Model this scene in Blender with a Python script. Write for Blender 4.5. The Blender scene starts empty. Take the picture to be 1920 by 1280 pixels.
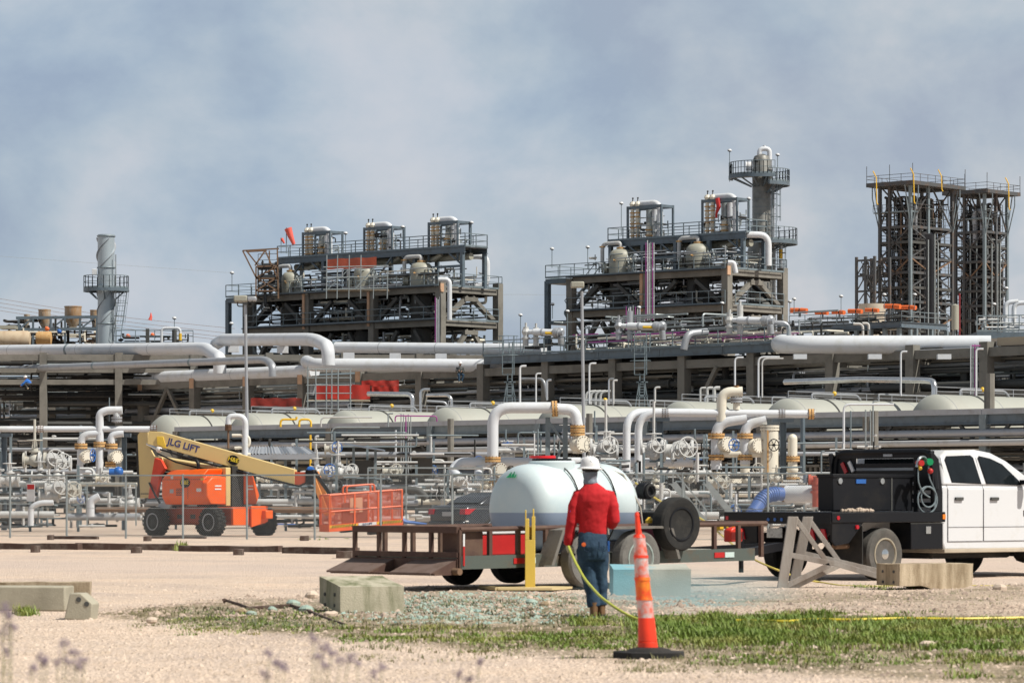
import bpy, math, random
from mathutils import Vector, Matrix, noise
R_ = random.Random(7)
S = bpy.context.scene; C = S.collection
rad = math.radians
# ---------------------------------------------------------------- camera
F, YH, H = 6400.0, 931.0, 1.37          # focal length in photo pixels, horizon row, eye height
cam = bpy.data.cameras.new('camera'); cam.lens = 120; cam.sensor_width = 36
cam.shift_y = (YH-640)/1920; cam.clip_start = .5; cam.clip_end = 8000
cam.dof.use_dof = True; cam.dof.focus_distance = 190; cam.dof.aperture_fstop = 6.8
co = bpy.data.objects.new('camera', cam); C.objects.link(co)
co.location = (0, 0, H); co.rotation_euler = (rad(90), 0, 0); S.camera = co
# ---------------------------------------------------------------- sky, sun, exposure
SUN = Vector((.80, -.42, 1.15)).normalized()
W = bpy.data.worlds.new('World'); S.world = W; W.use_nodes = True
nt = W.node_tree; nt.nodes.clear()
def N(t, tree=None, **k):
    n = (tree or nt).nodes.new(t)
    for a, b in k.items(): setattr(n, a, b)
    return n
def ramp(n, pts, interp='EASE'):
    cr = n.color_ramp; cr.interpolation = interp
    while len(cr.elements) > 1: cr.elements.remove(cr.elements[-1])
    cr.elements[0].position = pts[0][0]; cr.elements[0].color = (*pts[0][1], 1)
    for p, c in pts[1:]:
        e = cr.elements.new(p); e.color = (*c, 1)
L = nt.links.new
sky = N('ShaderNodeTexSky', sky_type='NISHITA', sun_disc=False)
sky.sun_elevation = math.asin(SUN.z); sky.sun_rotation = math.atan2(SUN.x, SUN.y); sky.dust_density = 2; sky.ozone_density = 2
tc = N('ShaderNodeTexCoord')
mp = N('ShaderNodeMapping'); mp.inputs['Scale'].default_value = (1, 1, 1.35); mp.inputs['Location'].default_value = (3.4, 0, .9)
L(tc.outputs['Generated'], mp.inputs[0])
n1 = N('ShaderNodeTexNoise'); n1.inputs['Scale'].default_value = 13; n1.inputs['Detail'].default_value = 10; n1.inputs['Roughness'].default_value = .55; n1.inputs['Distortion'].default_value = .12
L(mp.outputs[0], n1.inputs[0])
r1 = N('ShaderNodeValToRGB'); ramp(r1, [(.36, (3.1, 3.75, 4.7)), (.44, (3.6, 4.3, 5.1)), (.51, (4.2, 4.8, 5.4)), (.58, (4.9, 5.25, 5.7)), (.68, (5.5, 5.6, 5.9))], 'LINEAR')
L(n1.outputs[0], r1.inputs[0])
n2 = N('ShaderNodeTexNoise'); n2.inputs['Scale'].default_value = 5; n2.inputs['Detail'].default_value = 3
L(mp.outputs[0], n2.inputs[0])
r2 = N('ShaderNodeValToRGB'); ramp(r2, [(.38, (.95, .98, 1.02)), (.50, (1, 1, 1)), (.62, (1.07, 1.02, 1.0))], 'LINEAR')
L(n2.outputs[0], r2.inputs[0])
mm = N('ShaderNodeMix', data_type='RGBA', blend_type='MULTIPLY'); mm.inputs[0].default_value = 1
L(r1.outputs[0], mm.inputs[6]); L(r2.outputs[0], mm.inputs[7])
mx = N('ShaderNodeMix', data_type='RGBA'); mx.inputs[0].default_value = .93      # broken overcast: cloud over most of the sky
L(sky.outputs[0], mx.inputs[6]); L(mm.outputs[2], mx.inputs[7])
sz = N('ShaderNodeSeparateXYZ'); L(tc.outputs['Generated'], sz.inputs[0])      # unseen sky above the view, darkened to deepen the shadows
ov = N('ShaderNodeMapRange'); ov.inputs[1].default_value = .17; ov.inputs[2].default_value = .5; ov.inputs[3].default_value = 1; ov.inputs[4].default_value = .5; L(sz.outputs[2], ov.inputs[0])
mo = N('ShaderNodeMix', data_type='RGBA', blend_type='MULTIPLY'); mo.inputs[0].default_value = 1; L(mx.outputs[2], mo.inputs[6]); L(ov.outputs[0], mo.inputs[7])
bg = N('ShaderNodeBackground'); bg.inputs[1].default_value = .100
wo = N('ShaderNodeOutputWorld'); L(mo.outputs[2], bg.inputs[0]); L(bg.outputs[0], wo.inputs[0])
sl = bpy.data.lights.new('sun', 'SUN'); sl.energy = 5.0; sl.angle = rad(.6); sl.color = (1, .94, .84)
so = bpy.data.objects.new('sun', sl); C.objects.link(so); so.rotation_euler = SUN.to_track_quat('Z', 'Y').to_euler()
S.view_settings.view_transform = 'Standard'; S.view_settings.look = 'None'; S.view_settings.exposure = .19; S.view_settings.gamma = 1
S.cycles.max_bounces = 5; S.cycles.transparent_max_bounces = 8; S.cycles.use_denoising = True
# ---------------------------------------------------------------- materials
def mat(name, col, rough=.6, metal=0, col2=None, amt=.5, scale=3, bump=0, var=.12, bscale=60, trans=0, alpha=1, spec=.5, streak=False):
    m = bpy.data.materials.new(name); m.use_nodes = True; t = m.node_tree
    b = t.nodes['Principled BSDF']; l = t.links.new
    tc = N('ShaderNodeTexCoord', t); mp = N('ShaderNodeMapping', t); l(tc.outputs['Object'], mp.inputs[0])
    if streak: mp.inputs['Scale'].default_value = (1, 1, .18)
    a = N('ShaderNodeTexNoise', t); a.inputs['Scale'].default_value = scale; a.inputs['Detail'].default_value = 6; a.inputs['Roughness'].default_value = .65
    l(mp.outputs[0], a.inputs[0])
    c2 = col2 or tuple(min(1, x*.72) for x in col)
    r = N('ShaderNodeValToRGB', t); w = .5-.28*(amt-.5)*2 if col2 else .5
    ramp(r, [(max(.02, w-.08), col), (min(.98, w+.14), c2 if col2 else tuple(x*(1-var)+y*var for x, y in zip(col, c2)))], 'LINEAR')
    if not col2: ramp(r, [(.3, tuple(min(1, x*(1+var)) for x in col)), (.7, tuple(x*(1-var) for x in col))], 'LINEAR')
    l(a.outputs[0], r.inputs[0])
    f = N('ShaderNodeTexNoise', t); f.inputs['Scale'].default_value = bscale; f.inputs['Detail'].default_value = 3
    l(tc.outputs['Object'], f.inputs[0])
    mr = N('ShaderNodeMapRange', t); mr.inputs[3].default_value = 1-var; mr.inputs[4].default_value = 1+var*.8
    l(f.outputs[0], mr.inputs[0])
    mu = N('ShaderNodeMix', t, data_type='RGBA', blend_type='MULTIPLY'); mu.inputs[0].default_value = 1
    l(r.outputs[0], mu.inputs[6]); l(mr.outputs[0], mu.inputs[7]); l(mu.outputs[2], b.inputs['Base Color'])
    b.inputs['Roughness'].default_value = rough; b.inputs['Metallic'].default_value = metal
    b.inputs['Specular IOR Level'].default_value = spec
    if trans: b.inputs['Transmission Weight'].default_value = trans
    if alpha < 1: b.inputs['Alpha'].default_value = alpha
    if bump:
        bp = N('ShaderNodeBump', t); bp.inputs['Strength'].default_value = bump; bp.inputs['Distance'].default_value = .02
        l(f.outputs[0], bp.inputs['Height']); l(bp.outputs[0], b.inputs['Normal'])
    return m
MT = dict(
 white=mat('white_pipe_paint', (.60, .63, .67), .45, 0, (.50, .51, .50), .32, 1.1, var=.05),
 whited=mat('dusty_white_pipe_paint', (.51, .52, .52), .6, 0, (.40, .39, .36), .35, 2.5, var=.07),
 cream=mat('cream_valve_paint', (.66, .63, .54), .5, 0, (.52, .42, .28), .22, 5, var=.1),
 valve=mat('grey_white_valve_paint', (.48, .47, .42), .5, 0, (.36, .30, .22), .3, 6, var=.12),
 rustf=mat('rusty_orange_flange', (.50, .27, .10), .8, 0, (.58, .44, .22), .45, 12, var=.2),
 bolt=mat('dark_rusty_bolt', (.13, .07, .04), .8, .3),
 beige=mat('vessel_insulation_jacket', (.40, .41, .36), .42, .25, None, scale=.5, var=.06),
 drum=mat('drum_grey_green_paint', (.31, .31, .26), .5, 0, (.38, .28, .16), .18, 2.5, var=.08, streak=True),
 skirt=mat('dark_grey_skirt', (.06, .062, .06), .7, 0, None, var=.12),
 conc=mat('fireproofed_concrete', (.20, .192, .172), .85, 0, (.135, .13, .115), .45, .7, .1, .1),
 concs=mat('salmon_primer_patch', (.50, .32, .21), .85, 0, None, var=.12),
 steel=mat('blue_grey_painted_steel', (.115, .155, .19), .5, .1, (.085, .105, .12), .4, 1.5, var=.12),
 steell=mat('light_galvanised_steel', (.32, .36, .37), .45, .4, None, scale=4, var=.15),
 rail=mat('handrail_grey_paint', (.17, .215, .24), .5, .1, None, var=.15),
 grate=mat('walkway_grating', (.055, .06, .065), .7, .4, None, var=.2),
 rust=mat('weathered_rusty_steel', (.070, .077, .084), .75, .1, (.12, .082, .06), .36, .8, var=.2),
 rusty=mat('orange_rust_steel', (.19, .115, .07), .85, 0, (.14, .09, .06), .45, 1.5, var=.2),
 dark=mat('dark_equipment', (.02, .02, .02), .8, 0, (.045, .04, .033), .4, 2, var=.3),
 alu=mat('aluminium_cladding', (.62, .63, .64), .25, .85, None, scale=3, var=.14),
 galv=mat('galvanised_fence_steel', (.30, .34, .35), .5, .5, None, var=.15),
 clad=mat('grey_clad_pipe', (.36, .38, .41), .4, .3, (.28, .28, .28), .35, 1.3, var=.08),
 purple=mat('magenta_tubing', (.30, .045, .25), .5), yellow=mat('safety_yellow_paint', (.72, .45, .03), .5, 0, None, var=.1),
 orange=mat('orange_actuator_paint', (.66, .14, .035), .5, 0, None, var=.12), red=mat('red_paint', (.42, .012, .012), .5, 0, None, var=.12),
 blue=mat('blue_valve_paint', (.02, .11, .38), .45), green=mat('green_paint', (.01, .35, .13), .5),
 black=mat('black_paint', (.007, .008, .011), .5, 0, (.018, .017, .017), .3, 2, var=.25, spec=.25),
 rubber=mat('tyre_rubber', (.012, .012, .012), .9, 0, (.03, .028, .025), .4, 5, .2, .25, 30),
 rubberd=mat('dusty_tyre_rubber', (.15, .145, .135), .9, 0, (.08, .075, .07), .4, 4, .2, .2, 30),
 glass=mat('tinted_window_glass', (.008, .011, .013), .12, 0, None, var=.3, spec=.35),
 chrome=mat('chrome', (.6, .62, .62), .2, .9), lens=mat('red_light_lens', (.42, .01, .02), .2), amber=mat('amber_lens', (.8, .22, .02), .3),
 tarp=mat('red_tarpaulin', (.42, .022, .012), .6, 0, (.32, .03, .02), .5, 1.6, var=.2), redbrick=mat('brick_red_sheeting', (.36, .07, .035), .75, 0, (.24, .05, .03), .5, .9, var=.2),
 windsock=mat('windsock_fabric', (.72, .12, .09), .7), hat=mat('white_plastic', (.68, .68, .69), .35, 0, None, var=.03),
 skin=mat('skin', (.36, .19, .12), .55), roofb=mat('blue_grey_sheet_metal', (.22, .27, .34), .4, .4, None, var=.1),
 lampw=mat('lamp_housing', (.6, .62, .64), .4), lampd=mat('lamp_underside', (.04, .04, .045), .5),
 tan=mat('tan_building_cladding', (.42, .35, .26), .8, 0, None, scale=.6, var=.1),
)
# ---------------------------------------------------------------- geometry helpers
def A(x, y, Y): return Vector(((x-960)*Y/F, Y, H+(YH-y)*Y/F))
def G(x, y): return A(x, y, F*H/(y-YH))
class Frame:
    """local frame of a thing: x along deg, y to its left, origin at depth Y in column px"""
    def __init__(s, px, Y, deg, tilt=0):
        s.o = Vector(((px-960)*Y/F, Y, 0)); a = rad(deg); s.c = math.cos(a); s.s = math.sin(a); s.tilt = tilt; s.deg = deg
    def __call__(s, x, y, z=0): return Vector((s.o.x+x*s.c-y*s.s, s.o.y+x*s.s+y*s.c, z+s.tilt*x))
    def hitx(s, px, y=0):
        k = (px-960)/F; b = s(0, y); return (k*b.y-b.x)/(s.c-k*s.s)
    def hity(s, px, x=0):
        k = (px-960)/F; b = s(x, 0); return (k*b.y-b.x)/(-s.s-k*s.c)
    def z(s, py, x, y=0): return H+(YH-py)*s(x, y).y/F
class WF:
    def __call__(s, x, y, z=0): return Vector((x, y, z))
WORLD = WF()
def perp(d):
    a = Vector((0, 0, 1)) if abs(d.z) < .95 else Vector((1, 0, 0))
    u = d.cross(a).normalized(); return u, d.cross(u).normalized()
class MB:
    def __init__(s, T=WORLD): s.v = []; s.f = []; s.T = T
    def add(s, vs, fs):
        k = len(s.v); s.v += [s.T(*p) for p in vs]; s.f += [tuple(i+k for i in f) for f in fs]; return s
    def box(s, x0, x1, y0, y1, z0, z1):
        return s.add([(x, y, z) for z in (z0, z1) for x, y in ((x0, y0), (x1, y0), (x1, y1), (x0, y1))],
                     [(3, 2, 1, 0), (4, 5, 6, 7), (0, 1, 5, 4), (1, 2, 6, 5), (2, 3, 7, 6), (3, 0, 4, 7)])
    def bar(s, p, q, w=.1, h=None):
        p = Vector(p); q = Vector(q); h = h or w; d = (q-p).normalized(); u, v = perp(d)
        if abs(d.z) >= .95: u, v = Vector((1, 0, 0)), Vector((0, 1, 0))
        c = [(u*a*w+v*b*h)*.5 for a, b in ((-1, -1), (1, -1), (1, 1), (-1, 1))]
        return s.add([p+e for e in c]+[q+e for e in c], [(3, 2, 1, 0), (4, 5, 6, 7), (0, 1, 5, 4), (1, 2, 6, 5), (2, 3, 7, 6), (3, 0, 4, 7)])
    def ibeam(s, p, q, h=.5, w=.25, t=.04):
        p = Vector(p); q = Vector(q); z = Vector((0, 0, 1))
        s.bar(p, q, .03, h-2*t); s.bar(p+z*(h/2-t/2), q+z*(h/2-t/2), w, t); return s.bar(p-z*(h/2-t/2), q-z*(h/2-t/2), w, t)
    def rings(s, rs, close=True, loop=False):
        n = len(rs[0]); vs = [p for r in rs for p in r]; fs = []
        m = len(rs)
        for i in range(m if loop else m-1):
            j = (i+1) % m
            for k in range(n):
                l = (k+1) % n; fs.append((i*n+k, i*n+l, j*n+l, j*n+k))
        if close and not loop: fs += [tuple(range(n))[::-1], tuple((m-1)*n+k for k in range(n))]
        return s.add(vs, fs)
    def tube(s, pts, r, n=8, cap=True):
        pts = [Vector(p) for p in pts]; rr = r if isinstance(r, (list, tuple)) else [r]*len(pts)
        u = None; out = []
        for i, p in enumerate(pts):
            a = (pts[i]-pts[i-1]).normalized() if i else None; b = (pts[i+1]-pts[i]).normalized() if i < len(pts)-1 else None
            d = ((a or b)+(b or a)).normalized() if (a and b and (a+b).length > .01) else (a or b)
            if u is None: u = perp(d)[0]
            u = (u-d*u.dot(d)).normalized(); v = d.cross(u)
            k = 1
            if a and b: k = 1/max(.5, math.sqrt(max(.25, (1+a.dot(b))/2)))
            out.append([p+(u*math.cos(t)+v*math.sin(t))*rr[i] for t in [2*math.pi*q/n for q in range(n)]])
        return s.rings(out, cap)
    def pipe(s, pts, r, n=10, bend=None, seg=5):
        return s.tube(bent(pts, bend or r*3, seg), r, n)
    def cyl(s, p, q, r, r2=None, n=14): return s.tube([p, q], [r, r if r2 is None else r2], n)
    def lathe(s, prof, o=(0, 0, 0), ax=(0, 0, 1), n=20):
        o = Vector(o); d = Vector(ax).normalized(); u, v = perp(d)
        return s.rings([[o+d*t+(u*math.cos(a)+v*math.sin(a))*max(r, .0005) for a in [2*math.pi*q/n for q in range(n)]] for r, t in prof])
    def ball(s, c, r, n=10, sz=1):
        k = max(4, n//2); return s.lathe([(r*math.sin(math.pi*i/k), -r*sz*math.cos(math.pi*i/k)) for i in range(k+1)], c, (0, 0, 1), n)
    def torus(s, c, ax, R, r, n=20, m=6):
        c = Vector(c); d = Vector(ax).normalized(); u, v = perp(d); rs = []
        for i in range(n):
            a = 2*math.pi*i/n; e = u*math.cos(a)+v*math.sin(a)
            rs.append([c+e*(R+r*math.cos(b))+d*r*math.sin(b) for b in [2*math.pi*j/m for j in range(m)]])
        return s.rings(rs, loop=True)
    def hand(s, c, ax, R, t=.02):
        s.torus(c, ax, R, t, 18, 5); d = Vector(ax).normalized(); u, v = perp(d); c = Vector(c)
        for a in (0, math.pi/3, 2*math.pi/3):
            e = (u*math.cos(a)+v*math.sin(a))*R; s.tube([c-e, c+e], t*.7, 4)
        s.cyl(c-d*t*3, c+d*t*3, t*2.4, n=8); return s
    def flange(s, c, ax, R, t=.05): d = Vector(ax).normalized(); c = Vector(c); return s.cyl(c-d*t, c+d*t, R, n=18)
    def bolts(s, c, ax, R, n=12, r=.02, t=.09):
        d = Vector(ax).normalized(); u, v = perp(d); c = Vector(c)
        for i in range(n):
            a = 2*math.pi*i/n; e = c+(u*math.cos(a)+v*math.sin(a))*R; s.tube([e-d*t, e+d*t], r, 5)
        return s
    def prism(s, poly, ax, a, b):
        """extrude a 2-D polygon: ax 'y' -> poly is (x,z), 'x' -> (y,z), 'z' -> (x,y)"""
        g = {'y': lambda p, t: (p[0], t, p[1]), 'x': lambda p, t: (t, p[0], p[1]), 'z': lambda p, t: (p[0], p[1], t)}[ax]
        n = len(poly); vs = [g(p, a) for p in poly]+[g(p, b) for p in poly]
        return s.add(vs, [tuple(range(n)), tuple(range(n, 2*n))[::-1]]+[(i, i+n, (i+1) % n+n, (i+1) % n) for i in range(n)])
    def railing(s, pts, h=1.07, sp=1.6, r=.03, toe=True):
        pts = [Vector(p) for p in pts]; z = Vector((0, 0, 1))
        for p, q in zip(pts, pts[1:]):
            n = max(1, round((q-p).length/sp))
            for i in range(n+1):
                e = p.lerp(q, i/n); s.bar(e, e+z*h, r*1.7)
            s.bar(p+z*h, q+z*h, r*1.9); s.bar(p+z*h*.52, q+z*h*.52, r*1.5)
            if toe: s.bar(p+z*.07, q+z*.07, .015, .14)
        return s
    def ladder(s, p, q, out=(0, -1, 0), cage=True, w=.45):
        p = Vector(p); q = Vector(q); o = Vector(out).normalized(); u = o.cross(Vector((0, 0, 1)))*w/2
        s.bar(p-u, q-u, .06); s.bar(p+u, q+u, .06); n = int((q-p).length/.4)
        for i in range(n): e = p.lerp(q, i/n); s.bar(e-u, e+u, .04)
        if cage:
            m = max(2, int((q-p).length/.9)); k = (q-p).normalized()
            for i in range(1, m+1):
                e = p.lerp(q, i/m); s.tube([e+u*math.cos(t)*1.7+o*.7*math.sin(t) for t in [math.pi*j/6 for j in range(7)]], .025, 4)
            for t in (.5, 1.1, 1.57, 2.1, 2.6): d = u*math.cos(t)*1.7+o*.7*math.sin(t); s.bar(p+k*1.5+d, q+d, .03)
        return s
    def text(s, body, size, o, right, up, depth=.004):
        cu = bpy.data.curves.new('t', 'FONT'); cu.body = body; cu.size = size; cu.align_x = 'CENTER'; cu.align_y = 'CENTER'; cu.extrude = depth; cu.offset = size*.02
        ob = bpy.data.objects.new('t', cu); C.objects.link(ob); dg = bpy.context.evaluated_depsgraph_get(); dg.update()
        me = bpy.data.meshes.new_from_object(ob.evaluated_get(dg)); bpy.data.objects.remove(ob); bpy.data.curves.remove(cu)
        o = Vector(o); r = Vector(right).normalized(); u = Vector(up).normalized(); d = r.cross(u)
        s.add([o+r*v.co.x+u*v.co.y+d*v.co.z for v in me.vertices], [tuple(p.vertices) for p in me.polygons]); bpy.data.meshes.remove(me); return s
    def build(s, name, m, parent=None, label=None, cat=None, group=None, kind=None, ang=38, bevel=0, base=None):
        if parent is not None:
            o = Vector((0, 0, 0)); q = parent
            while q: o += q.location; q = q.parent
        elif base is not None: o = Vector(base)
        elif s.v and kind is None:
            xs = [p.x for p in s.v]; ys = [p.y for p in s.v]; o = Vector(((min(xs)+max(xs))/2, (min(ys)+max(ys))/2, min(p.z for p in s.v)))
        else: o = Vector((0, 0, 0))
        me = bpy.data.meshes.new(name); me.from_pydata([p-o for p in s.v], [], s.f)
        me.materials.append(MT[m] if isinstance(m, str) else m)
        me.polygons.foreach_set('use_smooth', [True]*len(me.polygons)); me.set_sharp_from_angle(angle=rad(ang))
        ob = bpy.data.objects.new(name, me); C.objects.link(ob)
        if parent is not None: ob.parent = parent
        else: ob.location = o
        if bevel:
            b = ob.modifiers.new('b', 'BEVEL'); b.width = bevel; b.segments = 2; b.limit_method = 'ANGLE'; b.angle_limit = rad(30)
        tag(ob, label, cat, group, kind); return ob
def bent(pts, bend, seg=5):
    pts = [Vector(p) for p in pts]; out = [pts[0]]
    for a, b, c in zip(pts, pts[1:], pts[2:]):
        u = (a-b); v = (c-b); k = min(bend, u.length*.49, v.length*.49)
        p = b+u.normalized()*k; q = b+v.normalized()*k
        for i in range(seg+1):
            t = i/seg; out.append(p*(1-t)**2+b*2*t*(1-t)+q*t*t)
    out.append(pts[-1]); r = [out[0]]
    for p in out[1:]:
        if (p-r[-1]).length > 1e-4: r.append(p)
    return r
def tag(o, label=None, cat=None, group=None, kind=None):
    for k, v in (('label', label), ('category', cat), ('group', group), ('kind', kind)):
        if v: o[k] = v
def thing(name, label, cat, loc, group=None):
    o = bpy.data.objects.new(name, None); C.objects.link(o); o.location = Vector(loc); o.empty_display_size = .3; tag(o, label, cat, group); return o
def copy_thing(o, d, label=None, rz=0):
    def cp(q, par):
        c = q.copy(); C.objects.link(c)
        if par: c.parent = par
        for ch in list(q.children): cp(ch, c)
        return c
    r = cp(o, None); r.location = o.location+Vector(d); r.rotation_euler.z = rz
    if label: r['label'] = label
    return r
ORD = ['leftmost', 'second from the left', 'third from the left', 'fourth from the left', 'fifth from the left', 'sixth from the left', 'seventh from the left', 'eighth from the left', 'ninth from the left', 'tenth from the left', 'eleventh from the left', 'twelfth from the left']
def nth(i, n):
    if i == n-1 and n > 1: return 'rightmost'
    if i < 6 or n-i > 7: return (ORD+[f'{k}th from the left' for k in range(13, 40)])[i]
    return ['rightmost', 'second from the right', 'third from the right', 'fourth from the right', 'fifth from the right', 'sixth from the right', 'seventh from the right'][n-1-i]
# ================================================================= ground
def interp(x, pts):
    if x <= pts[0][0]: return pts[0][1]
    for (a, b), (c, d) in zip(pts, pts[1:]):
        if x <= c: return b+(d-b)*(x-a)/(c-a)
    return pts[-1][1]
FRONT = [(150, 1152), (300, 1168), (640, 1202), (900, 1222), (1100, 1240), (1300, 1256), (1920, 1292), (2300, 1310)]
BACK = [(150, 1150), (420, 1118), (600, 1118), (800, 1098), (1000, 1106), (1150, 1112), (1300, 1108), (1480, 1104), (1700, 1108), (1920, 1092), (2300, 1080)]
def to_px(x, y): return 960+F*x/y, YH+F*H/y
def soilmask(x, y):
    if y < 20 or y > 70: return 0
    px, py = to_px(x, y)
    if px < 150: return 0
    f = interp(px, FRONT); b = interp(px, BACK); n = noise.noise(Vector((x*1.3, y*.8, 0)))*6
    return max(0, min(1, (f+n-py)/6))*max(0, min(1, (py-b+n)/8))
def gz(x, y):
    z = .012*noise.noise(Vector((x*.9, y*.9, 3)))+.02*noise.noise(Vector((x*.22, y*.22, 9)))
    if 20 < y < 70: z += .03*soilmask(x, y)*(.6+.8*noise.noise(Vector((x*1.7, y*1.7, 5))))
    return z*max(0, min(1, (150-y)/60)) if y < 150 else 0
def axis(segs):
    out = []
    for a, b, n in segs: out += [a+(b-a)*i/n for i in range(n)]
    return out+[segs[-1][1]]
gx = axis([(-3000, -200, 4), (-200, -30, 8), (-30, -12, 12), (-12, 14, 130), (14, 30, 10), (30, 200, 8), (200, 3000, 4)])
gy = axis([(-50, 4, 4), (4, 18, 14), (18, 24, 16), (24, 60, 190), (60, 130, 40), (130, 400, 8), (400, 6000, 6)])
g = MB(); g.v = [Vector((x, y, gz(x, y))) for y in gy for x in gx]; nx = len(gx)
g.f = [(j*nx+i, j*nx+i+1, (j+1)*nx+i+1, (j+1)*nx+i) for j in range(len(gy)-1) for i in range(nx-1)]
def ground_mat():
    m = bpy.data.materials.new('pinkish_limestone_gravel'); m.use_nodes = True; t = m.node_tree; b = t.nodes['Principled BSDF']; l = t.links.new
    ge = N('ShaderNodeNewGeometry', t)
    def nz(sc, det=4, ro=.6): n = N('ShaderNodeTexNoise', t); n.inputs['Scale'].default_value = sc; n.inputs['Detail'].default_value = det; n.inputs['Roughness'].default_value = ro; l(ge.outputs['Position'], n.inputs[0]); return n
    def mixc(f, a, c, bt='MIX'):
        k = N('ShaderNodeMix', t, data_type='RGBA', blend_type=bt)
        for s_, q in ((0, f), (6, a), (7, c)):
            if isinstance(q, (tuple, float, int)): k.inputs[s_].default_value = (*q, 1) if isinstance(q, tuple) else q
            else: l(q, k.inputs[s_])
        return k.outputs[2]
    vo = N('ShaderNodeTexVoronoi', t); vo.inputs['Scale'].default_value = 26; l(ge.outputs['Position'], vo.inputs[0])
    st = N('ShaderNodeValToRGB', t); ramp(st, [(0, (.48, .385, .315)), (.35, (.57, .46, .38)), (.65, (.625, .51, .425)), (1, (.71, .605, .525))], 'LINEAR')
    sr = N('ShaderNodeSeparateColor', t); l(vo.outputs['Color'], sr.inputs[0]); l(sr.outputs[0], st.inputs[0])
    big = N('ShaderNodeValToRGB', t); ramp(big, [(.35, (.86, .85, .86)), (.5, (1, .985, .96)), (.68, (1.1, 1.06, 1.0))], 'LINEAR'); l(nz(.35, 5).outputs[0], big.inputs[0])
    base = mixc(1., st.outputs[0], big.outputs[0], 'MULTIPLY')
    sp = N('ShaderNodeValToRGB', t); ramp(sp, [(.30, (.84, .83, .81)), (.5, (1, 1, 1)), (.72, (1.08, 1.07, 1.06))], 'LINEAR'); l(nz(9, 6, .75).outputs[0], sp.inputs[0])
    base = mixc(1., base, sp.outputs[0], 'MULTIPLY')
    at = N('ShaderNodeAttribute', t); at.attribute_name = 'track'
    base = mixc(at.outputs['Fac'], base, (.56, .46, .40))
    a2 = N('ShaderNodeAttribute', t); a2.attribute_name = 'soil'
    soil = N('ShaderNodeValToRGB', t); ramp(soil, [(.3, (.11, .105, .055)), (.5, (.22, .18, .11)), (.66, (.40, .32, .24))], 'LINEAR'); l(nz(2.2, 6).outputs[0], soil.inputs[0])
    sm = mixc(1., soil.outputs[0], sp.outputs[0], 'MULTIPLY'); base = mixc(.5, sm, mixc(1., sm, st.outputs[0], 'MULTIPLY')) if 0 else mixc(a2.outputs['Fac'], base, sm)
    a3 = N('ShaderNodeAttribute', t); a3.attribute_name = 'dye'
    base = mixc(a3.outputs['Fac'], base, (.22, .40, .42))
    l(base, b.inputs['Base Color']); b.inputs['Roughness'].default_value = .95; b.inputs['Specular IOR Level'].default_value = .15
    bp = N('ShaderNodeBump', t); bp.inputs['Strength'].default_value = .9; bp.inputs['Distance'].default_value = .035
    ad = N('ShaderNodeMath', t, operation='SUBTRACT'); l(nz(5, 6).outputs[0], ad.inputs[0]); l(vo.outputs['Distance'], ad.inputs[1]); l(ad.outputs[0], bp.inputs['Height']); l(bp.outputs[0], b.inputs['Normal'])
    return m
ground = g.build('ground', ground_mat(), kind='structure', label='pale pinkish gravel ground with a weedy strip')
me = ground.data; at = {k: me.attributes.new(k, 'FLOAT', 'POINT') for k in ('soil', 'track', 'dye')}
sv = []; tv = []; dv = []
for v in g.v:
    s_ = soilmask(v.x, v.y); t_ = d_ = 0
    if v.y > 18:
        px, py = to_px(v.x, v.y); n = noise.noise(Vector((v.x*.5, v.y*.5, 7)))
        if py > 1130: sv.append(min(1, s_*(.86+.5*n)) if (px < 1250 or py > 1158) else s_*.25*(1+n))
        else: sv.append(s_*.55*(1+.8*n))
        t_ = .6*math.exp(-((py-1058-5*math.sin(px/300))/15)**2) + .35*math.exp(-((py-1088)/9)**2)*(px > 900)+.25*(py > 1215 and s_ < .3)*(.5+n)
        d_ = (.5*math.exp(-((px-1260)/130)**2-((py-1128)/24)**2)+.30*math.exp(-((px-800)/140)**2-((py-1132)/12)**2))*(1+1.2*n)
    else: sv.append(0)
    tv.append(max(0, min(.8, t_))); dv.append(max(0, min(.85, d_)))
at['soil'].data.foreach_set('value', sv); at['track'].data.foreach_set('value', tv); at['dye'].data.foreach_set('value', dv)
# ---- loose stones, grass and weeds
def stones(n, region, smin, smax, m, name, label):
    b = MB(); k = 0
    while k < n:
        px = R_.uniform(-20, 1940); py = R_.uniform(1095, 1284)
        p = G(px, py)
        if not region(px, py): continue
        s_ = R_.uniform(smin, smax)*(1 if R_.random() < .93 else 2); z = gz(p.x, p.y); a = R_.uniform(0, 6.3); q = R_.uniform(.6, 1); h = s_*R_.uniform(.35, .8)
        c, d = math.cos(a)*s_, math.sin(a)*s_
        b.v += [Vector((p.x+c, p.y+d, z)), Vector((p.x-d*q, p.y+c*q, z)), Vector((p.x-c, p.y-d, z)), Vector((p.x+d*q, p.y-c*q, z)), Vector((p.x+c*.3, p.y+d*.3, z+h)), Vector((p.x-c*.35, p.y-d*.3, z+h*.85))]
        i = len(b.v)-6; b.f += [(i, i+1, i+4), (i+1, i+5, i+4), (i+1, i+2, i+5), (i+2, i+3, i+5), (i+3, i+4, i+5), (i+3, i, i+4)]; k += 1
    return b.build(name, m, label=label, kind='stuff', ang=20, base=(0, 0, 0))
stc = mat('rubble_stone', (.52, .41, .33), .9, 0, (.26, .20, .16), .55, 1.6, var=.3)
stm = mat('loose_limestone', (.60, .49, .40), .9, 0, (.44, .35, .27), .5, 1.1, var=.25)
stones(11000, lambda x, y: y > interp(x, FRONT)-8 or y < interp(x, BACK)+4 or R_.random() < .25, .008, .022, stm, 'gravel', 'loose pale pinkish stones over the gravel lot')
stones(5600, lambda x, y: interp(x, BACK) < y < interp(x, FRONT) and x > 180 and (y < 1160 or R_.random() < .06), .012, .034, stc, 'coarse_gravel', 'coarser stones of the rubble strip by the weeds')
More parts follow.
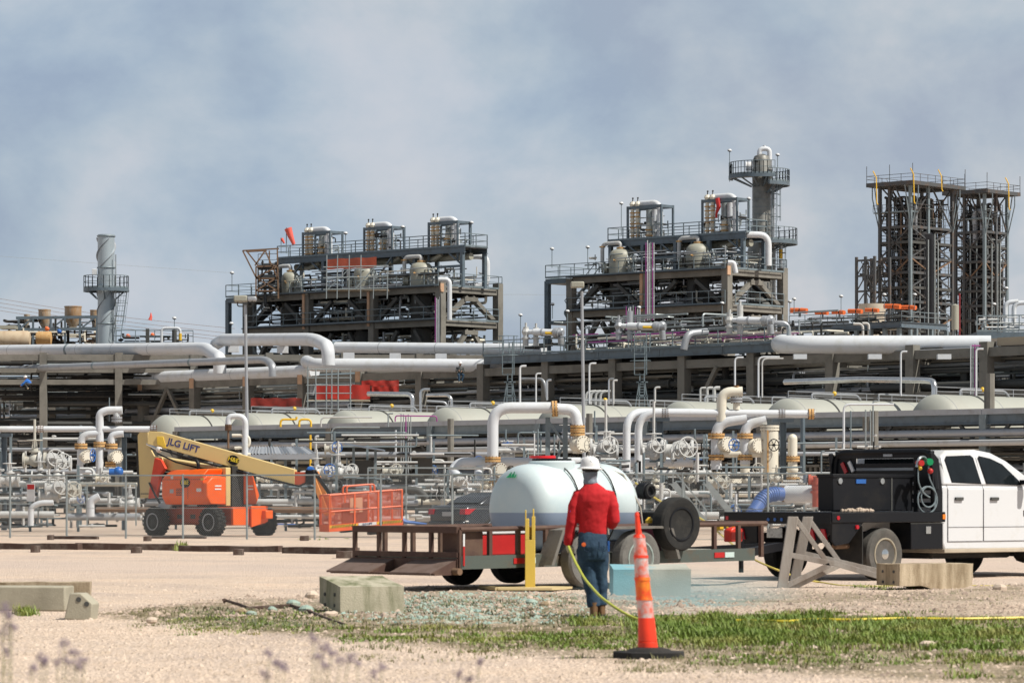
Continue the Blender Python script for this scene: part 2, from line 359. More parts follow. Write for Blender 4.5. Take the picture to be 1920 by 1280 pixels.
dyem = mat('dye_tinted_stone', (.26, .37, .33), .9, 0, (.40, .42, .34), .5, 2, var=.25)
stones(1500, lambda x, y: 640 < x < 1120 and 1112 < y < 1172 and R_.random() < math.exp(-((x-860)/190)**2), .014, .034, dyem, 'tinted_gravel', 'grey green stones tinted with dye left of the worker')
def blades(name, label, regions, m, seed):
    rr = random.Random(seed); b = MB()
    for (x0, x1, y0, y1, n, h0, h1, wdt) in regions:
        for _ in range(n):
            px = rr.uniform(x0, x1); py = rr.uniform(y0, y1); p = G(px, py)
            if noise.noise(Vector((p.x*1.1, p.y*.8, 1.7+seed))) < .0 and rr.random() < .85: continue
            z = gz(p.x, p.y)-.01; hh = rr.uniform(h0, h1)*(.6+.8*abs(noise.noise(Vector((p.x*2, p.y*1.2, 4)))))
            for _k in range(9):
                a = rr.uniform(0, 6.3); l_ = rr.uniform(.2, .9)*hh; q = Vector((p.x+rr.gauss(0, .05), p.y+rr.gauss(0, .06), z)); t = Vector((math.cos(a), math.sin(a), 0))
                sd = Vector((-t.y, t.x, 0))*wdt*rr.uniform(.6, 1.2); h = hh*rr.uniform(.5, 1.1)
                i = len(b.v); b.v += [q-sd, q+sd, q+sd*.7+t*l_*.35+Vector((0, 0, h*.65)), q-sd*.7+t*l_*.35+Vector((0, 0, h*.65)), q+t*l_+Vector((0, 0, h))]
                b.f += [(i, i+1, i+2, i+3), (i+3, i+2, i+4)]
    return b.build(name, m, label=label, kind='stuff', base=(0, 0, 0))
grm = mat('fresh_grass', (.14, .215, .025), .6, 0, (.30, .27, .07), .4, .9, var=.25)
drm = mat('dry_grass', (.24, .22, .11), .8, 0, (.15, .17, .07), .5, 1.2, var=.25)
wdm = mat('grey_green_weed', (.15, .19, .11), .8, 0, (.22, .20, .13), .5, 1.2, var=.25)
blades('grass', 'bright green grass of the strip behind the traffic post', [(1180, 1930, 1164, 1222, 5200, .05, .12, .008), (1200, 1560, 1160, 1205, 1600, .06, .15, .009), (880, 1200, 1190, 1222, 700, .03, .08, .008), (1140, 1500, 1156, 1176, 400, .04, .10, .008), (1300, 1930, 1205, 1252, 520, .03, .08, .008), (640, 900, 1178, 1206, 480, .03, .08, .008), (1780, 1930, 1236, 1276, 160, .05, .1, .008), (1400, 1760, 1150, 1166, 90, .05, .1, .008), (300, 640, 1150, 1190, 460, .025, .065, .008), (330, 350, 1024, 1032, 50, .12, .28, .016), (560, 655, 1006, 1012, 40, .05, .1, .015), (40, 60, 1150, 1154, 40, .08, .14, .01), (1600, 1700, 1098, 1106, 50, .04, .08, .008), (900, 1100, 1012, 1016, 40, .1, .2, .015), (1070, 1130, 1165, 1176, 60, .08, .16, .008)], grm, 3)
blades('dry_grass', 'dry straw coloured grass between the green tufts', [(640, 1930, 1160, 1240, 900, .04, .10, .006), (250, 640, 1145, 1185, 350, .03, .08, .006), (1150, 1800, 1225, 1262, 350, .03, .08, .006), (600, 1120, 1118, 1172, 300, .04, .08, .006), (1500, 1900, 1108, 1140, 120, .03, .07, .006)], drm, 5)
blades('ground_cover', 'low grey green weeds left of the worker', [(640, 1130, 1120, 1178, 700, .025, .07, .011), (330, 640, 1140, 1180, 330, .03, .07, .011)], wdm, 8)
# ================================================================= foreground
def block(px0, px1, base_y, hpx, deg, dep, m, name, label, holes=True, chips=0, rise=0, face='x0', group='concrete barrier blocks'):
    Y = F*H/(base_y-YH); T = Frame(px0, Y, deg); x1 = T.hitx(px1); h = hpx*Y/F
    b = MB(T); nx, ny, nz_ = 14, 5, 6; rr = random.Random(int(px0))
    def P(i, j, k):
        x = x1*i/nx; y = dep*j/ny; z = h*k/nz_
        e = .012*noise.noise(Vector((x*3+px0, y*3, z*4)))
        if chips and k == 0: z += chips*max(0, noise.noise(Vector((x*1.6+px0*.37, 0, 0)))+.15)
        if i == nx: x -= chips*.8*abs(noise.noise(Vector((z*5, y*3, px0))))
        return (x+e, y+e, z+e*.6+y*rise)
    fs = []
    def grid(fn, a, c):
        vs = [fn(i, j) for j in range(c+1) for i in range(a+1)]
        b.add(vs, [(j*(a+1)+i, j*(a+1)+i+1, (j+1)*(a+1)+i+1, (j+1)*(a+1)+i) for j in range(c) for i in range(a)])
    grid(lambda i, k: P(i, 0, k), nx, nz_); grid(lambda i, k: P(nx-i, ny, k), nx, nz_)
    grid(lambda j, k: P(0, ny-j, k), ny, nz_); grid(lambda j, k: P(nx, j, k), ny, nz_); grid(lambda i, j: P(i, j, nz_), nx, ny)
    o = thing(name, label, 'concrete block', T(0, 0, 0), group); w = b.build('body', m, o, ang=50)
    if holes:
        q = MB(T)
        for y in (.25, .72):
            for z in (.3, .7): q.cyl((-.012, dep*y, h*z), (.03, dep*y, h*z), .022, n=10)
        q.build('bolt_holes', 'skirt', o)
    return o
bm1 = mat('mossy_concrete', (.42, .39, .30), .9, 0, (.10, .115, .045), .48, 3.5, .3, .15, streak=True)
bm2 = mat('pale_tan_concrete', (.52, .43, .31), .9, 0, (.24, .18, .11), .60, 4, .4, .15, streak=True)
bm3 = mat('plain_concrete', (.37, .345, .27), .9, 0, (.28, .26, .20), .4, 2, .2, .12)
bm4 = mat('dye_stained_concrete', (.42, .43, .36), .85, 0, (.22, .37, .41), .47, 1.1, .2, .08)
block(638, 757, 1150, 50, 25, .66, bm1, 'concrete_block', 'short moss stained concrete block with bolt holes left of the yellow post', rise=.17)
# its dark bolted end faces left
block(1687, 1825, 1106, 49, 27, .62, bm2, 'concrete_block', 'broken tan concrete block in front of the truck cab', chips=.16)
def dyed():
    m = mat('dyed_concrete', (.42, .42, .37), .9, 0, (.34, .34, .29), .5, 2.2, .35, .1); t = m.node_tree; b = t.nodes['Principled BSDF']; src = b.inputs['Base Color'].links[0].from_socket
    tc = N('ShaderNodeTexCoord', t); sx = N('ShaderNodeSeparateXYZ', t); t.links.new(tc.outputs['Object'], sx.inputs[0]); nn = N('ShaderNodeTexNoise', t); nn.inputs['Scale'].default_value = 4; nn.inputs['Detail'].default_value = 5; t.links.new(tc.outputs['Object'], nn.inputs[0])
    ad = N('ShaderNodeMath', t, operation='ADD'); t.links.new(sx.outputs[0], ad.inputs[0]); t.links.new(nn.outputs[0], ad.inputs[1]); r = N('ShaderNodeMapRange', t); r.inputs[1].default_value = .72; r.inputs[2].default_value = 1.02; r.inputs[3].default_value = .85; r.inputs[4].default_value = 0; t.links.new(ad.outputs[0], r.inputs[0])
    k = N('ShaderNodeMix', t, data_type='RGBA'); t.links.new(r.outputs[0], k.inputs[0]); t.links.new(src, k.inputs[6]); k.inputs[7].default_value = (.15, .38, .46, 1); t.links.new(k.outputs[2], b.inputs['Base Color']); return m
block(1150, 1296, 1119, 52, 4, .6, dyed(), 'concrete_block', 'blue dyed concrete block behind the worker', holes=False, rise=.10, chips=.04)
block(-60, 168, 1141, 50, 3, .4, bm2, 'concrete_block', 'long yellowish concrete block at the left edge, behind the grey one', holes=False)
T = Frame(-40, 41, -8); b = MB(T); x1 = T.hitx(122); b.box(-.3, x1, 0, .42, 0, .30); o = thing('concrete_block', 'grey concrete block lying along the gravel at the left edge', 'concrete block', T(0, 0), 'concrete barrier blocks'); b.build('body', bm3, o, bevel=.02)
T = Frame(120, 38.3, -6); b = MB(T); x1 = T.hitx(170); b.prism([(0, 0), (x1, -.02), (x1+.02, .17), (x1*.62, .29), (x1*.22, .29)], 'y', 0, .35)
o = thing('concrete_block', 'small tapered concrete end piece with two holes at the left', 'concrete block', T(0, 0), 'concrete barrier blocks'); b.build('body', bm3, o, bevel=.012)
q = MB(T); q.cyl((x1*.55, -.006, .22), (x1*.55, .02, .22), .03, n=9); q.cyl((x1*.85, -.006, .17), (x1*.85, .02, .17), .03, n=9); q.build('bolt_holes', 'skirt', o)
# railway ties
tie = mat('old_railway_tie', (.075, .045, .035), .9, 0, (.17, .14, .12), .4, 3, .4, .25, streak=False)
def timber(x0, x1, y0, y1, hgt=.17, dep=.24, label='', name='timber_tie'):
    p = G(x0, y0); q = G(x1, y1); b = MB(); d = (q-p); n = max(2, int(d.length/.5)); u = Vector((-d.y, d.x, 0)).normalized()*dep; rs = []
    for i in range(n+1):
        e = p+d*i/n; j = .008*R_.uniform(-1, 1); rs.append([e+Vector((0, 0, -.02)), e+u+Vector((0, 0, -.02)), e+u+Vector((0, 0, hgt+j)), e+Vector((0, 0, hgt+j*1.5))])
    b.rings(rs); return b.build(name, tie, None, label, 'timber', 'old railway timbers bordering the gravel', ang=30, bevel=.015)
for a in [(-60, 146, 1029, 1030.5, .16, 'long dark timber at the left edge of the lot'), (140, 326, 1030, 1031, .17, 'dark timber end to end with the one at the left edge'),
          (334, 522, 1033, 1034.5, .15, 'weathered grey timber with grass at its left end'), (528, 662, 1037, 1039, .16, 'dark timber running behind the rusty trailer gate')]:
    timber(a[0], a[1], a[2], a[3], a[4], label=a[5])
for a in [(92, 182, 1010, 1010.5, .1, 'short brown timber by the fence at the left'), (284, 384, 1009, 1009.5, .1, 'brown timber under the boom lift wheels')]: timber(a[0], a[1], a[2], a[3], a[4], .15, label=a[5])
for i, (x, y, w) in enumerate([(64, 1035, 14), (254, 1037, 18), (446, 1041, 18), (645, 1046, 30), (93, 1011.5, 10), (275, 1014, 13), (570, 1013.5, 16)]):
    timber(x-w/2, x+w/2, y, y, .16, .45, label=['small stub of tie crossing under the timber at the left edge', 'small stub of tie in front of the second timber', 'small stub of tie in front of the grey timber', 'larger dark stub of tie beside the trailer gate', 'stub of tie at the left end of the short brown timber', 'stub of tie below the rear wheel of the lift', 'stub of tie by the fence under the lift basket'][i], name='tie_stub')
# rocks + dead branch
for i, (x, y, s_, m, lb) in enumerate([(550, 1138, .09, dyem, 'turquoise tinted rock left of the mossy block'), (575, 1150, .085, dyem, 'pale green rock against the dead branch'), (512, 1146, .06, dyem, 'small blue green rock by the branch'),
        (450, 1151, .08, bm2, 'small orange tan rock under the branch'), (472, 1154, .06, dyem, 'grey green rock in the weeds'), (583, 1122, .1, stm, 'pale rock behind the mossy block'), (619, 1157, .08, stm, 'white pointed rock at the foot of the mossy block'),
        (284, 1167, .06, stm, 'small pale rock at the left end of the weeds'), (998, 1134, .075, dyem, 'turquoise rock in the weeds left of the worker'), (1022, 1139, .085, bm2, 'tan green rock in the weeds left of the worker'), (1875, 1108, .1, stm, 'pale rock at the right of the broken block'), (1740, 1216, .08, stm, 'white rock in the green grass at right')]):
    p = G(x, y); b = MB(); rr = random.Random(i); b.ball(p+Vector((0, 0, s_*.4)), s_, 10, .65); b.v = [v+(v-p)*.35*noise.noise(v*9+Vector((i, 0, 0))) for v in b.v]; b.build('rock', m, None, lb, 'rock', 'loose rocks at the edge of the lot', ang=20)
b = MB(); z = lambda x, y, h: G(x, y)+Vector((0, 0, h))
b.tube([z(418, 1142, .10), z(424, 1142, .12)], [.035, .025], 6); b.tube([z(424, 1142, .11), z(450, 1144, .07), z(466, 1146, .04), z(545, 1142, .05), z(575, 1150, .04), z(620, 1166, .03), z(650, 1174, .02)], [.018, .02, .024, .022, .022, .014, .01], 6)
b.tube([z(466, 1146, .04), z(430, 1150, .02)], [.012, .006], 5); b.build('dead_branch', tie, None, 'dark dead branch lying across the weeds by the mossy block', 'branch')
# yellow post on plate
p0 = G(994, 1107.5); o = thing('yellow_post', 'slotted yellow steel post on a flat base plate', 'post', p0)
yp = mat('chipped_yellow_paint', (.66, .47, .08), .5, 0, (.58, .44, .14), .3, 3, var=.08)
T = Frame(994, p0.y, 0); sc = p0.y/F
b = MB(T); r = 9.5*sc; ht = 148*sc
b.box(-r, r, -r, r, 0, 96*sc); b.box(-r, -r*.2, -r, r, 96*sc, ht-12*sc); b.box(r*.3, r, -r, r, 96*sc, ht-8*sc); b.box(-r*.45, r*.35, r*.6, r, 96*sc, ht-28*sc); b.box(-r, -r*.75, -.02, .02, ht-12*sc, ht+4*sc); b.box(r*.5, r*.8, -.02, .02, ht-8*sc, ht+6*sc)
b.build('pole', yp, o, bevel=.006)
b = MB(T); pl = [(-98*sc, .55), (-84*sc, -.05), (-60*sc, -.62), (40*sc, -.62), (66*sc, -.2), (80*sc, .3), (30*sc, .62), (-60*sc, .66)]; b.prism(pl, 'z', .03, .06); b.tube([(-94*sc, .5, .05), (-62*sc, -.6, .05)], .03, 6)
b.build('base_plate', mat('sandy_yellow_plate', (.56, .45, .24), .8, 0, (.50, .38, .20), .4, 2, var=.1), o)
class OFZ:
    def __init__(s, T, dz): s.T, s.dz = T, dz
    def __call__(s, x, y, z=0): return s.T(x, y, z+s.dz)
# traffic channelizer (narrow cone)
p0 = G(1217, 1238); p0.z = gz(p0.x, p0.y)+.01; sc = p0.y/F; T = OFZ(Frame(1217, p0.y, 0, 0), p0.z); o = thing('traffic_post', 'tall orange traffic cone with dented reflective bands on a black rubber base', 'traffic cone', p0)
zz = lambda y: (1238-y)*sc; lean = lambda y: -(1238-y)*sc*.085
def seg(b, y0, y1, r0, r1, n=20):
    b.rings([[(lean(y)+r*sc*math.cos(a)*(1+.05*math.sin(3*a+y*.05)), r*sc*math.sin(a), zz(y)) for a in [2*math.pi*k/n for k in range(n)]] for y, r in [(y0+(y1-y0)*t/4, r0+(r1-r0)*t/4) for t in range(5)]])
ora = mat('fluorescent_orange_plastic', (.85, .045, .012), .45, 0, None, var=.1)
b = MB(T); seg(b, 1234, 1212, 20, 18.5); seg(b, 1212, 1210, 18.5, 16.5); seg(b, 1210, 1166, 18, 15.5); b.build('sleeve', ora, o)
rfm = mat('scuffed_reflective_sheet', (.58, .54, .53), .4, .1, (.80, .08, .02), .5, 9, var=.12)
for ar in ((1166, 1133, 15.2, 14.8), (1090, 1050, 13.6, 13), (1050, 1014, 12.6, 11)): b = MB(T); seg(b, *ar); b.build('reflective_band', rfm, o)
b = MB(T); seg(b, 1133, 1127, 16, 15.4); seg(b, 1127, 1096, 14.6, 14); seg(b, 1096, 1090, 15.2, 14.6); b.build('orange_band', mat('orange_fading_plastic', (.85, .05, .012), .5, 0, (.88, .26, .02), .5, 8, var=.12), o)
b = MB(T); seg(b, 1054, 1049, 14, 13.6); b.build('rib', ora, o)
b = MB(T); seg(b, 1016, 1010, 12, 9); seg(b, 1010, 975, 6, 4.2); seg(b, 975, 968, 5, 3); b.build('handle', ora, o)
b = MB(T); b.prism([(math.cos(a)*r*sc, math.sin(a)*r*sc*.95) for a, r in [(rad(k*20), 66+5*math.sin(k*1.7)) for k in range(18)]], 'z', -.02, .04); b.rings([[(math.cos(a)*r, math.sin(a)*r, zq) for a in [rad(20*k) for k in range(18)]] for r, zq in ((.2, .035), (.17, .06), (.1, .075))]); b.build('base', 'rubber', o, bevel=.008)
# wooden brace frame (A-frame) against the broken block
wood = mat('weathered_grey_wood', (.36, .33, .30), .85, 0, (.24, .20, .17), .45, 3, .3, .15, streak=True)
Yw = 51.2; P = lambda x, y, d=0: A(x, y, Yw+d)
o = thing('wooden_trestle', 'weathered grey timber brace frame leaning by the broken block', 'wooden frame', P(1475, 1104))
for a, q, w, h in ((P(1466, 1104), P(1487, 968), .15, .1), (P(1487, 1101, .35), P(1515, 968, .35), .15, .1)): MB().bar(a, q, w, h).build('post', wood, o, bevel=.006)
for a, q, w in ((P(1492, 972), P(1553, 1056), .07), (P(1518, 975, .35), P(1576, 1056, .35), .07), (P(1483, 1040), P(1560, 1056), .08), (P(1500, 1036, .35), P(1652, 1072, .35), .09), (P(1560, 1054), P(1654, 1082), .08), (P(1468, 1101), P(1556, 1058), .08), (P(1480, 1104), P(1572, 1060, .2), .07)): MB().bar(a, q, w, w).build('brace', wood, o, bevel=.004)
# ---------------------------------------------------------------- hoses
hose = mat('yellow_hose', (.60, .50, .12), .5, 0, None, var=.1)
hp = [A(1192, 905, 54), A(1215, 925, 55), A(1252, 948, 56), A(1300, 965, 57), A(1322, 976, 57.5), A(1350, 1000, 57), A(1385, 1030, 55), A(1420, 1052, 53.6), A(1458, 1068, 53), A(1490, 1080, 53.2), A(1530, 1090, 55), G(1580, 1098), G(1650, 1099), G(1780, 1097), G(1960, 1100)]
MB().tube(bent(hp, .8, 3), .016, 6).build('hose', hose, None, 'yellow hose swagging from the tank past the truck tail to the ground', 'hose')
hg = mat('lime_hose', (.42, .45, .07), .5)
hp = [A(1066, 1024, 38.2), A(1070, 1034, 38.1), A(1078, 1052, 38), A(1096, 1085, 37.6), A(1125, 1118, 37), A(1160, 1143, 36.6), A(1192, 1160, 36.4), A(1230, 1167, 36.3)]
MB().tube(bent(hp, .15, 3), .0155, 8).build('hose', hg, None, 'green yellow hose held in the worker\'s left glove', 'hose')
MB().tube([G(x, y)+Vector((0, 0, .05)) for x, y in [(1380, 1171), (1480, 1173), (1520, 1169), (1600, 1170), (1660, 1168), (1700, 1167), (1760, 1168), (1820, 1168), (1930, 1166)]], .018, 6).build('hose', mat('bright_yellow_hose', (.72, .58, .05), .5), None, 'bright yellow hose lying behind the green grass', 'hose')
# ---------------------------------------------------------------- foreground flowers
flm = mat('purple_flower_cluster', (.24, .19, .24), .8, 0, None, var=.2); stmm = mat('flower_stem', (.16, .17, .07), .8)
for i, (x, yb, tops, lb) in enumerate([(5, 1300, [(8, 1140), (18, 1150), (4, 1185), (22, 1172), (10, 1215)], 'purple verbena stem at the left edge'), (45, 1310, [(78, 1233), (60, 1250), (88, 1240)], 'low purple verbena right of the edge stem'), (105, 1330, [(120, 1205), (138, 1222), (128, 1240), (158, 1236), (145, 1246), (108, 1238)], 'branching purple verbena at the lower left'),
        (480, 1340, [(505, 1225), (520, 1243), (498, 1262), (533, 1250)], 'faint purple verbena left of centre bottom'), (560, 1345, [(588, 1196), (606, 1214), (622, 1222), (596, 1232), (640, 1236), (612, 1246), (655, 1232)], 'tall purple verbena at the bottom left of centre'), (690, 1345, [(668, 1240), (700, 1262), (716, 1250)], 'small purple verbena by the tall one'),
        (845, 1350, [(858, 1262), (900, 1240), (880, 1272)], 'small purple verbena at the bottom centre')]):
    Y = 9+i*.3; o = thing('wildflower', lb, 'wildflower', (A(x, yb, Y).x, Y, 0), 'out of focus purple wildflowers')
    s1 = MB(); b0 = Vector((A(x, yb, Y).x, Y, 0))
    for k, (tx, ty) in enumerate(tops):
        t = A(tx, ty, Y+R_.uniform(-.1, .1)); m_ = b0.lerp(t, .55)+Vector((R_.uniform(-.02, .02), 0, .03)); s1.tube([b0, m_, t], .0014, 4)
        fl = MB()
        for _ in range(14): fl.ball(t+Vector((R_.gauss(0, .008), R_.gauss(0, .008), R_.gauss(0, .007))), .0042, 6)
        fl.build('flower_head', flm, o)
    s1.build('stem', stmm, o)
# ================================================================= trailer, tank, truck, car, lift
def wheel(T, x, y, r, w, side, parent, rubber='rubber', rim='black', rimr=.5, name='wheel', dish=.3, hubm=None, blk=0, discm=None):
    """side -1: rim seen on the -y face"""
    o = thing(name, None, None, (0, 0, 0)); o.parent = parent; o.location = T(x, y, r)-parent_loc(parent)
    b = MB(T); s_ = side; prof = [(r*.62, -w*.42), (r*.75, -w*.5), (r*.93, -w*.48), (r, -w*.34), (r, w*.34), (r*.93, w*.48), (r*.75, w*.5), (r*.62, w*.42)]
    b.lathe(prof, (x, y, r), (0, 1, 0), 32)
    if blk:
        for k in range(22):
            a = 2*math.pi*k/22
            for q in (-1, 1): c = Vector((x+math.cos(a+q*.07)*r*1.01, y+q*w*.24, r+math.sin(a+q*.07)*r*1.01)); d = Vector((math.cos(a), 0, math.sin(a))); b.bar(c-d*.03, c+d*.03, .07, w*.4) if 0 else b.add([c+d*dd+Vector((-math.sin(a), 0, math.cos(a)))*e*.04+Vector((0, f*w*.21, 0)) for dd in (-.03, .028) for e, f in ((-1, -1), (1, -1), (1, 1), (-1, 1))], [(3, 2, 1, 0), (4, 5, 6, 7), (0, 1, 5, 4), (1, 2, 6, 5), (2, 3, 7, 6), (3, 0, 4, 7)])
    b.build('tyre', rubber, o, ang=30)
    R2 = r*.62; b = MB(T); d = dish*w
    b.lathe([(R2, s_*w*.36), (R2*1.02, s_*w*.47), (R2*.93, s_*w*.48), (R2*.88, s_*(w*.42)), (R2*.80, s_*(w*.5-d)), (R2*.78, s_*(w*.5-d*1.1)), (R2*.95, s_*(w*.5-d*1.2))], (x, y, r), (0, 1, 0), 28); disc = MB(T); disc.lathe([(R2*.84, s_*(w*.5-d*1.0)), (R2*.55, s_*(w*.5-d*.85)), (R2*.40, s_*(w*.5-d*.9)), (R2*.36, s_*(w*.5-d*.6)), (0, s_*(w*.5-d*.6)), (0, s_*(w*.5-d*1.05)), (R2*.84, s_*(w*.5-d*1.05))], (x, y, r), (0, 1, 0), 24)
    for k in range(8):
        a = 2*math.pi*k/8; c = Vector((x+math.cos(a)*R2*.55, y+s_*(w*.5-d*1.0), r+math.sin(a)*R2*.55)); b.cyl(c, c+Vector((0, s_*.03, 0)), .018, n=6)
    b.build('rim', rim, o); disc.build('wheel_disc', discm or 'dark', o)  # recessed disc takes a darker colour in place of shade inside the rim
    for k in range(6):
        a = 2*math.pi*(k+.5)/6; c = Vector((x+math.cos(a)*R2*.66, y+s_*(w*.5-d*.98), r+math.sin(a)*R2*.66)); MB(T).cyl(c, c+Vector((0, s_*.012, 0)), R2*.10, n=10).build('hand_hole', 'dark', o)
    if hubm: MB(T).lathe([(R2*.36, s_*(w*.5-d*.6)), (R2*.32, s_*(w*.5-d*.1)), (R2*.12, s_*(w*.5)), (0, s_*(w*.5))], (x, y, r), (0, 1, 0), 16).build('hub', hubm, o)
    return o
def parent_loc(o):
    v = Vector((0, 0, 0))
    while o: v += o.location; o = o.parent
    return v
# ---- utility trailer
T = Frame(862, 49, 42, .009); WD = 2.36
tr = thing('utility_trailer', 'rusty open utility trailer with pipe rails, hitched to the truck', 'trailer', T(0, 0))
tbr = mat('rust_brown_frame', (.085, .045, .035), .75, .1, (.13, .08, .055), .45, 3, var=.2)
tgr = mat('grey_green_frame_paint', (.09, .11, .10), .6, .2, (.13, .09, .06), .35, 3, var=.2)
deckm = mat('grey_deck_planks', (.30, .30, .26), .8, 0, (.20, .18, .14), .4, 3, var=.15)
LE = 6.35; zr = .90; zd = .50
MB(T).box(0, LE-.4, .06, WD-.06, zd-.05, zd).build('deck', deckm, tr)
for y in (0, WD): MB(T).box(0, LE-.3, y-.04, y+.04, zd-.17, zd+.02).build('side_beam', tgr, tr)
MB(T).box(-.02, .08, .04, WD-.04, zd-.2, zd-.06).build('rear_beam', tbr, tr)
for y in (0, WD): MB(T).pipe([(0, y, zr), (LE, y, zr)], .038, 8).build('top_rail', tbr, tr)
MB(T).pipe([(LE, 0, zr), (LE, WD, zr)], .038, 8).build('front_rail', tbr, tr)
for x in [T.hitx(p_) for p_ in (918, 971, 1023, 1339, 1384, 1427)]:
    for y in (0, WD): MB(T).box(x-.03, x+.03, y-.03, y+.03, zd-.12, zr).build('rail_post', tbr, tr)
# tailgate: uprights with openings, then low ramp flap
for y in (0, .62, 1.22, 1.8, WD): MB(T).box(-.03, .02, y-.03, y+.03, zd-.14 if 0 < y < WD else .27, zr).build('gate_post', tbr, tr)
MB(T).box(-.06, .04, 0, WD, zr-.05, zr+.045).build('gate_rail', tbr, tr)
MB(T).box(-.055, .03, 0, WD, zd, zd+.075).build('gate_rail', tbr, tr)
MB(T).prism([(-.05, zd-.02), (0, zd-.02), (0, .30), (-.05, .30)], 'y', 0, WD).build('rear_panel', tbr, tr)
for y0, y1 in ((.05, .95), (1.42, 2.4)): MB(T).prism([(-.03, zd-.03), (-.22, .40), (-.52, .29), (-.52, .265), (-.2, .35), (-.03, zd-.09)], 'y', y0, y1).build('ramp_plate', mat('worn_ramp_steel', (.17, .12, .10), .7, .2, (.11, .07, .05), .4, 3, var=.2) if y0 < 1 else bpy.data.materials['worn_ramp_steel'], tr)
MB(T).prism([(-.48, .28), (-.48, .25), (-.02, .25), (-.02, .28)], 'y', 0, WD).build('ramp_floor', tbr, tr)
for y in (.95, 0.02, 1.40): MB(T).prism([(-.03, zd-.03), (-.5, .28), (-.03, .28)], 'y', y, y+.04).build('ramp_gusset', tbr, tr)
MB(T).cyl((-.1, -.12, .30), (-.1, .1, .30), .05).build('hinge_tube', 'rusty', tr)
MB(T).box(.02, .05, -.055, -.046, .66, .84).build('reflector_strip', 'hat', tr); MB(T).box(.02, .05, -.056, -.045, .38, .66).build('reflector_strip', 'red', tr)
for x, m in ((1.0, 'red'), (5.15, 'red')): MB(T).box(x, x+.22, -.052, -.043, zd-.11, zd-.03).build('reflector_strip', m, tr)
for x, in ((1.23,), (5.38,)): MB(T).box(x, x+.2, -.053, -.044, zd-.11, zd-.03).build('reflector_strip', mat('white_reflector', (.5, .62, .6), .3) if x < 2 else bpy.data.materials['white_reflector'], tr)
for y in (0.0,): # near-side fender
    fm = mat('dusty_fender', (.16, .15, .135), .7, 0, (.09, .08, .07), .4, 3, var=.2)
    MB(T).prism([(1.5, .36), (1.72, .87), (1.95, .9), (3.75, .9), (4.0, .86), (4.15, .40), (4.1, .40), (3.95, .83), (3.75, .865), (1.95, .865), (1.76, .84), (1.56, .36)], 'y', -.32, .0).build('fender', fm, tr)
    pass
for x in (2.32, 3.36):
    wheel(T, x, -.16, .42, .25, -1, tr, 'rubberd', mat('dyed_dusty_rim', (.30, .36, .34), .7, .1, (.2, .2, .18), .4, 5, var=.2) if x < 3 else bpy.data.materials['dyed_dusty_rim'], hubm='clad', discm='rubberd')
    wheel(T, x-.12, WD+.12, .42, .25, -1, tr, 'rubber', 'black')
    MB(T).bar((x, 0, .42), (x, WD, .42), .09).build('axle', 'black', tr)
MB(T).bar((5.9, .2, .42), (7.9, WD/2, .50), .1, .13).build('tongue', 'black', tr); MB(T).bar((5.9, WD-.2, .42), (7.9, WD/2, .50), .1, .13).build('tongue', 'black', tr)
MB(T).cyl((7.0, WD/2, .1), (7.0, WD/2, .75), .04).build('jack', 'black', tr)
# things on the trailer
o = thing('spare_tyre', 'black spare wheel mounted upright on the trailer rail', 'spare wheel', T(4.62, -.12, .55)); q = wheel(T, 4.62, -.16, .41, .27, -1, o, 'rubber', 'black', discm='black'); q.location = T(4.17, -.2, .92)-o.location
ck = thing('cooler', 'red cooler with a white lid on the trailer deck behind the yellow post', 'cooler', T(1.0, .8, zd))
cx0, cx1 = T.hitx(903, .62), T.hitx(988, .62); MB(T).box(cx0, cx1, .62, 1.02, zd, zd+.31).build('body', 'red', ck, bevel=.02); MB(T).box(cx0-.01, cx1+.01, .60, 1.04, zd+.31, zd+.37).build('lid', 'hat', ck, bevel=.015)
gc = thing('fuel_can', 'red fuel can on the trailer tongue by the truck tail', 'fuel can', T(5.85, .25, zd))
MB(T).prism([(5.70, zd+.12), (5.97, zd+.12), (5.97, zd+.31), (5.89, zd+.36), (5.75, zd+.34), (5.70, zd+.3)], 'y', .14, .30).build('body', mat('bright_red_plastic', (.60, .03, .015), .4), gc, bevel=.02)
MB(T).pipe([(5.70, .22, zd+.34), (5.69, .22, zd+.41), (5.82, .22, zd+.41), (5.83, .22, zd+.35)], .022, 6).build('handle', 'yellow', gc); MB(T).cyl((5.95, .23, zd+.38), (5.95, .23, zd+.44), .03).build('cap', 'red', gc)
MB(T).box(5.42, 5.5, .1, .2, zd+.3, zd+.42).build('paint_can', 'yellow', None, 'small yellow container on the trailer rail by the fuel can', 'container')
# water tank
def liquid_mat():   # milky shell through which the darker liquid shows below its level line
    m = mat('translucent_pale_plastic', (.54, .62, .64), .4, 0, (.47, .58, .62), .5, 1.2, var=.035); t = m.node_tree; b = t.nodes['Principled BSDF']; src = b.inputs['Base Color'].links[0].from_socket
    tc = N('ShaderNodeTexCoord', t); sx = N('ShaderNodeSeparateXYZ', t); t.links.new(tc.outputs['Object'], sx.inputs[0]); r = N('ShaderNodeMapRange', t); r.inputs[1].default_value = .60; r.inputs[2].default_value = .61; t.links.new(sx.outputs[2], r.inputs[0])
    k = N('ShaderNodeMix', t, data_type='RGBA'); t.links.new(r.outputs[0], k.inputs[0]); k.inputs[6].default_value = (.24, .30, .40, 1); t.links.new(src, k.inputs[7]); t.links.new(k.outputs[2], b.inputs['Base Color']); return m
tk = thing('liquid_tank', 'pale blue plastic spray tank strapped on the trailer', 'tank', T(3, 1.15, zd))
tkm = liquid_mat(); tkm2 = mat('liquid_filled_plastic', (.34, .41, .52), .35, 0, None, var=.05)
yc = 1.25; zc = 1.17; Rt = .70; xa, xb = 2.12, 4.28
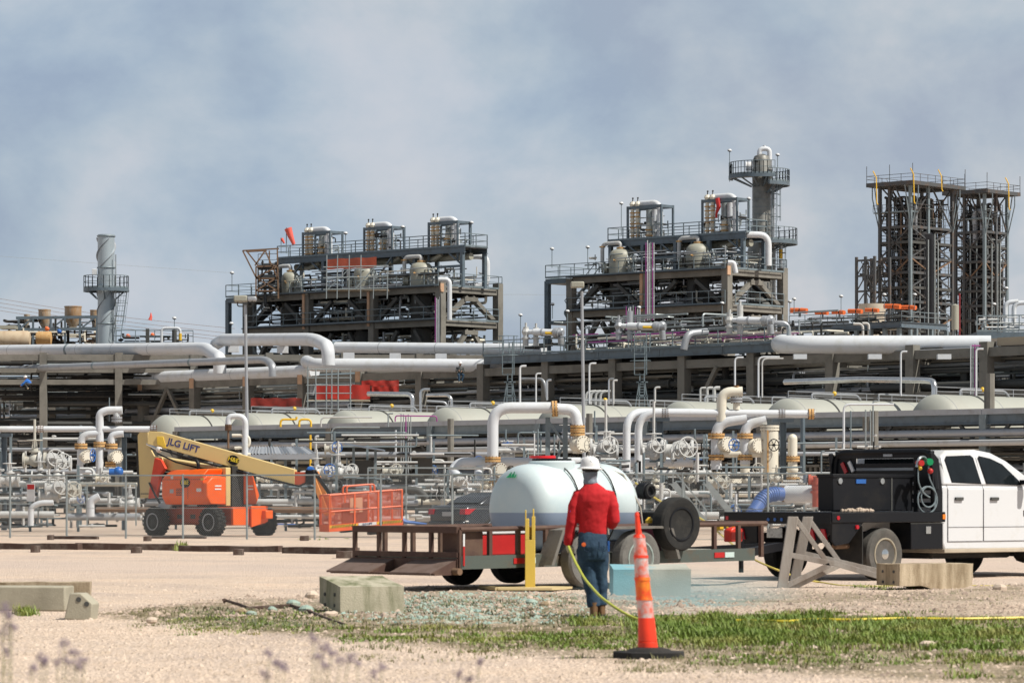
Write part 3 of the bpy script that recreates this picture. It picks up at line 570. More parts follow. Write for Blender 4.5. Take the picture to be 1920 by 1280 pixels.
def tank_pts(b, keep, lo=-9):
    n = 40; prof = [(xa, .0), (xa+.004, .3), (xa+.02, .46), (xa+.06, .565), (xa+.13, .64), (xa+.22, .68), (xa+.34, .70), (xa+.72, .70), (xa+.74, .682), (xa+.80, .682), (xa+.82, .70), (xb-.68, .70), (xb-.66, .682), (xb-.60, .682), (xb-.58, .70), (xb-.3, .70), (xb-.18, .675), (xb-.09, .61), (xb-.03, .5), (xb, .3), (xb, 0)]
    rs = [[(x, yc+max(r, .001)*1.0*math.cos(2*math.pi*k/n), zc+max(r, .001)*.965*math.sin(2*math.pi*k/n)) for k in range(n)] for x, r in prof]
    vs = [p for r in rs for p in r]; fs = []
    for i in range(len(rs)-1):
        for k in range(n):
            l = (k+1) % n; f = (i*n+k, i*n+l, (i+1)*n+l, (i+1)*n+k); zm = sum(vs[j][2] for j in f)/4
            if keep(zm): fs.append(f)
    b.add(vs, fs)
b = MB(T); tank_pts(b, lambda z: True); b.build('shell', tkm, tk, ang=60)
MB(T).lathe([(.36, zc+.5), (.36, zc+.70), (.34, zc+.72), (0, zc+.72)], (2.95, yc, 0), (0, 0, 1), 28).build('neck', tkm, tk)
MB(T).lathe([(.30, zc+.72), (.30, zc+.755), (0, zc+.76)], (2.95, yc, 0), (0, 0, 1), 24).build('lid', 'black', tk)
MB(T).lathe([(.2, zc+.76), (.2, zc+.80), (0, zc+.80)], (2.85, yc+.1, 0), (0, 0, 1), 24).build('cap', mat('glossy_red_cap', (.8, .02, .03), .35), tk)
for x in (xa+.77, xb-.63): MB(T).torus((x, yc, zc), (1, 0, 0), .70, .012, 40, 6).build('strap', 'dark', tk)
for x in (xa+.82, xb-.6): MB(T).tube([(x, yc-.02, zc+.72), (x+.3, yc-.50, zc+.5), (x+.45, yc-.72, zc+.0), (x+.5, yc-.74, zc-.4)], .014, 5).build('rope', mat('tan_webbing', (.42, .38, .32), .8) if x < 3.2 else bpy.data.materials['tan_webbing'], tk)
MB(T).box(xa+.35, xb-.3, yc-.5, yc+.5, zd, zd+.16).build('cradle', 'black', tk)
MB(T).prism([(xa+.06, zc-.12), (xa+.30, zc-.12), (xa+.24, zc-.26), (xa+.12, zc-.26)], 'y', yc-.60, yc-.54).build('moulded_foot', 'skirt', tk) if 0 else None
b = MB(T)
for k, dz in enumerate((0, .03, .055, .03, .06, .02)): b.add([(xa+.055+.0*k, yc+.12-.035*k-.02, zc+.47), (xa+.055, yc+.12-.035*k+.015, zc+.47), (xa+.085, yc+.12-.035*k+.01, zc+.50+dz), (xa+.085, yc+.12-.035*k-.015, zc+.50+dz)], [(0, 1, 2, 3)])
b.v = [v+T(-.05, -.012, 0.0)-T(0, 0, 0) for v in b.v]; b.build('green_emblem', 'green', tk)
eq = thing('pump', 'black hose reel pump at the front of the spray tank', 'pump', T(4.6, .9, zd))
MB(T).cyl((4.40, .62, 1.42), (4.40, .80, 1.42), .13).build('reel', 'black', eq, bevel=.01); MB(T).box(4.4, 4.8, .5, 1.1, zd, zd+.6).build('frame', 'dark', eq, bevel=.02); MB(T).torus((4.40, .58, 1.42), (0, 1, 0), .09, .02, 18, 6).build('wheel_guard', 'dark', eq)
MB(T).pipe([(4.6, .5, .9), (4.6, .5, 1.3), (4.75, .5, 1.3), (4.75, .6, .7)], .035, 6).build('pipe', 'clad', eq)
bk = thing('toolbox', 'dark brown wooden box on the trailer deck behind the gate', 'box', T(.3, .5, zd)); MB(T).box(.10, .5, .06, .5, zd, zd+.36).build('body', tbr, bk, bevel=.01)
MB(T).box(5.0, 5.6, 1.0, 1.7, zd, zd+.42).build('maroon_bin', mat('maroon_plastic', (.13, .012, .03), .5), None, 'dark maroon bin behind the spare wheel', 'bin', bevel=.02) if 0 else MB(T).box(4.05, 4.35, .1, .55, zd, zd+.38).build('storage_bin', mat('maroon_plastic', (.13, .012, .03), .5), None, 'dark maroon bin on the trailer left of the spare wheel', 'bin', bevel=.02)
MB(T).lathe([(.06, 0), (.065, .05), (.02, .1), (0, .1)], (3.9, .1, .93), (0, 0, 1), 10).build('funnel', 'yellow', None, 'small yellow funnel at the front foot of the tank', 'funnel')
# ---- body loft helper
def body(b, low, up, y0, y1, belt, tum, top_in=None):
    """closed car body: low polygon (x,z) extruded, up polygon tapers inwards above belt by tum per metre"""
    ins = lambda z: max(0, z-belt)*tum
    for poly in (low, up):
        if not poly: continue
        n = len(poly); vs = [(x, y0+ins(z), z) for x, z in poly]+[(x, y1-ins(z), z) for x, z in poly]
        b.add(vs, [tuple(range(n)), tuple(range(n, 2*n))[::-1]]+[(i, i+n, (i+1) % n+n, (i+1) % n) for i in range(n)])
    return b
# ---- flatbed truck
T = Frame(1663, 56, 42); tk2 = thing('flatbed_truck', 'white crew cab pickup truck with a black flatbed and headache rack', 'truck', T(0, 0))
cw = mat('white_truck_paint', (.62, .635, .66), .25, 0, (.54, .53, .50), .3, 1.6, var=.02, spec=.6)
cab = MB(T); y0, y1, belt, tum = .16, 2.28, 1.56, .26
low = [(1.56, .60), (1.56, 1.56), (5.75, 1.56), (5.95, 1.42), (6.02, 1.1), (6.02, .55), (4.95, .55), (4.9, .85), (4.65, 1.02), (4.15, 1.02), (3.9, .85), (3.84, .47), (1.62, .47)]
low = [(1.56, .60), (1.56, 1.56), (4.15, 1.56), (4.6, 1.50), (5.7, 1.42), (5.95, 1.3), (6.02, 1.1), (6.02, .55), (4.95, .55), (4.9, .85), (4.65, 1.0), (4.15, 1.0), (3.92, .85), (3.84, .47), (1.62, .47)]
up = [(1.57, 1.56), (1.66, 2.05), (1.85, 2.15), (2.6, 2.17), (3.0, 2.12), (3.35, 1.99), (4.1, 1.56)]
body(cab, low, up, y0, y1, belt, tum); cab.build('cab_body', cw, tk2, bevel=.04)
side = lambda x, z, o=0: (x, y0+max(0, z-belt)*tum-o, z)
def panel(poly, name, m, par, off=.006, th=.01, bevel=0):
    b = MB(T); n = len(poly); b.add([side(x, z, off) for x, z in poly]+[side(x, z, off-th) for x, z in poly], [tuple(range(n)), tuple(range(n, 2*n))[::-1]]+[(i, i+n, (i+1) % n+n, (i+1) % n) for i in range(n)]); return b.build(name, m, par, bevel=bevel)
seam = mat('door_gap', (.13, .13, .14), .6)
for (dx0, dx1, wnd) in ((1.70, 2.60, [(1.83, 1.62), (1.76, 1.98), (1.82, 2.04), (2.42, 2.06), (2.48, 2.02), (2.56, 1.60)]), (2.62, 3.80, [(2.72, 1.60), (2.63, 2.01), (2.68, 2.05), (2.95, 2.01), (3.22, 1.92), (3.56, 1.66), (3.60, 1.58)])):
    d = thing('door', None, None, (0, 0, 0)); d.parent = tk2; d.location = T(dx0, y0, .6)-tk2.location
    b = MB(T); top = 1.50
    b.add([side(x, z, .012) for x, z in ((dx0, .62), (dx1, .62), (dx1, top), (dx0, top))]+[side(x, z, -.03) for x, z in ((dx0, .62), (dx1, .62), (dx1, top), (dx0, top))], [(0, 1, 2, 3), (7, 6, 5, 4), (0, 4, 5, 1), (1, 5, 6, 2), (2, 6, 7, 3), (3, 7, 4, 0)]); b.build('door_panel', cw, d, bevel=.008)
    panel([(x+(x-(dx0+dx1)/2)*.05, z+(z-1.8)*.06) for x, z in wnd], 'window_seal', 'black', d, .004)
    panel(wnd, 'window', 'glass', d, .009)
    MB(T).box(dx0+.16, dx0+.36, y0-.05, y0-.012, 1.31, 1.365).build('handle', 'skirt', d, bevel=.008)
    b = MB(T)
    for zz_ in (.62, ): b.box(dx0, dx1, y0-.0135, y0-.0, zz_, zz_+.008)
    for xx in (dx0-.008, ): b.box(xx, xx+.010, y0-.0135, y0, .62, 1.5); b.tube([side(xx, 1.5, .004), side(xx-.05, 2.03, .004)], .005, 4)
    b.build('door_gap', seam, d)
MB(T).box(1.6, 3.86, y0-.02, y1+.02, .43, .50).build('rocker_panel', mat('dusty_beige_sill', (.44, .38, .30), .8), tk2, bevel=.01)
MB(T).box(1.7, 3.8, y0-.02, y0-.011, .86, .866).build('crease_shade', seam, tk2)  # thin grey strip painted as the shading of the lower body crease
b = MB(T); b.add([(3.42, y0+.18, 1.95), (3.42, y1-.18, 1.95), (4.08, y1-.06, 1.585), (4.08, y0+.06, 1.585)], [(0, 1, 2, 3)]); b.v = [v+Vector((0, 0, .015)) for v in b.v]; b.build('windscreen', 'glass', tk2)
MB(T).add([(1.60, y0+.3, 1.64), (1.60, y1-.3, 1.64), (1.648, y1-.3, 2.02), (1.648, y0+.3, 2.02)], [(3, 2, 1, 0)]).build('rear_window', 'glass', tk2)
m_ = thing('door_mirror', None, None, (0, 0, 0)); m_.parent = tk2; m_.location = T(3.7, 0, 1.6)-tk2.location
MB(T).box(3.60, 3.72, -.16, .02, 1.56, 1.86).build('mirror_shell', 'black', m_, bevel=.03); MB(T).box(3.60, 3.68, -.02, y0+.02, 1.58, 1.66).build('mirror_arm', 'black', m_)
b = MB(T); b.text('2500', .12, (3.78, y0-.014, 1.09), T(1, 0)-T(0, 0), (0, 0, 1)) if 0 else None
MB(T).box(3.66, 3.80, y0-.02, y0-.012, 1.04, 1.14).build('badge', 'dark', tk2); MB(T).box(5.9, 6.2, .1, y1+.05, .5, .8).build('front_bumper', 'chrome', tk2, bevel=.03)
for yy in (y0+.02, y1-.34): MB(T).box(5.93, 6.04, yy, yy+.32, 1.02, 1.22).build('headlight', 'chrome', tk2, bevel=.02)
MB(T).box(5.98, 6.05, .55, 1.9, .85, 1.25).build('grille', 'black', tk2)
for yy in (.5, 1.8): MB(T).box(-1.2, 5.8, yy, yy+.12, .62, .78).build('chassis_rail', 'black', tk2)
MB(T).box(1.9, 4.0, .7, 1.7, .32, .55).build('transmission', 'dark', tk2, bevel=.05); MB(T).cyl((4.5, .3, .4), (4.5, 2.1, .4), .07).build('front_axle', 'dark', tk2); MB(T).ball(T(0,0)*0+Vector((4.45, .8, .42)), .2).build('differential', 'dark', tk2)
MB(T).cyl((0, .1, .42), (0, 2.3, .42), .08).build('rear_axle', 'dark', tk2); MB(T).ball(Vector((0, 1.2, .42)), .2).build('differential', 'dark', tk2)
bedz = 1.12
MB(T).box(-1.32, 1.46, 0, 2.44, .95, bedz).build('flatbed', 'black', tk2, bevel=.01)
MB(T).box(-1.34, -1.30, .02, 2.42, .93, bedz-.01).build('rear_sill', 'black', tk2)
# rear skirt with lights (tapering), plate and blue marker lights
MB(T).prism([(0.05, .95), (.75, .95), (.75, .60), (1.7, .60), (1.7, .95), (2.4, .95), (2.4, .78), (2.1, .58), (.4, .58), (0.05, .8)], 'x', -1.30, -1.24).build('tail_skirt', 'black', tk2, bevel=.01)
MB(T).prism([(-1.30, .95), (-.55, .95), (-.9, .62), (-1.22, .58), (-1.30, .66)], 'y', .02, .06).build('side_skirt', 'black', tk2)
for yy, zz_ in ((.42, .76), (.16, .76), (2.0, .76), (2.25, .76)): MB(T).bar((-1.315, yy, zz_-.09), (-1.315, yy+.05, zz_+.09), .03, .085).build('tail_light', 'lens', tk2)
for xx, zz_ in ((-1.18, 1.03), (-.72, .88)): MB(T).cyl((xx, -.012, zz_), (xx, .02, zz_), .035).build('marker_light', 'lens', tk2)
for yy in (1.1, 1.25, 1.4): MB(T).cyl((-1.352, yy, 1.0), (-1.33, yy, 1.0), .028).build('marker_light', 'blue', tk2)
MB(T).box(-1.345, -1.32, 2.32, 2.38, .99, 1.05).build('marker_light', 'lens', tk2)
MB(T).box(1.38, 1.45, -.015, .0, 1.0, 1.08).build('marker_light', 'amber', tk2)
MB(T).box(-1.36, -1.345, 1.08, 1.42, .70, .86).build('licence_plate', mat('worn_licence_plate', (.45, .46, .44), .5, 0, (.22, .22, .22), .4, 18, var=.15), tk2)
MB(T).bar((-1.5, 1.2, .55), (-.6, 1.2, .6), .1).build('hitch', 'dark', tk2); MB(T).bar((-1.3, .5, .55), (-1.3, 1.9, .55), .1).build('bumper_bar', 'black', tk2)
MB(T).cyl((-1.0, .25, .57), (-.55, .35, .57), .05).build('exhaust_pipe', 'rusty', tk2)
for yy in (.02, ): MB(T).box(-.58, -.56, yy, yy+.6, .25, .9).build('mud_flap', 'dark', tk2)
# under-bed box
MB(T).box(.62, 1.42, .02, .5, .50, .94).build('underbed_box', 'black', tk2, bevel=.012); MB(T).box(.98, 1.10, .005, .02, .76, .88).build('latch', 'chrome', tk2); MB(T).box(.60, 1.44, .012, .019, .925, .935).build('box_lip', 'skirt', tk2)
wheel(T, 0, .17, .43, .30, -1, tk2, mat('road_worn_tyre', (.075, .072, .066), .9, 0, (.12, .11, .10), .5, 3, .2, .2), mat('cream_steel_rim', (.34, .30, .23), .5, 0, (.22, .19, .14), .5, 3, var=.1), dish=.62, hubm='chrome', discm=mat('brown_grey_wheel_disc', (.15, .13, .10), .6, 0, (.09, .08, .06), .5, 4, var=.15))
wheel(T, 0, 2.27, .43, .30, 1, tk2); wheel(T, 4.42, .33, .43, .27, -1, tk2, 'rubber', 'clad', dish=.3); wheel(T, 4.42, 2.12, .43, .27, 1, tk2)
# headache rack
hr = [(0, 0), (0, .62), (.16, .98), (.42, 1.04)]
b = MB(T)
for yy, sg in ((.06, 1), (2.38, -1)): MB(T).prism([(1.28, bedz), (1.46, bedz), (1.46, bedz+.55), (1.40, bedz+1.0), (1.26, bedz+1.0)] if 0 else [(1.22, bedz), (1.46, bedz), (1.46, 1.45), (1.36, 2.0), (1.22, 2.12), (1.16, 2.10), (1.2, 1.8)], 'y', min(yy, yy+sg*.05), max(yy, yy+sg*.05)).build('rack_side', 'black', tk2, bevel=.01)
b = MB(T); b.tube(bent([(1.30, .08, 1.5), (1.30, .14, 2.12), (1.30, 2.30, 2.12), (1.30, 2.36, 1.5)], .2, 5), .06, 8); b.box(1.26, 1.34, .14, 2.3, 2.02, 2.14); b.build('rack_hoop', 'black', tk2)
b = MB(T)
for zz_ in (1.2, 1.34, 1.48, 1.62, 1.74, 1.86): b.box(1.30, 1.34, .12, 2.32, zz_, zz_+.075)
for yy in (.12, .5, 1.9, 2.26): b.box(1.29, 1.35, yy, yy+.06, bedz, 2.05)
b.box(1.29, 1.35, .16, .46, 1.5, 2.05); b.box(1.29, 1.35, 1.98, 2.28, 1.5, 2.05); b.build('rack_grille', 'black', tk2)
MB(T).bar((1.275, 2.06, 1.78), (1.275, 2.16, 1.95), .03, .07).build('rack_light', 'lens', tk2); MB(T).bar((1.275, 1.90, 1.80), (1.275, 2.0, 1.97), .03, .06).build('rack_light', 'hat', tk2)
MB(T).box(1.25, 1.262, 1.0, 1.2, 2.05, 2.09).build('rack_light', 'clad', tk2)
# tool box on the bed
bx = thing('toolbox', 'long black steel toolbox on the far side of the flatbed', 'toolbox', T(0, 1.2, bedz))
zb = 1.74; tx0 = T.hitx(1562, .42)
MB(T).box(-1.1, .98, 1.86, 2.40, bedz, zb).build('body', 'black', bx, bevel=.015) if 0 else None
MB(T).box(tx0, 1.12, .42, .76, bedz+.02, zb).build('body', 'black', bx, bevel=.015); MB(T).box(tx0-.015, 1.135, .405, .775, zb-.055, zb+.004).build('lid', 'black', bx, bevel=.008)
MB(T).box(.57, .60, .412, .419, bedz+.02, zb-.06).build('seam', 'skirt', bx)
for xx in (T.hitx(1576, .4), T.hitx(1655, .4)): MB(T).cyl((xx, .398, zb-.11), (xx, .419, zb-.11), .05).build('latch', 'chrome', bx)
MB(T).box(T.hitx(1606, .4), T.hitx(1624, .4), .402, .418, zb-.15, zb-.08).build('sticker', 'blue', bx)
b = MB(T); rr = random.Random(4)
for k in range(70):
    xx = rr.uniform(-.5, .1); b.ball((xx-.2, .28+rr.uniform(-.1, .1), bedz+.02), rr.uniform(.02, .06)*(1-abs(xx+.2)), 6)
b.build('rubble_heap', stm, None, 'small heap of grey rubble spilled on the flatbed', 'rubble', kind='stuff', base=(0, 0, 0))
# torch reel: regulators and coiled hose
to = thing('torch_hose', 'coiled grey hose with red and green regulators hung on the black rack', 'hose', T(1.2, .05, 1.2))
b = MB(T)
for dx, dz, rr_ in ((0, 0, .22), (.03, .05, .17)): b.torus((1.05+dx, .04, 1.42+dz-.1), (.1, 1, 0), rr_, .014, 26, 6)
b.tube(bent([(.93, .05, 1.93), (.82, .04, 1.86), (.80, .03, 1.6), (.95, .03, 1.42), (1.1, .03, 1.36)], .15, 4), .014, 6); b.tube(bent([(1.1, .06, 1.9), (1.08, .04, 1.7), (1.25, .03, 1.45), (1.22, .03, 1.2)], .1, 4), .014, 6); b.build('coil', 'rail', to)
MB(T).cyl((.84, -.02, 1.93), (.9, .12, 1.93), .05).build('regulator', mat('bright_red', (.45, .015, .015), .4), to); MB(T).cyl((1.04, -.03, 1.95), (1.12, .12, 1.95), .06, n=8).build('regulator', mat('bright_green', (.0, .25, .09), .4), to)
MB(T).ball((1.1, .02, 1.80), .05).build('regulator', 'red', to); MB(T).pipe([(.8, .06, 1.86), (.86, .06, 2.02), (1.0, .06, 2.04), (1.1, .06, 1.9)], .025, 6).build('pipework', 'chrome', to); MB(T).cyl((.83, 0, 1.83), (.86, .05, 1.9), .03).build('nozzle', 'yellow', to)
# ---- dark sedan behind the fence
T = Frame(874, 111, 40); cr = thing('sedan', 'dark grey sedan parked behind the fence, seen from the rear', 'car', T(0, 0)); y0, y1, belt, tum = 0, 1.86, .98, .42
dk = mat('dark_grey_metallic_paint', (.055, .06, .07), .25, .5, None, scale=1, var=.04)
low = [(0, .38), (-.04, .62), (-.02, .98), (.1, 1.08), (.95, 1.12), (3.2, 1.06), (4.4, .96), (4.85, .75), (4.9, .35), (4.3, .28), (4.2, .5), (3.95, .64), (3.7, .5), (3.55, .22), (1.5, .22), (1.38, .5), (1.1, .66), (.82, .5), (.72, .26)]
up = [(.55, 1.1), (1.0, 1.36), (1.6, 1.5), (2.2, 1.52), (2.7, 1.42), (3.5, 1.06)]
body(MB(T), low, up, y0, y1, belt, tum).build('car_body', dk, cr, bevel=.06)
side = lambda x, z, o=0: (x, y0+max(0, z-belt)*tum-o, z)
panel([(1.35, 1.14), (1.62, 1.40), (2.2, 1.42), (2.6, 1.34), (3.1, 1.14)], 'side_window', 'glass', cr, .008)
b = MB(T); b.add([(.66, .16, 1.16), (.66, 1.70, 1.16), (1.52, 1.58, 1.49), (1.52, .28, 1.49)], [(0, 1, 2, 3)]); b.v = [v+Vector((-.02, -.02, .02)) for v in b.v]; b.build('rear_window', 'glass', cr)
b = MB(T); b.tube([side(1.3, 1.12, .012), side(1.62, 1.43, .012), side(2.2, 1.45, .012)], .012, 5); b.build('window_trim', 'chrome', cr)
MB(T).prism([(-.07, .80), (-.05, .99), (.42, 1.0), (.12, .80)], 'y', -.02, .25).build('tail_light', 'lens', cr); MB(T).prism([(-.07, .80), (-.05, .99), (.1, 1.0), (.1, .80)], 'y', 1.62, 1.88).build('tail_light', 'lens', cr)
MB(T).box(-.075, -.03, .7, 1.15, .74, .88).build('licence_plate', 'clad', cr); MB(T).box(-.12, .35, .02, 1.84, .36, .58).build('bumper', dk, cr, bevel=.05); MB(T).box(-.06, -.045, .2, 1.66, .98, .995).build('boot_trim', 'chrome', cr)
MB(T).box(-.03, .1, -.015, .0, .56, .60).build('reflector', 'hat', cr)
for x, y in ((1.1, .1), (3.95, .1), (1.1, 1.76), (3.95, 1.76)): wheel(T, x, y, .35, .22, -1 if y < 1 else 1, cr, 'rubber', 'chrome', dish=.25)
# ================================================================= people
def ell(b, rs, n=20):
    """closed body volume from rings (x, y, z, rx, ry)"""
    return b.rings([[(x+rx*math.cos(a)*(1-.08*math.cos(2*a)), y+ry*math.sin(a), z) for a in [2*math.pi*k/n for k in range(n)]] for x, y, z, rx, ry in rs])
def remesh(o, vox, disp=0, sc=.12, sm=4):
    m = o.modifiers.new('r', 'REMESH'); m.mode = 'VOXEL'; m.voxel_size = vox; m.use_smooth_shade = True
    s_ = o.modifiers.new('s', 'SMOOTH'); s_.factor = .6; s_.iterations = sm
    if disp:
        t = bpy.data.textures.new('fold', 'CLOUDS'); t.noise_scale = sc; t.noise_depth = 2
        d = o.modifiers.new('d', 'DISPLACE'); d.texture = t; d.strength = disp; d.mid_level = .5; d.texture_coords = 'LOCAL'
p0 = Vector(((1112-960)*38.3/F, 38.3, gz((1112-960)*38.3/F, 38.3)))
class PT:
    def __call__(s, x, y, z=0): return Vector((p0.x+x, p0.y+y, p0.z+z))
T = PT(); k_ = 38.3/F; X = lambda px: (px-1112)*k_; Z = lambda py: (1163-py)*k_
pe = thing('person', 'worker in red long sleeve shirt and jeans, seen from behind, holding a hose', 'person', p0)
xc = X(1107)
body_ = MB(T)
ell(body_, [(xc, .0, Z(912), .055, .06), (xc, .01, Z(897), .06, .075), (xc, .02, Z(888), .075, .092), (xc, .02, Z(876), .078, .098), (xc, .02, Z(868), .06, .075), (xc, .02, Z(864), .02, .02)])
ell(body_, [(X(1112), .0, Z(1010), .14, .10), (X(1112), .0, Z(960), .15, .10), (X(1112), .0, Z(930), .15, .09), (xc, 0, Z(914), .06, .06)])
body_.tube([(xc, .10, Z(884)), (xc, .13, Z(889))], [.015, .018], 6)                       # nose, facing away
for sx in (-1, 1): body_.ball((xc+sx*.08, .02, Z(886)), .022, 8, 1.4)                      # ears
def limb(b, pts, rs, n=12): b.tube(bent(pts, .04, 3) if 0 else pts, rs, n)
limb(body_, [(X(1086), 0, Z(932)), (X(1073), -.01, Z(982)), (X(1068), .03, Z(1028))], [.045, .038, .028]); limb(body_, [(X(1142), 0, Z(932)), (X(1150), -.02, Z(985)), (X(1140), .24, Z(980))], [.05, .042, .03])
for cx0, cx1, y_ in ((1098, 1112, 0), (1124, 1128, .05)): limb(body_, [(X(cx0), 0, Z(1015)), (X((cx0+cx1)/2), .01+y_*.8, Z(1082)), (X(cx1), y_, Z(1150))], [.075, .045, .03])
o = body_.build('body', 'skin', pe); remesh(o, .012)
sh = MB(T)
ell(sh, [(X(1111), .0, Z(1008), .172, .118), (X(1111), .0, Z(1000), .180, .125), (X(1112), -.005, Z(985), .172, .125), (X(1112.5), -.015, Z(965), .180, .13), (X(1113), -.02, Z(945), .205, .135), (X(1113), -.015, Z(932), .200, .125), (X(1112), -.005, Z(923), .165, .11), (X(1110), .0, Z(916), .115, .09), (X(1108), .005, Z(912), .088, .08), (xc, .005, Z(910), .075, .075)])
limb(sh, [(X(1093), 0, Z(930)), (X(1083), 0, Z(934)), (X(1077), -.01, Z(955)), (X(1072), -.015, Z(985)), (X(1067), .01, Z(1012)), (X(1065.5), .03, Z(1027))], [.05, .070, .075, .066, .055, .048], 14)
limb(sh, [(X(1132), 0, Z(930)), (X(1143), 0, Z(934)), (X(1148), -.01, Z(955)), (X(1151), -.015, Z(982)), (X(1148), .05, Z(988)), (X(1142), .24, Z(978))], [.05, .070, .076, .070, .062, .045], 14)
shm = mat('red_jersey', (.50, .008, .014), .85, 0, (.42, .007, .011), .4, 4, var=.08)
o = sh.build('shirt', shm, pe); remesh(o, .010, .030, .16, 3)
gl = MB(T)
b = MB(T)
for k in range(9): b.box(X(1064.5-.2*k+ (1 if k < 4 else 0)), X(1068-.2*k), -.075+.012*k*(k > 4), -.05, Z(965+k*6.2+3), Z(965+k*6.2)) if 0 else b.bar((X(1070.8-.62*k), -.062+.006*k, Z(962+k*6.4)), (X(1070.2-.62*k), -.066+.006*k, Z(965.5+k*6.4)), .022, .012)
b.build('sleeve_print', mat('purple_print', (.14, .07, .42), .7), pe)
jn = MB(T)
ell(jn, [(X(1111), .0, Z(1002), .165, .112), (X(1111), .0, Z(1015), .178, .128), (X(1111), -.01, Z(1030), .186, .14), (X(1111.5), -.005, Z(1045), .180, .135), (X(1112), 0, Z(1056), .165, .12)])
for pts, rs in (([(X(1097), 0, Z(1035)), (X(1100), .0, Z(1060)), (X(1104), .0, Z(1090)), (X(1110), .01, Z(1120)), (X(1113), .0, Z(1143))], [.10, .098, .082, .072, .068]), ([(X(1126), .02, Z(1035)), (X(1126), .03, Z(1060)), (X(1126), .05, Z(1090)), (X(1127.5), .07, Z(1120)), (X(1128.5), .06, Z(1141))], [.098, .095, .08, .070, .066])): limb(jn, pts, rs, 14)
dn = mat('blue_denim', (.014, .042, .082), .85, 0, (.035, .08, .13), .4, 5, .2, .14)
o = jn.build('jeans', dn, pe); remesh(o, .010, .026, .13, 3)
MB(T).lathe([(0, -.008), (.024, -.006), (.024, .006)], (X(1094), -.141, Z(1026)), (0, 1, 0), 14).build('orange_patch', mat('orange_leather_patch', (.75, .13, .02), .6), pe)
MB(T).box(X(1139), X(1143), -.02, .03, Z(1040), Z(1020)).build('blue_rag', 'blue', pe, bevel=.004)
b = MB(T)
for sx in (1091, 1120):
    b = MB(T); b.tube([(X(sx+3), -.134, Z(1020)), (X(sx+4), -.150, Z(1036)), (X(sx+10), -.152, Z(1040)), (X(sx+17), -.146, Z(1036)), (X(sx+17), -.13, Z(1020))], .0035, 4).build('pocket_seam', mat('denim_seam', (.012, .03, .07), .9), pe)
for i, (cx, yy, zg) in enumerate(((1113.5, 0, 1163), (1128, .07, 1160))):
    b = MB(T); ell(b, [(X(cx), yy+.07, Z(zg)+.012, .048, .145), (X(cx), yy+.07, Z(zg)+.03, .050, .148), (X(cx), yy+.05, Z(zg)+.06, .048, .125), (X(cx), yy+.01, Z(zg)+.10, .05, .075), (X(cx), yy, Z(zg)+.17, .056, .066)]); b.build('boot', mat('brown_work_boot', (.16, .085, .035), .75, 0, (.10, .06, .03), .4, 6, var=.15) if i == 0 else bpy.data.materials['brown_work_boot'], pe)
    MB(T).prism([(X(cx)+.05*math.cos(a), yy+.07+.15*math.sin(a)) for a in [2*math.pi*k/14 for k in range(14)]], 'z', p0.z*0+Z(zg)-.012, Z(zg)+.016).build('boot_sole', 'dark', pe)
# gaiter
b = MB(T); ell(b, [(xc, .004, Z(914), .082, .082), (xc, .004, Z(911), .088, .088), (X(1106.5), .006, Z(905), .078, .082), (X(1106.5), .01, Z(898), .086, .092), (X(1106.5), .015, Z(892), .090, .105), (X(1106.5), .02, Z(888), .086, .105)]); o = b.build('neck_gaiter', mat('grey_blue_gaiter', (.17, .20, .25), .8, 0, (.30, .33, .38), .4, 9, var=.15, streak=False), pe); remesh(o, .008, .016, .05, 1)
b = MB(T); ell(b, [(X(1107), .02, Z(891), .088, .108), (X(1107), .02, Z(883), .088, .108)]); b.build('hair', mat('black_hair', (.012, .01, .009), .7), pe)
MB(T).torus((X(1107), .02, Z(888)), (0, 0, 1), .094, .006, 20, 5).build('glasses_strap', 'black', pe)
b = MB(T); h0 = Z(883)
b.rings([[(X(1106.5)+r*math.cos(a), .02+r*1.15*math.sin(a), h0+z_-.035*math.cos(a)*r) for a in [2*math.pi*k/24 for k in range(24)]] for r, z_ in ((.09, -.01), (.142, -.016), (.146, -.008), (.112, .012), (.108, .05), (.096, .09), (.07, .118), (.035, .13), (.001, .133))])
for q in (-.03, .03, 0): b.tube([(X(1106.5)+q, .02+.115*math.cos(t), h0+.01+.125*math.sin(t)) for t in [math.pi*j/10 for j in range(11)]], .008, 5)
b.build('hard_hat', 'hat', pe)
MB(T).box(X(1106), X(1108.5), -.098, -.09, h0+.055, h0+.075).build('hat_sticker', 'rail', pe)
# gloved left hand closed on the hose: palm, four unequal fingers and a thumb
gm = mat('worn_pale_glove', (.42, .39, .27), .85, 0, (.30, .28, .18), .4, 12, var=.15)
b = MB(T); hx, hz = X(1068), Z(1031)
b.tube([(X(1066), .03, Z(1023)), (X(1066.5), .032, Z(1028)), (hx+.004, .035, Z(1034)), (hx+.014, .035, Z(1041))], [.038, .036, .044, .036], 12)
for k, (l1, l2) in enumerate(((.036, .030), (.040, .034), (.037, .032), (.030, .026))):
    bx0 = hx+.012+.006*k; yy = .0+.021*k; zt = Z(1039)-.004*k
    b.tube([(bx0-.006, yy+.0, zt+.01), (bx0+.012, yy-.012, zt-l1*.7), (bx0+.032, yy-.002, zt-l1-.004), (bx0+.034, yy+.014, zt-l1+l2*.6)], [.0115, .011, .010, .008], 7)
b.tube([(hx+.01, .0, Z(1031)), (hx+.036, -.018, Z(1034)), (hx+.046, -.006, Z(1040)), (hx+.040, .008, Z(1045))], [.014, .0125, .011, .009], 7)
o = b.build('glove', gm, pe); remesh(o, .005, 0, sm=2)
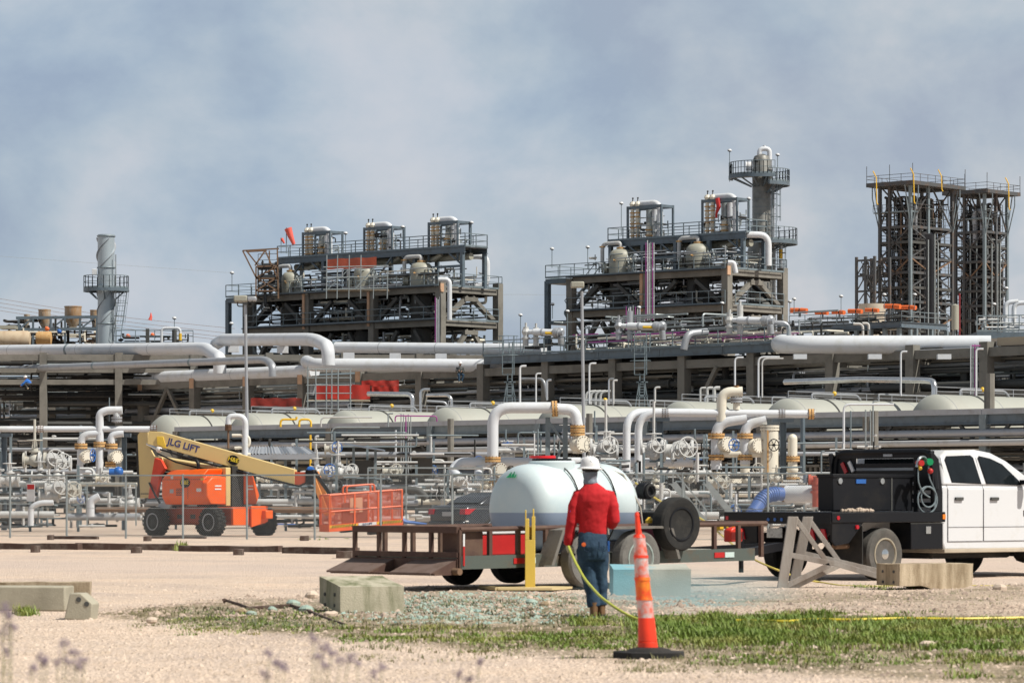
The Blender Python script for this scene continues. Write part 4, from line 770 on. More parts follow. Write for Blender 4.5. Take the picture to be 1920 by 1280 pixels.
# right hand, hidden in front of the body, also gloved
b = MB(T); b.tube([(X(1142), .22, Z(978)), (X(1139), .30, Z(976)), (X(1136), .36, Z(976))], [.034, .042, .034], 10)
for k in range(4): b.tube([(X(1136)-.0, .35, Z(976)+.03-.019*k), (X(1134), .40, Z(976)+.03-.019*k), (X(1127), .415, Z(976)+.028-.019*k)], [.011, .0105, .008], 6)
b.tube([(X(1141), .30, Z(970)), (X(1136), .34, Z(966)), (X(1131), .36, Z(968))], [.013, .012, .009], 6); b.build('glove', gm, pe)
# ---- plant workers
def small_worker(P, label, shirt, trous, pose, flip=1):
    """P: seat/feet point; pose list in metres"""
    class TT:
        def __call__(s, x, y, z=0): return Vector((P.x+x*flip, P.y+y, P.z+z))
    T = TT(); o = thing('person', label, 'person', P); J = pose
    b = MB(T); b.tube([J['hip'], J['chest'], J['neck']], [.13, .14, .05], 10); b.tube([J['neck'], J['head']], [.05, .09], 10); b.ball(J['head'], .105, 12, 1.2)
    for s_ in 'LR':
        b.tube([J['chest2'+s_], J['elb'+s_], J['hand'+s_]], [.06, .045, .03], 8); b.tube([J['hip'+s_], J['knee'+s_], J['foot'+s_]], [.09, .06, .045], 8)
        hd = Vector(J['hand'+s_])
        for k in range(4): b.tube([hd+Vector((.015*k-.02, -.01, 0)), hd+Vector((.018*k-.025, -.03, -.05)), hd+Vector((.018*k-.022, -.01, -.085+.008*abs(k-1))) ], [.011, .010, .007], 5)
        b.tube([hd+Vector((.035, 0, .01)), hd+Vector((.055, -.02, -.03))], [.012, .008], 5)
    remesh(b.build('body', 'skin', o), .02)
    b = MB(T); b.tube([Vector(J['hip'])+Vector((0, 0, -.04)), J['chest'], Vector(J['neck'])], [.17, .19, .08], 12)
    for s_ in 'LR': b.tube([J['chest2'+s_], J['elb'+s_], Vector(J['elb'+s_]).lerp(Vector(J['hand'+s_]), .85)], [.085, .07, .05], 10)
    remesh(b.build('shirt', shirt, o), .02, .03, .1)
    b = MB(T); b.tube([Vector(J['hip'])+Vector((0, 0, .05)), Vector(J['hip'])+Vector((0, -.02, -.08))], [.16, .15], 12)
    for s_ in 'LR': b.tube([J['hip'+s_], J['knee'+s_], J['foot'+s_]], [.11, .085, .06], 10)
    remesh(b.build('trousers', trous, o), .02, .02, .1)
    for s_ in 'LR': f = Vector(J['foot'+s_]); b = MB(T); b.tube([f+Vector((0, .05, 0)), f+Vector((0, -.14, -.03))], [.06, .045], 8); b.build('boot', 'tan', o)
    h = Vector(J['head']); b = MB(T); b.lathe([(.17, .02), (.13, .04), (.13, .08), (.11, .14), (.06, .18), (0, .19)], h, (0, 0, 1), 16); b.build('hard_hat', 'hat', o); return o
sit = dict(hip=(0, 0, .12), chest=(0, -.04, .48), neck=(0, -.08, .68), head=(0, -.12, .82), chest2L=(-.19, -.04, .58), chest2R=(.19, -.04, .58), elbL=(-.28, -.12, .30), elbR=(.28, -.12, .32), handL=(-.06, -.30, .36), handR=(.08, -.30, .30), hipL=(-.1, 0, .08), hipR=(.1, 0, .08), kneeL=(-.08, -.42, .02), kneeR=(.24, -.40, .04), footL=(-.06, -.44, -.46), footR=(.10, -.36, -.44))
bend = dict(hip=(0, 0, .42), chest=(-.22, -.06, .62), neck=(-.32, -.08, .76), head=(-.36, -.10, .88), chest2L=(-.30, -.20, .62), chest2R=(-.22, .14, .62), elbL=(-.52, -.25, .40), elbR=(-.48, .1, .42), handL=(-.76, -.2, .22), handR=(-.74, .1, .22), hipL=(0, -.1, .38), hipR=(0, .1, .38), kneeL=(-.40, -.16, .42), kneeR=(-.42, .14, .40), footL=(-.16, -.16, .06), footR=(-.18, .14, .06))
# ================================================================= boom lift
T = Frame(398, 119, -43)
LFT = thing('boom_lift', 'orange and tan articulated boom lift parked behind the fence', 'boom lift', T(-1.2, 1.2))
tanp = mat('tan_boom_paint', (.60, .46, .20), .5, 0, (.50, .39, .19), .35, 1, var=.06); ore = mat('sunfaded_orange_panel', (.80, .115, .006), .42, 0, (.70, .085, .008), .3, 1, var=.06); ord_ = mat('dull_orange_steel', (.34, .05, .014), .55, 0, (.3, .07, .03), .35, 2, var=.12)
q = lambda px, py, y: (T.hitx(px, y), y, T.z(py, T.hitx(px, y), y))
for x, y, s_ in ((-2.96, 0, -1), (0, 0, -1), (0, 2.45, 1), (-2.96, 2.45, 1)): wheel(T, x, y, .49, .42, s_, LFT, 'rubber', 'clad', dish=.6, blk=1, hubm='dark', discm='skirt')
MB(T).box(-3.1, .5, .42, 2.1, .42, 1.02).build('chassis', ord_, LFT, bevel=.04)
MB(T).prism([(.42, .38), (1.15, .38), (1.15, 1.0), (.42, 1.0)], 'x', .5, .62).build('front_plate', ore, LFT, bevel=.02); MB(T).prism([(1.3, .3), (2.1, .5), (2.1, 1.05), (1.3, 1.05)], 'x', .5, .6).build('front_plate', ore, LFT, bevel=.02)
for x in (-2.96, 0): MB(T).bar((x, -.05, .48), (x, 2.5, .48), .22).build('axle', ord_, LFT)
MB(T).box(.55, .80, 1.8, 2.15, .60, .90).build('steering_bracket', ore, LFT, bevel=.03)
MB(T).cyl((-1.3, 1.25, 1.0), (-1.3, 1.25, 1.2), .6).build('slew_ring', 'dark', LFT)
xb = T.hitx(388, -.15); xa_ = T.hitx(303, -.15); yb = T.hity(424, xb); z0, z1 = 1.10, 2.32
# left hood: sloped top, angled lower edge
b = MB(T)
prof = lambda x, zt: [(-.15, z0+.28), (-.15, zt-.22), (.1, zt), (yb, zt), (yb, z0), (.02, z0)]
b.rings([[(x, y, z) for y, z in prof(x, zt)] for x, zt in ((xa_, z1-.12), (xa_+.25, z1), (xa_+2.2, z1+.03), (xb-.3, z1-.22), (xb, z1-.26))][::-1]); b.build('engine_hood', ore, LFT, ang=25, bevel=.04)
y2 = T.hity(458, xb); y3 = T.hity(487, xb)
b = MB(T); b.rings([[(x, y, z) for y, z in ((y2, z0), (y2, zt), (y3-.3, zt), (y3, zt-.7), (y3-.15, z0))] for x, zt in ((xa_+.3, z1-.1), (xb-.2, z1-.12), (xb, z1-.2))][::-1]); b.build('engine_hood', ore, LFT, ang=25, bevel=.04)
MB(T).box(xa_+.2, xb-.5, yb+.02, y2-.02, 1.1, 1.7).build('turntable', 'dark', LFT)
MB(T).box(xb-.25, xb-.02, T.hity(434, xb)+.05, y2-.02, 1.02, 2.45).build('dark_gap_fill', 'dark', LFT)  # dark box filling the gap between the hoods, its shade put into the colour
MB(T).box(xb-.5, xb-.04, yb+.03, T.hity(434, xb), 1.05, 2.4).build('tan_panel', tanp, LFT, bevel=.02)
MB(T).pipe([(T.hitx(360, -.1), .2, 2.2), (T.hitx(360, -.1), .2, 2.55), (T.hitx(356, -.1), .2, 2.65)], .06, 8).build('exhaust', 'black', LFT)
b = MB(T); b.bar(q(300, 866, 1.1), q(432, 889, 1.1), .5, .40); b.build('lower_boom', tanp, LFT, bevel=.02)
for y in (.8, 1.5): b = MB(T); pts = [q(px, py, y) for px, py in [(258, 816), (262, 810), (277, 810), (277, 833), (289, 855), (303, 857), (308, 872), (297, 876), (284, 900), (281, 932), (263, 934)]]; b.prism([(p[0], p[2]) for p in pts][::-1], 'y', y, y+.06); b.build('upright_plate', tanp, LFT, ang=25)
b = MB(T); pts = [q(px, py, 1.0) for px, py in [(260, 830), (275, 830), (281, 900), (279, 930), (264, 930)]]; b.prism([(p[0], p[2]) for p in pts][::-1], 'y', .86, 1.5); b.build('upright_beam', 'dark', LFT)
b = MB(T); pts = [q(px, py, .7) for px, py in [(294, 858), (304, 862), (312, 878), (303, 890), (296, 932), (282, 934), (286, 904)]]; b.prism([(p[0], p[2]) for p in pts][::-1], 'y', .6, .74); b.build('link_plate', mat('lift_red_orange', (.62, .045, .01), .5), LFT)
MB(T).tube([q(270, 828, .9), q(292, 829, .9)], .09, 10).build('lift_cylinder', 'black', LFT); MB(T).tube([q(296, 842, .75), q(276, 832, .75)], .05, 8).build('cylinder_rod', 'chrome', LFT)
MB(T).ball(Vector(q(298, 842, .7)), .12, 10).build('cylinder_end', 'hat', LFT)
for k in range(5): MB(T).box(*sorted([T.hitx(264+k*3.6, .79), T.hitx(266+k*3.6, .79)]), .785, .80, 1.46, 1.5).build('warning_mark', 'black', LFT)
MB(T).prism([(xa_-.5, .95), (xa_+.1, .95), (xa_+.3, 1.15), (xa_-.1, 1.25), (xa_-.5, 1.1)], 'y', .1, .9).build('hose_bundle', 'clad', LFT, bevel=.04)
# main boom, slewed a little further across the view
BT = Frame(298, 120.5, -9); qb = lambda px, py, y=0: (BT.hitx(px, y), y, BT.z(py, BT.hitx(px, y), y))
P = [qb(px, py) for px, py in ((279, 808), (300, 809), (552, 880), (552, 909), (313, 841), (300, 838), (276, 832))]
b = MB(BT); b.prism([(p[0], p[2]) for p in P], 'y', 0, .42); b.build('main_boom', tanp, LFT, bevel=.015)
P = [qb(px, py, -.02) for px, py in ((294, 818), (306, 818), (312, 840), (307, 840), (303, 836), (295, 833))]; MB(BT).prism([(p[0], p[2]) for p in P], 'y', -.05, .47).build('boom_bracket', mat('boom_bracket_yellow', (.66, .45, .05), .5), LFT, bevel=.01)
P = [qb(px, py) for px, py in ((552, 884), (573, 885), (575, 893), (571, 907), (552, 909))]; MB(BT).prism([(p[0], p[2]) for p in P], 'y', .03, .39).build('boom_end', mat('dull_red_orange', (.50, .08, .03), .5), LFT, bevel=.01)
MB(BT).tube([qb(573, 889, -.02), qb(573, 889, .5)], .13, 10).build('knuckle', 'blue', LFT) if 0 else MB(BT).box(BT.hitx(572), BT.hitx(590), .0, .42, BT.z(908, 4), BT.z(880, 4)).build('knuckle', 'black', LFT, bevel=.05)
MB(BT).cyl(qb(578, 880, .1), qb(586, 880, .1), .09).build('rotator', 'blue', LFT)
for dx, dy in ((0, 0), (10, 1)): MB(BT).bar(qb(583+dx, 884, .1+dy*.3), qb(614+dx, 966, .1+dy*.3), .16).build('jib_arm', mat('jib_orange', (.68, .26, .06), .5) if dx == 0 else bpy.data.materials['jib_orange'], LFT, bevel=.01)
MB(BT).bar(qb(590, 884, .2), qb(628, 940, .2), .12).build('jib_cylinder', 'black', LFT)
d = BT(1, 0)-BT(0, 0); a = Vector(P[0]); dirb = (Vector(BT(*qb(552, 880)))-Vector(BT(*qb(300, 809)))).normalized(); upb = Vector((0, 0, 1)); upb = (upb-dirb*upb.dot(dirb)).normalized()
bl = mat('navy_lettering', (.03, .04, .16), .5)
MB().text('JLG LIFT', .33, BT(*qb(344, 835.2, -.006)), dirb, upb).build('lettering', bl, LFT)
def logo(o, r_, u_, sx, sz, par):
    o = Vector(o); r_ = Vector(r_).normalized(); u_ = Vector(u_).normalized(); n_ = r_.cross(u_); b = MB(); k = 24
    b.rings([[o+r_*math.cos(a)*sx+u_*math.sin(a)*sz+n_*t for a in [2*math.pi*j/k for j in range(k)]] for t in (-.01, .004)]); b.build('logo_oval', 'black', par)
    MB().text('H&E', sz*1.25, o+n_*.008+u_*sz*.06, r_, u_).build('lettering', mat('logo_yellow', (.72, .55, .03), .5) if 'logo_yellow' not in bpy.data.materials else bpy.data.materials['logo_yellow'], par)
logo(BT(*qb(437.5, 862, -.012)), dirb, upb, .21, .17, LFT)
ld = T(1, 0)-T(0, 0); logo(T(T.hitx(347, -.16), -.165, 1.86), ld, (0, 0, 1), .26, .17, LFT)
fd = T(0, 1)-T(0, 0); wl = mat('white_lettering', (.75, .75, .75), .5)
for y in ((yb+0.0)*.5, (y2+y3)/2-.1):
    for dz in (1.73, 1.62): MB(T).box(xb+.002, xb+.012, y-.16, y+.14, dz, dz+.045).build('white_decal', wl, LFT)
# hoses, louvres and stickers that break up the plain panels
MB(BT).tube([qb(300, 842, -.03), qb(380, 866, -.03), qb(470, 889, -.03), qb(560, 911, -.03), qb(586, 900, -.05)], .035, 6).build('hydraulic_hose', 'black', LFT)
MB(T).tube([q(280, 905, .6), q(292, 930, .4), q(302, 946, .3), q(330, 950, .2)], .04, 6).build('hydraulic_hose', 'black', LFT); MB(T).tube([q(296, 850, .6), q(330, 866, .7), q(400, 884, .8)], .03, 6).build('hydraulic_hose', 'black', LFT)
for k in range(5): MB(T).box(T.hitx(330, -.16), T.hitx(344, -.16), -.158, -.15, 1.42+k*.055, 1.445+k*.055).build('louvre', 'skirt', LFT)
for x_, z_, w2, h2, m_ in ((368, 1.55, .25, .12, 'lampw'), (318, 1.5, .2, .14, 'clad'), (376, 1.95, .16, .08, 'yellow'), (320, 2.0, .12, .1, 'lampw')): MB(T).box(T.hitx(x_, -.16), T.hitx(x_, -.16)+w2, -.157, -.15, z_, z_+h2).build('sticker', m_, LFT)
MB(T).box(xa_+.02, xb-.02, -.156, -.148, 1.97, 1.985).build('panel_gap', 'skirt', LFT); MB(T).box(T.hitx(352, -.15), T.hitx(352, -.15)+.015, -.156, -.148, 1.3, 2.05).build('panel_gap', 'skirt', LFT)
for x_ in (-2.3, -1.6, -.7): MB(T).box(x_, x_+.25, .405, .42, .6, .75).build('sticker', 'skirt', LFT)
# basket
KT = Frame(618, 116, 22, .075); bl_, bd = 2.62, 1.0; z0 = .30; z1 = 1.42
bo = mat('basket_orange', (.74, .12, .03), .5, 0, None, var=.08); msh = mat('orange_expanded_mesh', (.60, .10, .04), .6, alpha=.42)
bk = thing('basket', None, None, (0, 0, 0)); bk.parent = LFT; bk.location = KT(1.3, .5, z0)-LFT.location
fr = MB(KT)
for x in (0, .02, .9, 1.75, bl_):
    for y in (0, bd): fr.bar((x, y, z0), (x, y, z1), .055)
for z in (z0+.56, z1): fr.tube([(0, 0, z), (bl_, 0, z), (bl_, bd, z), (0, bd, z), (0, 0, z)], .032, 6)
fr.tube(bent([(.65, .1, z1), (.65, .1, z1+.26), (1.65, .1, z1+.26), (1.65, .1, z1)], .1), .035, 6); fr.tube(bent([(.65, .5, z1), (.65, .5, z1+.26), (1.65, .5, z1+.26), (1.65, .5, z1)], .1), .035, 6)
fr.build('basket_frame', bo, bk)
MB(KT).box(0, bl_, 0, bd, z0-.04, z0).build('basket_floor', ord_, bk)
b = MB(KT); b.box(-.03, bl_+.03, -.03, 0, z0-.12, z0+.12); b.box(-.03, 0, 0, bd, z0-.12, z0+.12); b.box(bl_, bl_+.03, 0, bd, z0-.12, z0+.12); b.build('toe_board', bo, bk)
b = MB(KT)
for xs, ys, n in (((0, bl_), (0, 0), 0), ((0, bl_), (bd, bd), 0), ((0, 0), (0, bd), 0), ((bl_, bl_), (0, bd), 0)): b.add([(xs[0], ys[0], z0+.1), (xs[1], ys[1], z0+.1), (xs[1], ys[1], z1-.02), (xs[0], ys[0], z1-.02)], [(0, 1, 2, 3)])
b.build('mesh_panel', msh, bk)
b = MB(KT)
for k in range(26):
    x = .05+k*.1
    if .95 < x < 1.68: continue
    b.prism([(x, z0+.0), (x+.05, z0+.0), (x+.10, z0+.09), (x+.05, z0+.09)], 'y', -.036, -.030)
b.build('warning_stripes', 'black', bk)
b = MB(KT); b.box(0, 1.0, -.034, -.031, z0, z0+.09); b.box(1.7, bl_, -.034, -.031, z0, z0+.09); b.build('yellow_strip', mat('hazard_yellow', (.80, .50, .02), .5), bk)
b = MB(KT); b.box(1.03, 1.68, -.036, -.031, z0-.01, z0+.10); b.build('name_plate', 'hat', bk); dd = KT(1, 0)-KT(0, 0)
MB().text('JLG LIFT', .10, KT(1.35, -.042, z0+.045), Vector((dd.x, dd.y, .075)), (0, 0, 1)).build('lettering', bl, bk)
MB(KT).box(.95, 1.4, .6, .7, z0+.45, z0+.95).build('document_box', mat('pale_tan_box', (.62, .50, .34), .6), bk); MB(KT).box(.7, 1.6, .65, .8, z0+.05, z0+.8).build('control_box', 'dark', bk); MB(KT).cyl((1.9, .2, z0+.35), (1.9, .2, z0+.7), .07).build('extinguisher', 'hat', bk)
MB(KT).box(.6, 1.0, .4, .7, z0-.2, z0-.05).build('bracket', 'black', bk); MB(KT).box(1.6, 2.0, .3, .7, z0-.35, z0-.05).build('foot_box', 'dark', bk)
# ================================================================= chain link fence
FT = Frame(0, 114, math.degrees(math.atan2(100-114, (1920-960)*100/F+960*114/F)))
fz = 2.07
fn = thing('chain_link_fence', 'long galvanised chain link fence running across behind the vehicles', 'fence', FT(0, 0))
fx = [FT.hitx(p) for p in (-90, 19, 125, 236, 343, 463, 590, 714, 848, 990, 1130, 1280, 1440, 1604, 1770, 1940, 2110)]
for x in fx: MB(FT).cyl((x, 0, -.1), (x, 0, fz+.04), .036, n=8).build('fence_post', 'galv', fn)
for a, b_ in zip(fx, fx[1:]): MB(FT).cyl((a, 0, fz), (b_, 0, fz), .028, n=6).build('top_rail', 'galv', fn)
b = MB(FT); b.tube([(fx[0], 0, .08), (fx[-1], 0, .08)], .006, 4); b.tube([(fx[0], 0, 1.0), (fx[-1], 0, 1.0)], .008, 4); x = fx[0]-2; w_ = .0042
while x < fx[-1]:
    for sg in (1, -1):
        a0, a1 = (x, x+fz) if sg > 0 else (x+fz, x); b.add([(a0-w_, sg*.004, .04), (a0+w_, sg*.004, .04), (a1+w_, sg*.004, fz+.03), (a1-w_, sg*.004, fz+.03)], [(0, 1, 2, 3)])
    x += .075
b.build('chain_link', 'galv', fn, ang=1)
MB(FT).box(FT.hitx(50), FT.hitx(70), -.03, -.02, 1.3, 1.9).build('sign_panel', 'hat', None, 'small white notice board on the fence at the left', 'sign') if 0 else None
sg = thing('notice_sign', 'small white notice with red heading wired to the fence at the left', 'sign', FT(FT.hitx(58), -.03, 1.35)); MB(FT).box(FT.hitx(51), FT.hitx(66), -.03, -.02, 1.22, 1.82).build('board', 'lampw', sg); MB(FT).box(FT.hitx(52), FT.hitx(65), -.035, -.03, 1.62, 1.78).build('red_heading', 'red', sg)
# ================================================================= process plant
def P3(lst): return [A(*p) for p in lst]
def pipe_thing(pts, dpx, m, label, name='pipe', group=None, bend=None, rings=(), n=14, saddles=()):
    """pts in (px, py, Y); dpx = diameter in photo pixels at the first point"""
    w = P3(pts); r = dpx*pts[0][2]/F/2
    o = thing(name, label, 'pipe', (sum(p.x for p in w)/len(w), w[0].y, min(p.z for p in w)-r), group)
    MB().pipe(w, r, n, bend or r*3.2, 6).build('pipe_run', m, o)
    for t in rings:
        c = w[0].lerp(w[1], t); d = (w[1]-w[0]).normalized(); MB().cyl(c-d*.12, c+d*.12, r*1.06, n=n).build('collar', 'rail' if t > 0 else m, o)
    L_ = (w[1]-w[0]).length if len(w) < 3 or (w[1]-w[0]).length > 8 else 0
    if dpx > 12 and L_ > 10:
        for k in range(1, int(L_/5)): c = w[0].lerp(w[1], k*5/L_); d = (w[1]-w[0]).normalized(); MB().cyl(c-d*.03, c+d*.03, r*1.012, n=n).build('cladding_joint', 'clad', o)
    for px, py, Y, h in saddles: c = A(px, py, Y); MB().box(c.x-.4, c.x+.4, c.y-.3, c.y+.3, c.z-h, c.z).build('saddle', 'white', o)
    return o
def lamp(px, py, Y, drop=1.5, label='small floodlight on a thin mast', s=1, base=None):
    c = A(px, py, Y); o = thing('floodlight', label, 'light', c-Vector((0, 0, drop)), 'floodlights around the plant')
    MB().cyl(c-Vector((0, 0, drop)), c, .035, n=6).build('mast', 'rail', o)
    r = .17*s*Y/280; MB().lathe([(0, r*.7), (r*.7, r*.6), (r*1.05, r*.1), (r*1.1, -r*.1)], c, (.15, -.1, 1), 12).build('housing', 'lampw', o); MB().lathe([(r*1.05, -r*.12), (r*.8, -r*.6), (0, -r*.8)], c, (.15, -.1, 1), 12).build('glass', 'lampd', o); return o
def columns(T, pts, z0, z1, w, m, o, name='column', n=100):
    for x, y in pts[:n]: MB(T).box(x-w/2, x+w/2, y-w/2, y+w/2, z0, z1 if not callable(z1) else z1(x, y)).build(name, m, o)
def clutter(T, x0, x1, y0, y1, z0, z1, n, seed, rmax=.16, o=None, name='piping', m='clad', ax=(3, 1, 3)):
    rr = random.Random(seed); b = MB(T)
    for _ in range(n):
        x, y, z = rr.uniform(x0, x1), rr.uniform(y0, y1), rr.uniform(z0, z1); r = rr.uniform(.04, rmax); k = rr.choices((0, 1, 2), ax)[0]; L_ = rr.uniform(.12, .45)
        p = [x, y, z]; q = list(p); lo = (x0, y0, z0)[k]; hi = (x1, y1, z1)[k]; q[k] = max(lo, min(hi, p[k]+(hi-lo)*L_*rr.choice((-1, 1))))
        if abs(q[k]-p[k]) < .3: continue
        pts = [p, q]
        if rr.random() < .5:
            k2 = (k+rr.choice((1, 2))) % 3; e = list(q); e[k2] = max((x0, y0, z0)[k2], min((x1, y1, z1)[k2], q[k2]+rr.choice((-1, 1))*rr.uniform(.4, 2)));
            if abs(e[k2]-q[k2]) > .3: pts.append(e)
        b.pipe(pts, r, 6, r*3, 3)
        if rr.random() < .35: b.flange(Vector(p).lerp(Vector(q), .5), Vector(q)-Vector(p), r*1.6, .04)
    return b.build(name, m, o, kind='stuff' if n >= 60 and o is not None else None)
def valve(b, b2, c, s, ax=(1, 0, 0), wheel=True, stem=1.0, up=(0, 0, 1)):
    """gate valve: b takes body+flanges, b2 the handwheel"""
    c = Vector(c); d = Vector(ax).normalized(); u = Vector(up)
    b.ball(c, .24*s, 10); b.cyl(c-d*.34*s, c+d*.34*s, .16*s, n=10)
    for k in (-1, 1): b.flange(c+d*.36*s*k, d, .27*s, .035*s)
    b.cyl(c, c+u*.40*s, .12*s, n=8); b.flange(c+u*.30*s, u, .2*s, .03*s); b.cyl(c+u*.4*s, c+u*(.6+.5*stem)*s, .05*s, n=6)
    for k in (-1, 1): b.bar(c+u*.33*s+d*.09*s*k, c+u*.66*s+d*.05*s*k, .04*s)
    if wheel: b2.hand(c+u*.68*s, u, .26*s, .022*s)
def valve_thing(px, py, Y, s, label, m='cream', wm=None, ax=(1, 0, 0), up=(0, 0, 1), facing=False, group='handwheel valves of the front manifold', stem=1):
    c = A(px, py, Y); o = thing('gate_valve', label, 'valve', c-Vector((0, 0, .3*s)), group); b = MB(); w = MB()
    if facing:   # handwheel faces the camera
        valve(b, w, c, s, ax, True, .3, Vector((.35, -1, .1)).normalized())
    else: valve(b, w, c, s, ax, True, stem, up)
    b.build('valve_body', m, o); w.build('handwheel', wm or m, o); return o
# ---------------------------------------------------------------- two compressor-deck structures
def drum(T, x, y, z0, r, h, zsk, label, grp, flip=1):
    o = thing('vessel', label, 'vessel', T(x, y, z0), grp)
    MB(T).lathe([(r, 0), (r, h*.72), (r*.93, h*.86), (r*.7, h*.97), (r*.3, h*1.02), (0, h*1.03)], (x, y, z0), (0, 0, 1), 28).build('shell', 'drum', o)
    MB(T).cyl((x, y, zsk), (x, y, z0), r*.92, n=24).build('skirt', 'skirt', o)
    g = MB(T); zt = z0+h*1.0; g.pipe([(x, y, zt), (x, y, zt+.55), (x-1.9*r, y-.1, zt+.55), (x-1.9*r, y-.1, zt-1.4)], .17, 10); g.build('outlet_pipe', 'whited', o)
    f = MB(T); f.flange((x, y, zt+.12), (0, 0, 1), .36, .06); f.flange((x-1.9*r, y-.1, zt+.3), (0, 0, 1), .26, .05); f.build('rusty_flange', 'rustf', o)
    m_ = MB(T); c = Vector((x-r*1.0, y-r*.35, z0+.75)); d = Vector((-1, -.35, 0)).normalized(); m_.cyl(c, c+d*.35, .42, n=18); m_.flange(c+d*.38, d, .50, .05); m_.build('manway', 'drum', o); MB(T).torus(c+d*.46, d, .44, .04, 18, 5).build('manway_ring', 'rail', o)
    n_ = MB(T); n_.cyl((x+.2, y-r, z0+h*.55), (x+.25, y-r-.15, z0+h*.6), .08); n_.build('nozzle', 'rustf', o)
    for sx, zz_ in ((1, .7), (1, 1.3)): q = MB(T); q.cyl((x+r*.9, y-.3, z0+zz_), (x+r+.5, y-.35, z0+zz_), .12); q.flange((x+r+.3, y-.34, z0+zz_), (1, 0, 0), .2); q.build('side_nozzle', 'cream', o)
    t = MB(T); rr = random.Random(int(x*7)); 
    for k in range(6): xx = x+r+.3+.16*k; t.pipe([(xx, y-.6, z0), (xx, y-.6, z0+rr.uniform(.6, 1.7)), (xx+rr.uniform(-.4, .4), y-.4, z0+1.7)], .035, 5)
    t.build('impulse_tubing', 'steell', o); return o
def cage(T, x0, x1, y0, y1, z0, z1, label, grp, colr=None):
    o = thing('relief_valve_module', label, 'pipe module', T((x0+x1)/2, (y0+y1)/2, z0), grp); w = .15; z1 -= .18
    for x in (x0, x1):
        for y in (y0, y1): MB(T).box(x-w/2, x+w/2, y-w/2, y+w/2, z0-1, z1).build('post', 'steel', o)
    b = MB(T)
    for y in (y0, y1): b.bar((x0, y, z1-.13), (x1, y, z1-.13), .12, .24)
    for x in (x0, x1): b.bar((x, y0, z1-.13), (x, y1, z1-.13), .12, .22)
    b.build('top_beam', 'steel', o); ym = (y0+y1)/2-.4; L_ = x1-x0
    h = MB(T); zt = z1+.18; h.pipe([(x0+.3, ym, zt), (x1-.42, ym, zt), (x1-.42, ym, z0)], .25, 16, .8, 8); h.build('header_pipe', 'white', o)
    for i, fx in enumerate((.12, .27)):
        x = x0+L_*fx; v = MB(T); v.cyl((x, y0+.1, z0), (x, y0+.1, z1+.1), .15, n=10); v.ball((x, y0+.1, z0+(z1-z0)*.58), .22, 8); v.ball((x, y0+.1, z0+(z1-z0)*.25), .22, 8); v.ball((x, y0+.1, z1+.16), .26, 8); v.cyl((x, y0+.1, z1+.1), (x, ym, z1+.1), .14); v.build('relief_valve', 'cream', o)
        for q in (.12, .36, .48, .68, .80): MB(T).flange((x, y0+.1, z0+(z1-z0)*q), (0, 0, 1), .24, .045).build('rusty_flange', 'rustf', o)
        e = MB(T); e.cyl((x, y0+.1, z1+.3), (x+.12, y0, z1+.62), .04, n=5); e.ball((x+.12, y0, z1+.64), .08, 6); e.build('valve_bonnet', 'dark', o)
    for fx, m_ in ((.46, 'steell'), (.62, 'white')):
        x = x0+L_*fx; MB(T).cyl((x, ym+.5, z0+.2), (x, ym+.5, z1-.3), .3 if fx < .6 else .26, n=14).build('silencer', m_, o)
    x = x0+L_*.56; v = MB(T); v.cyl((x, y0+.3, z0), (x, y0+.3, z0+1.1), .2); v.ball((x, y0+.3, z0+1.15), .2); v.build('blind_stub', 'cream', o); f = MB(T); f.flange((x, y0+.3, z0+.75), (0, 0, 1), .3, .05); f.flange((x, y0+.3, z0+.3), (0, 0, 1), .3, .05); f.build('rusty_flange', 'rustf', o)
    clutter(T, x0, x1, y0, y1, z0+.2, z1-.6, 26, int(x0*3+91), .06, o, 'small_piping', 'steell'); clutter(T, x0, x1, y0, y1, z0+.1, z0+1.6, 14, int(x0*5+31), .09, o, 'small_valves', 'dark')
    if colr: MB(T).bar((x0+L_*.72, y0-.1, z1-.2), (x0+L_*.70, y0-.1, z0+.9), .1, .3).build('hanging_strip', colr, o)
    return o
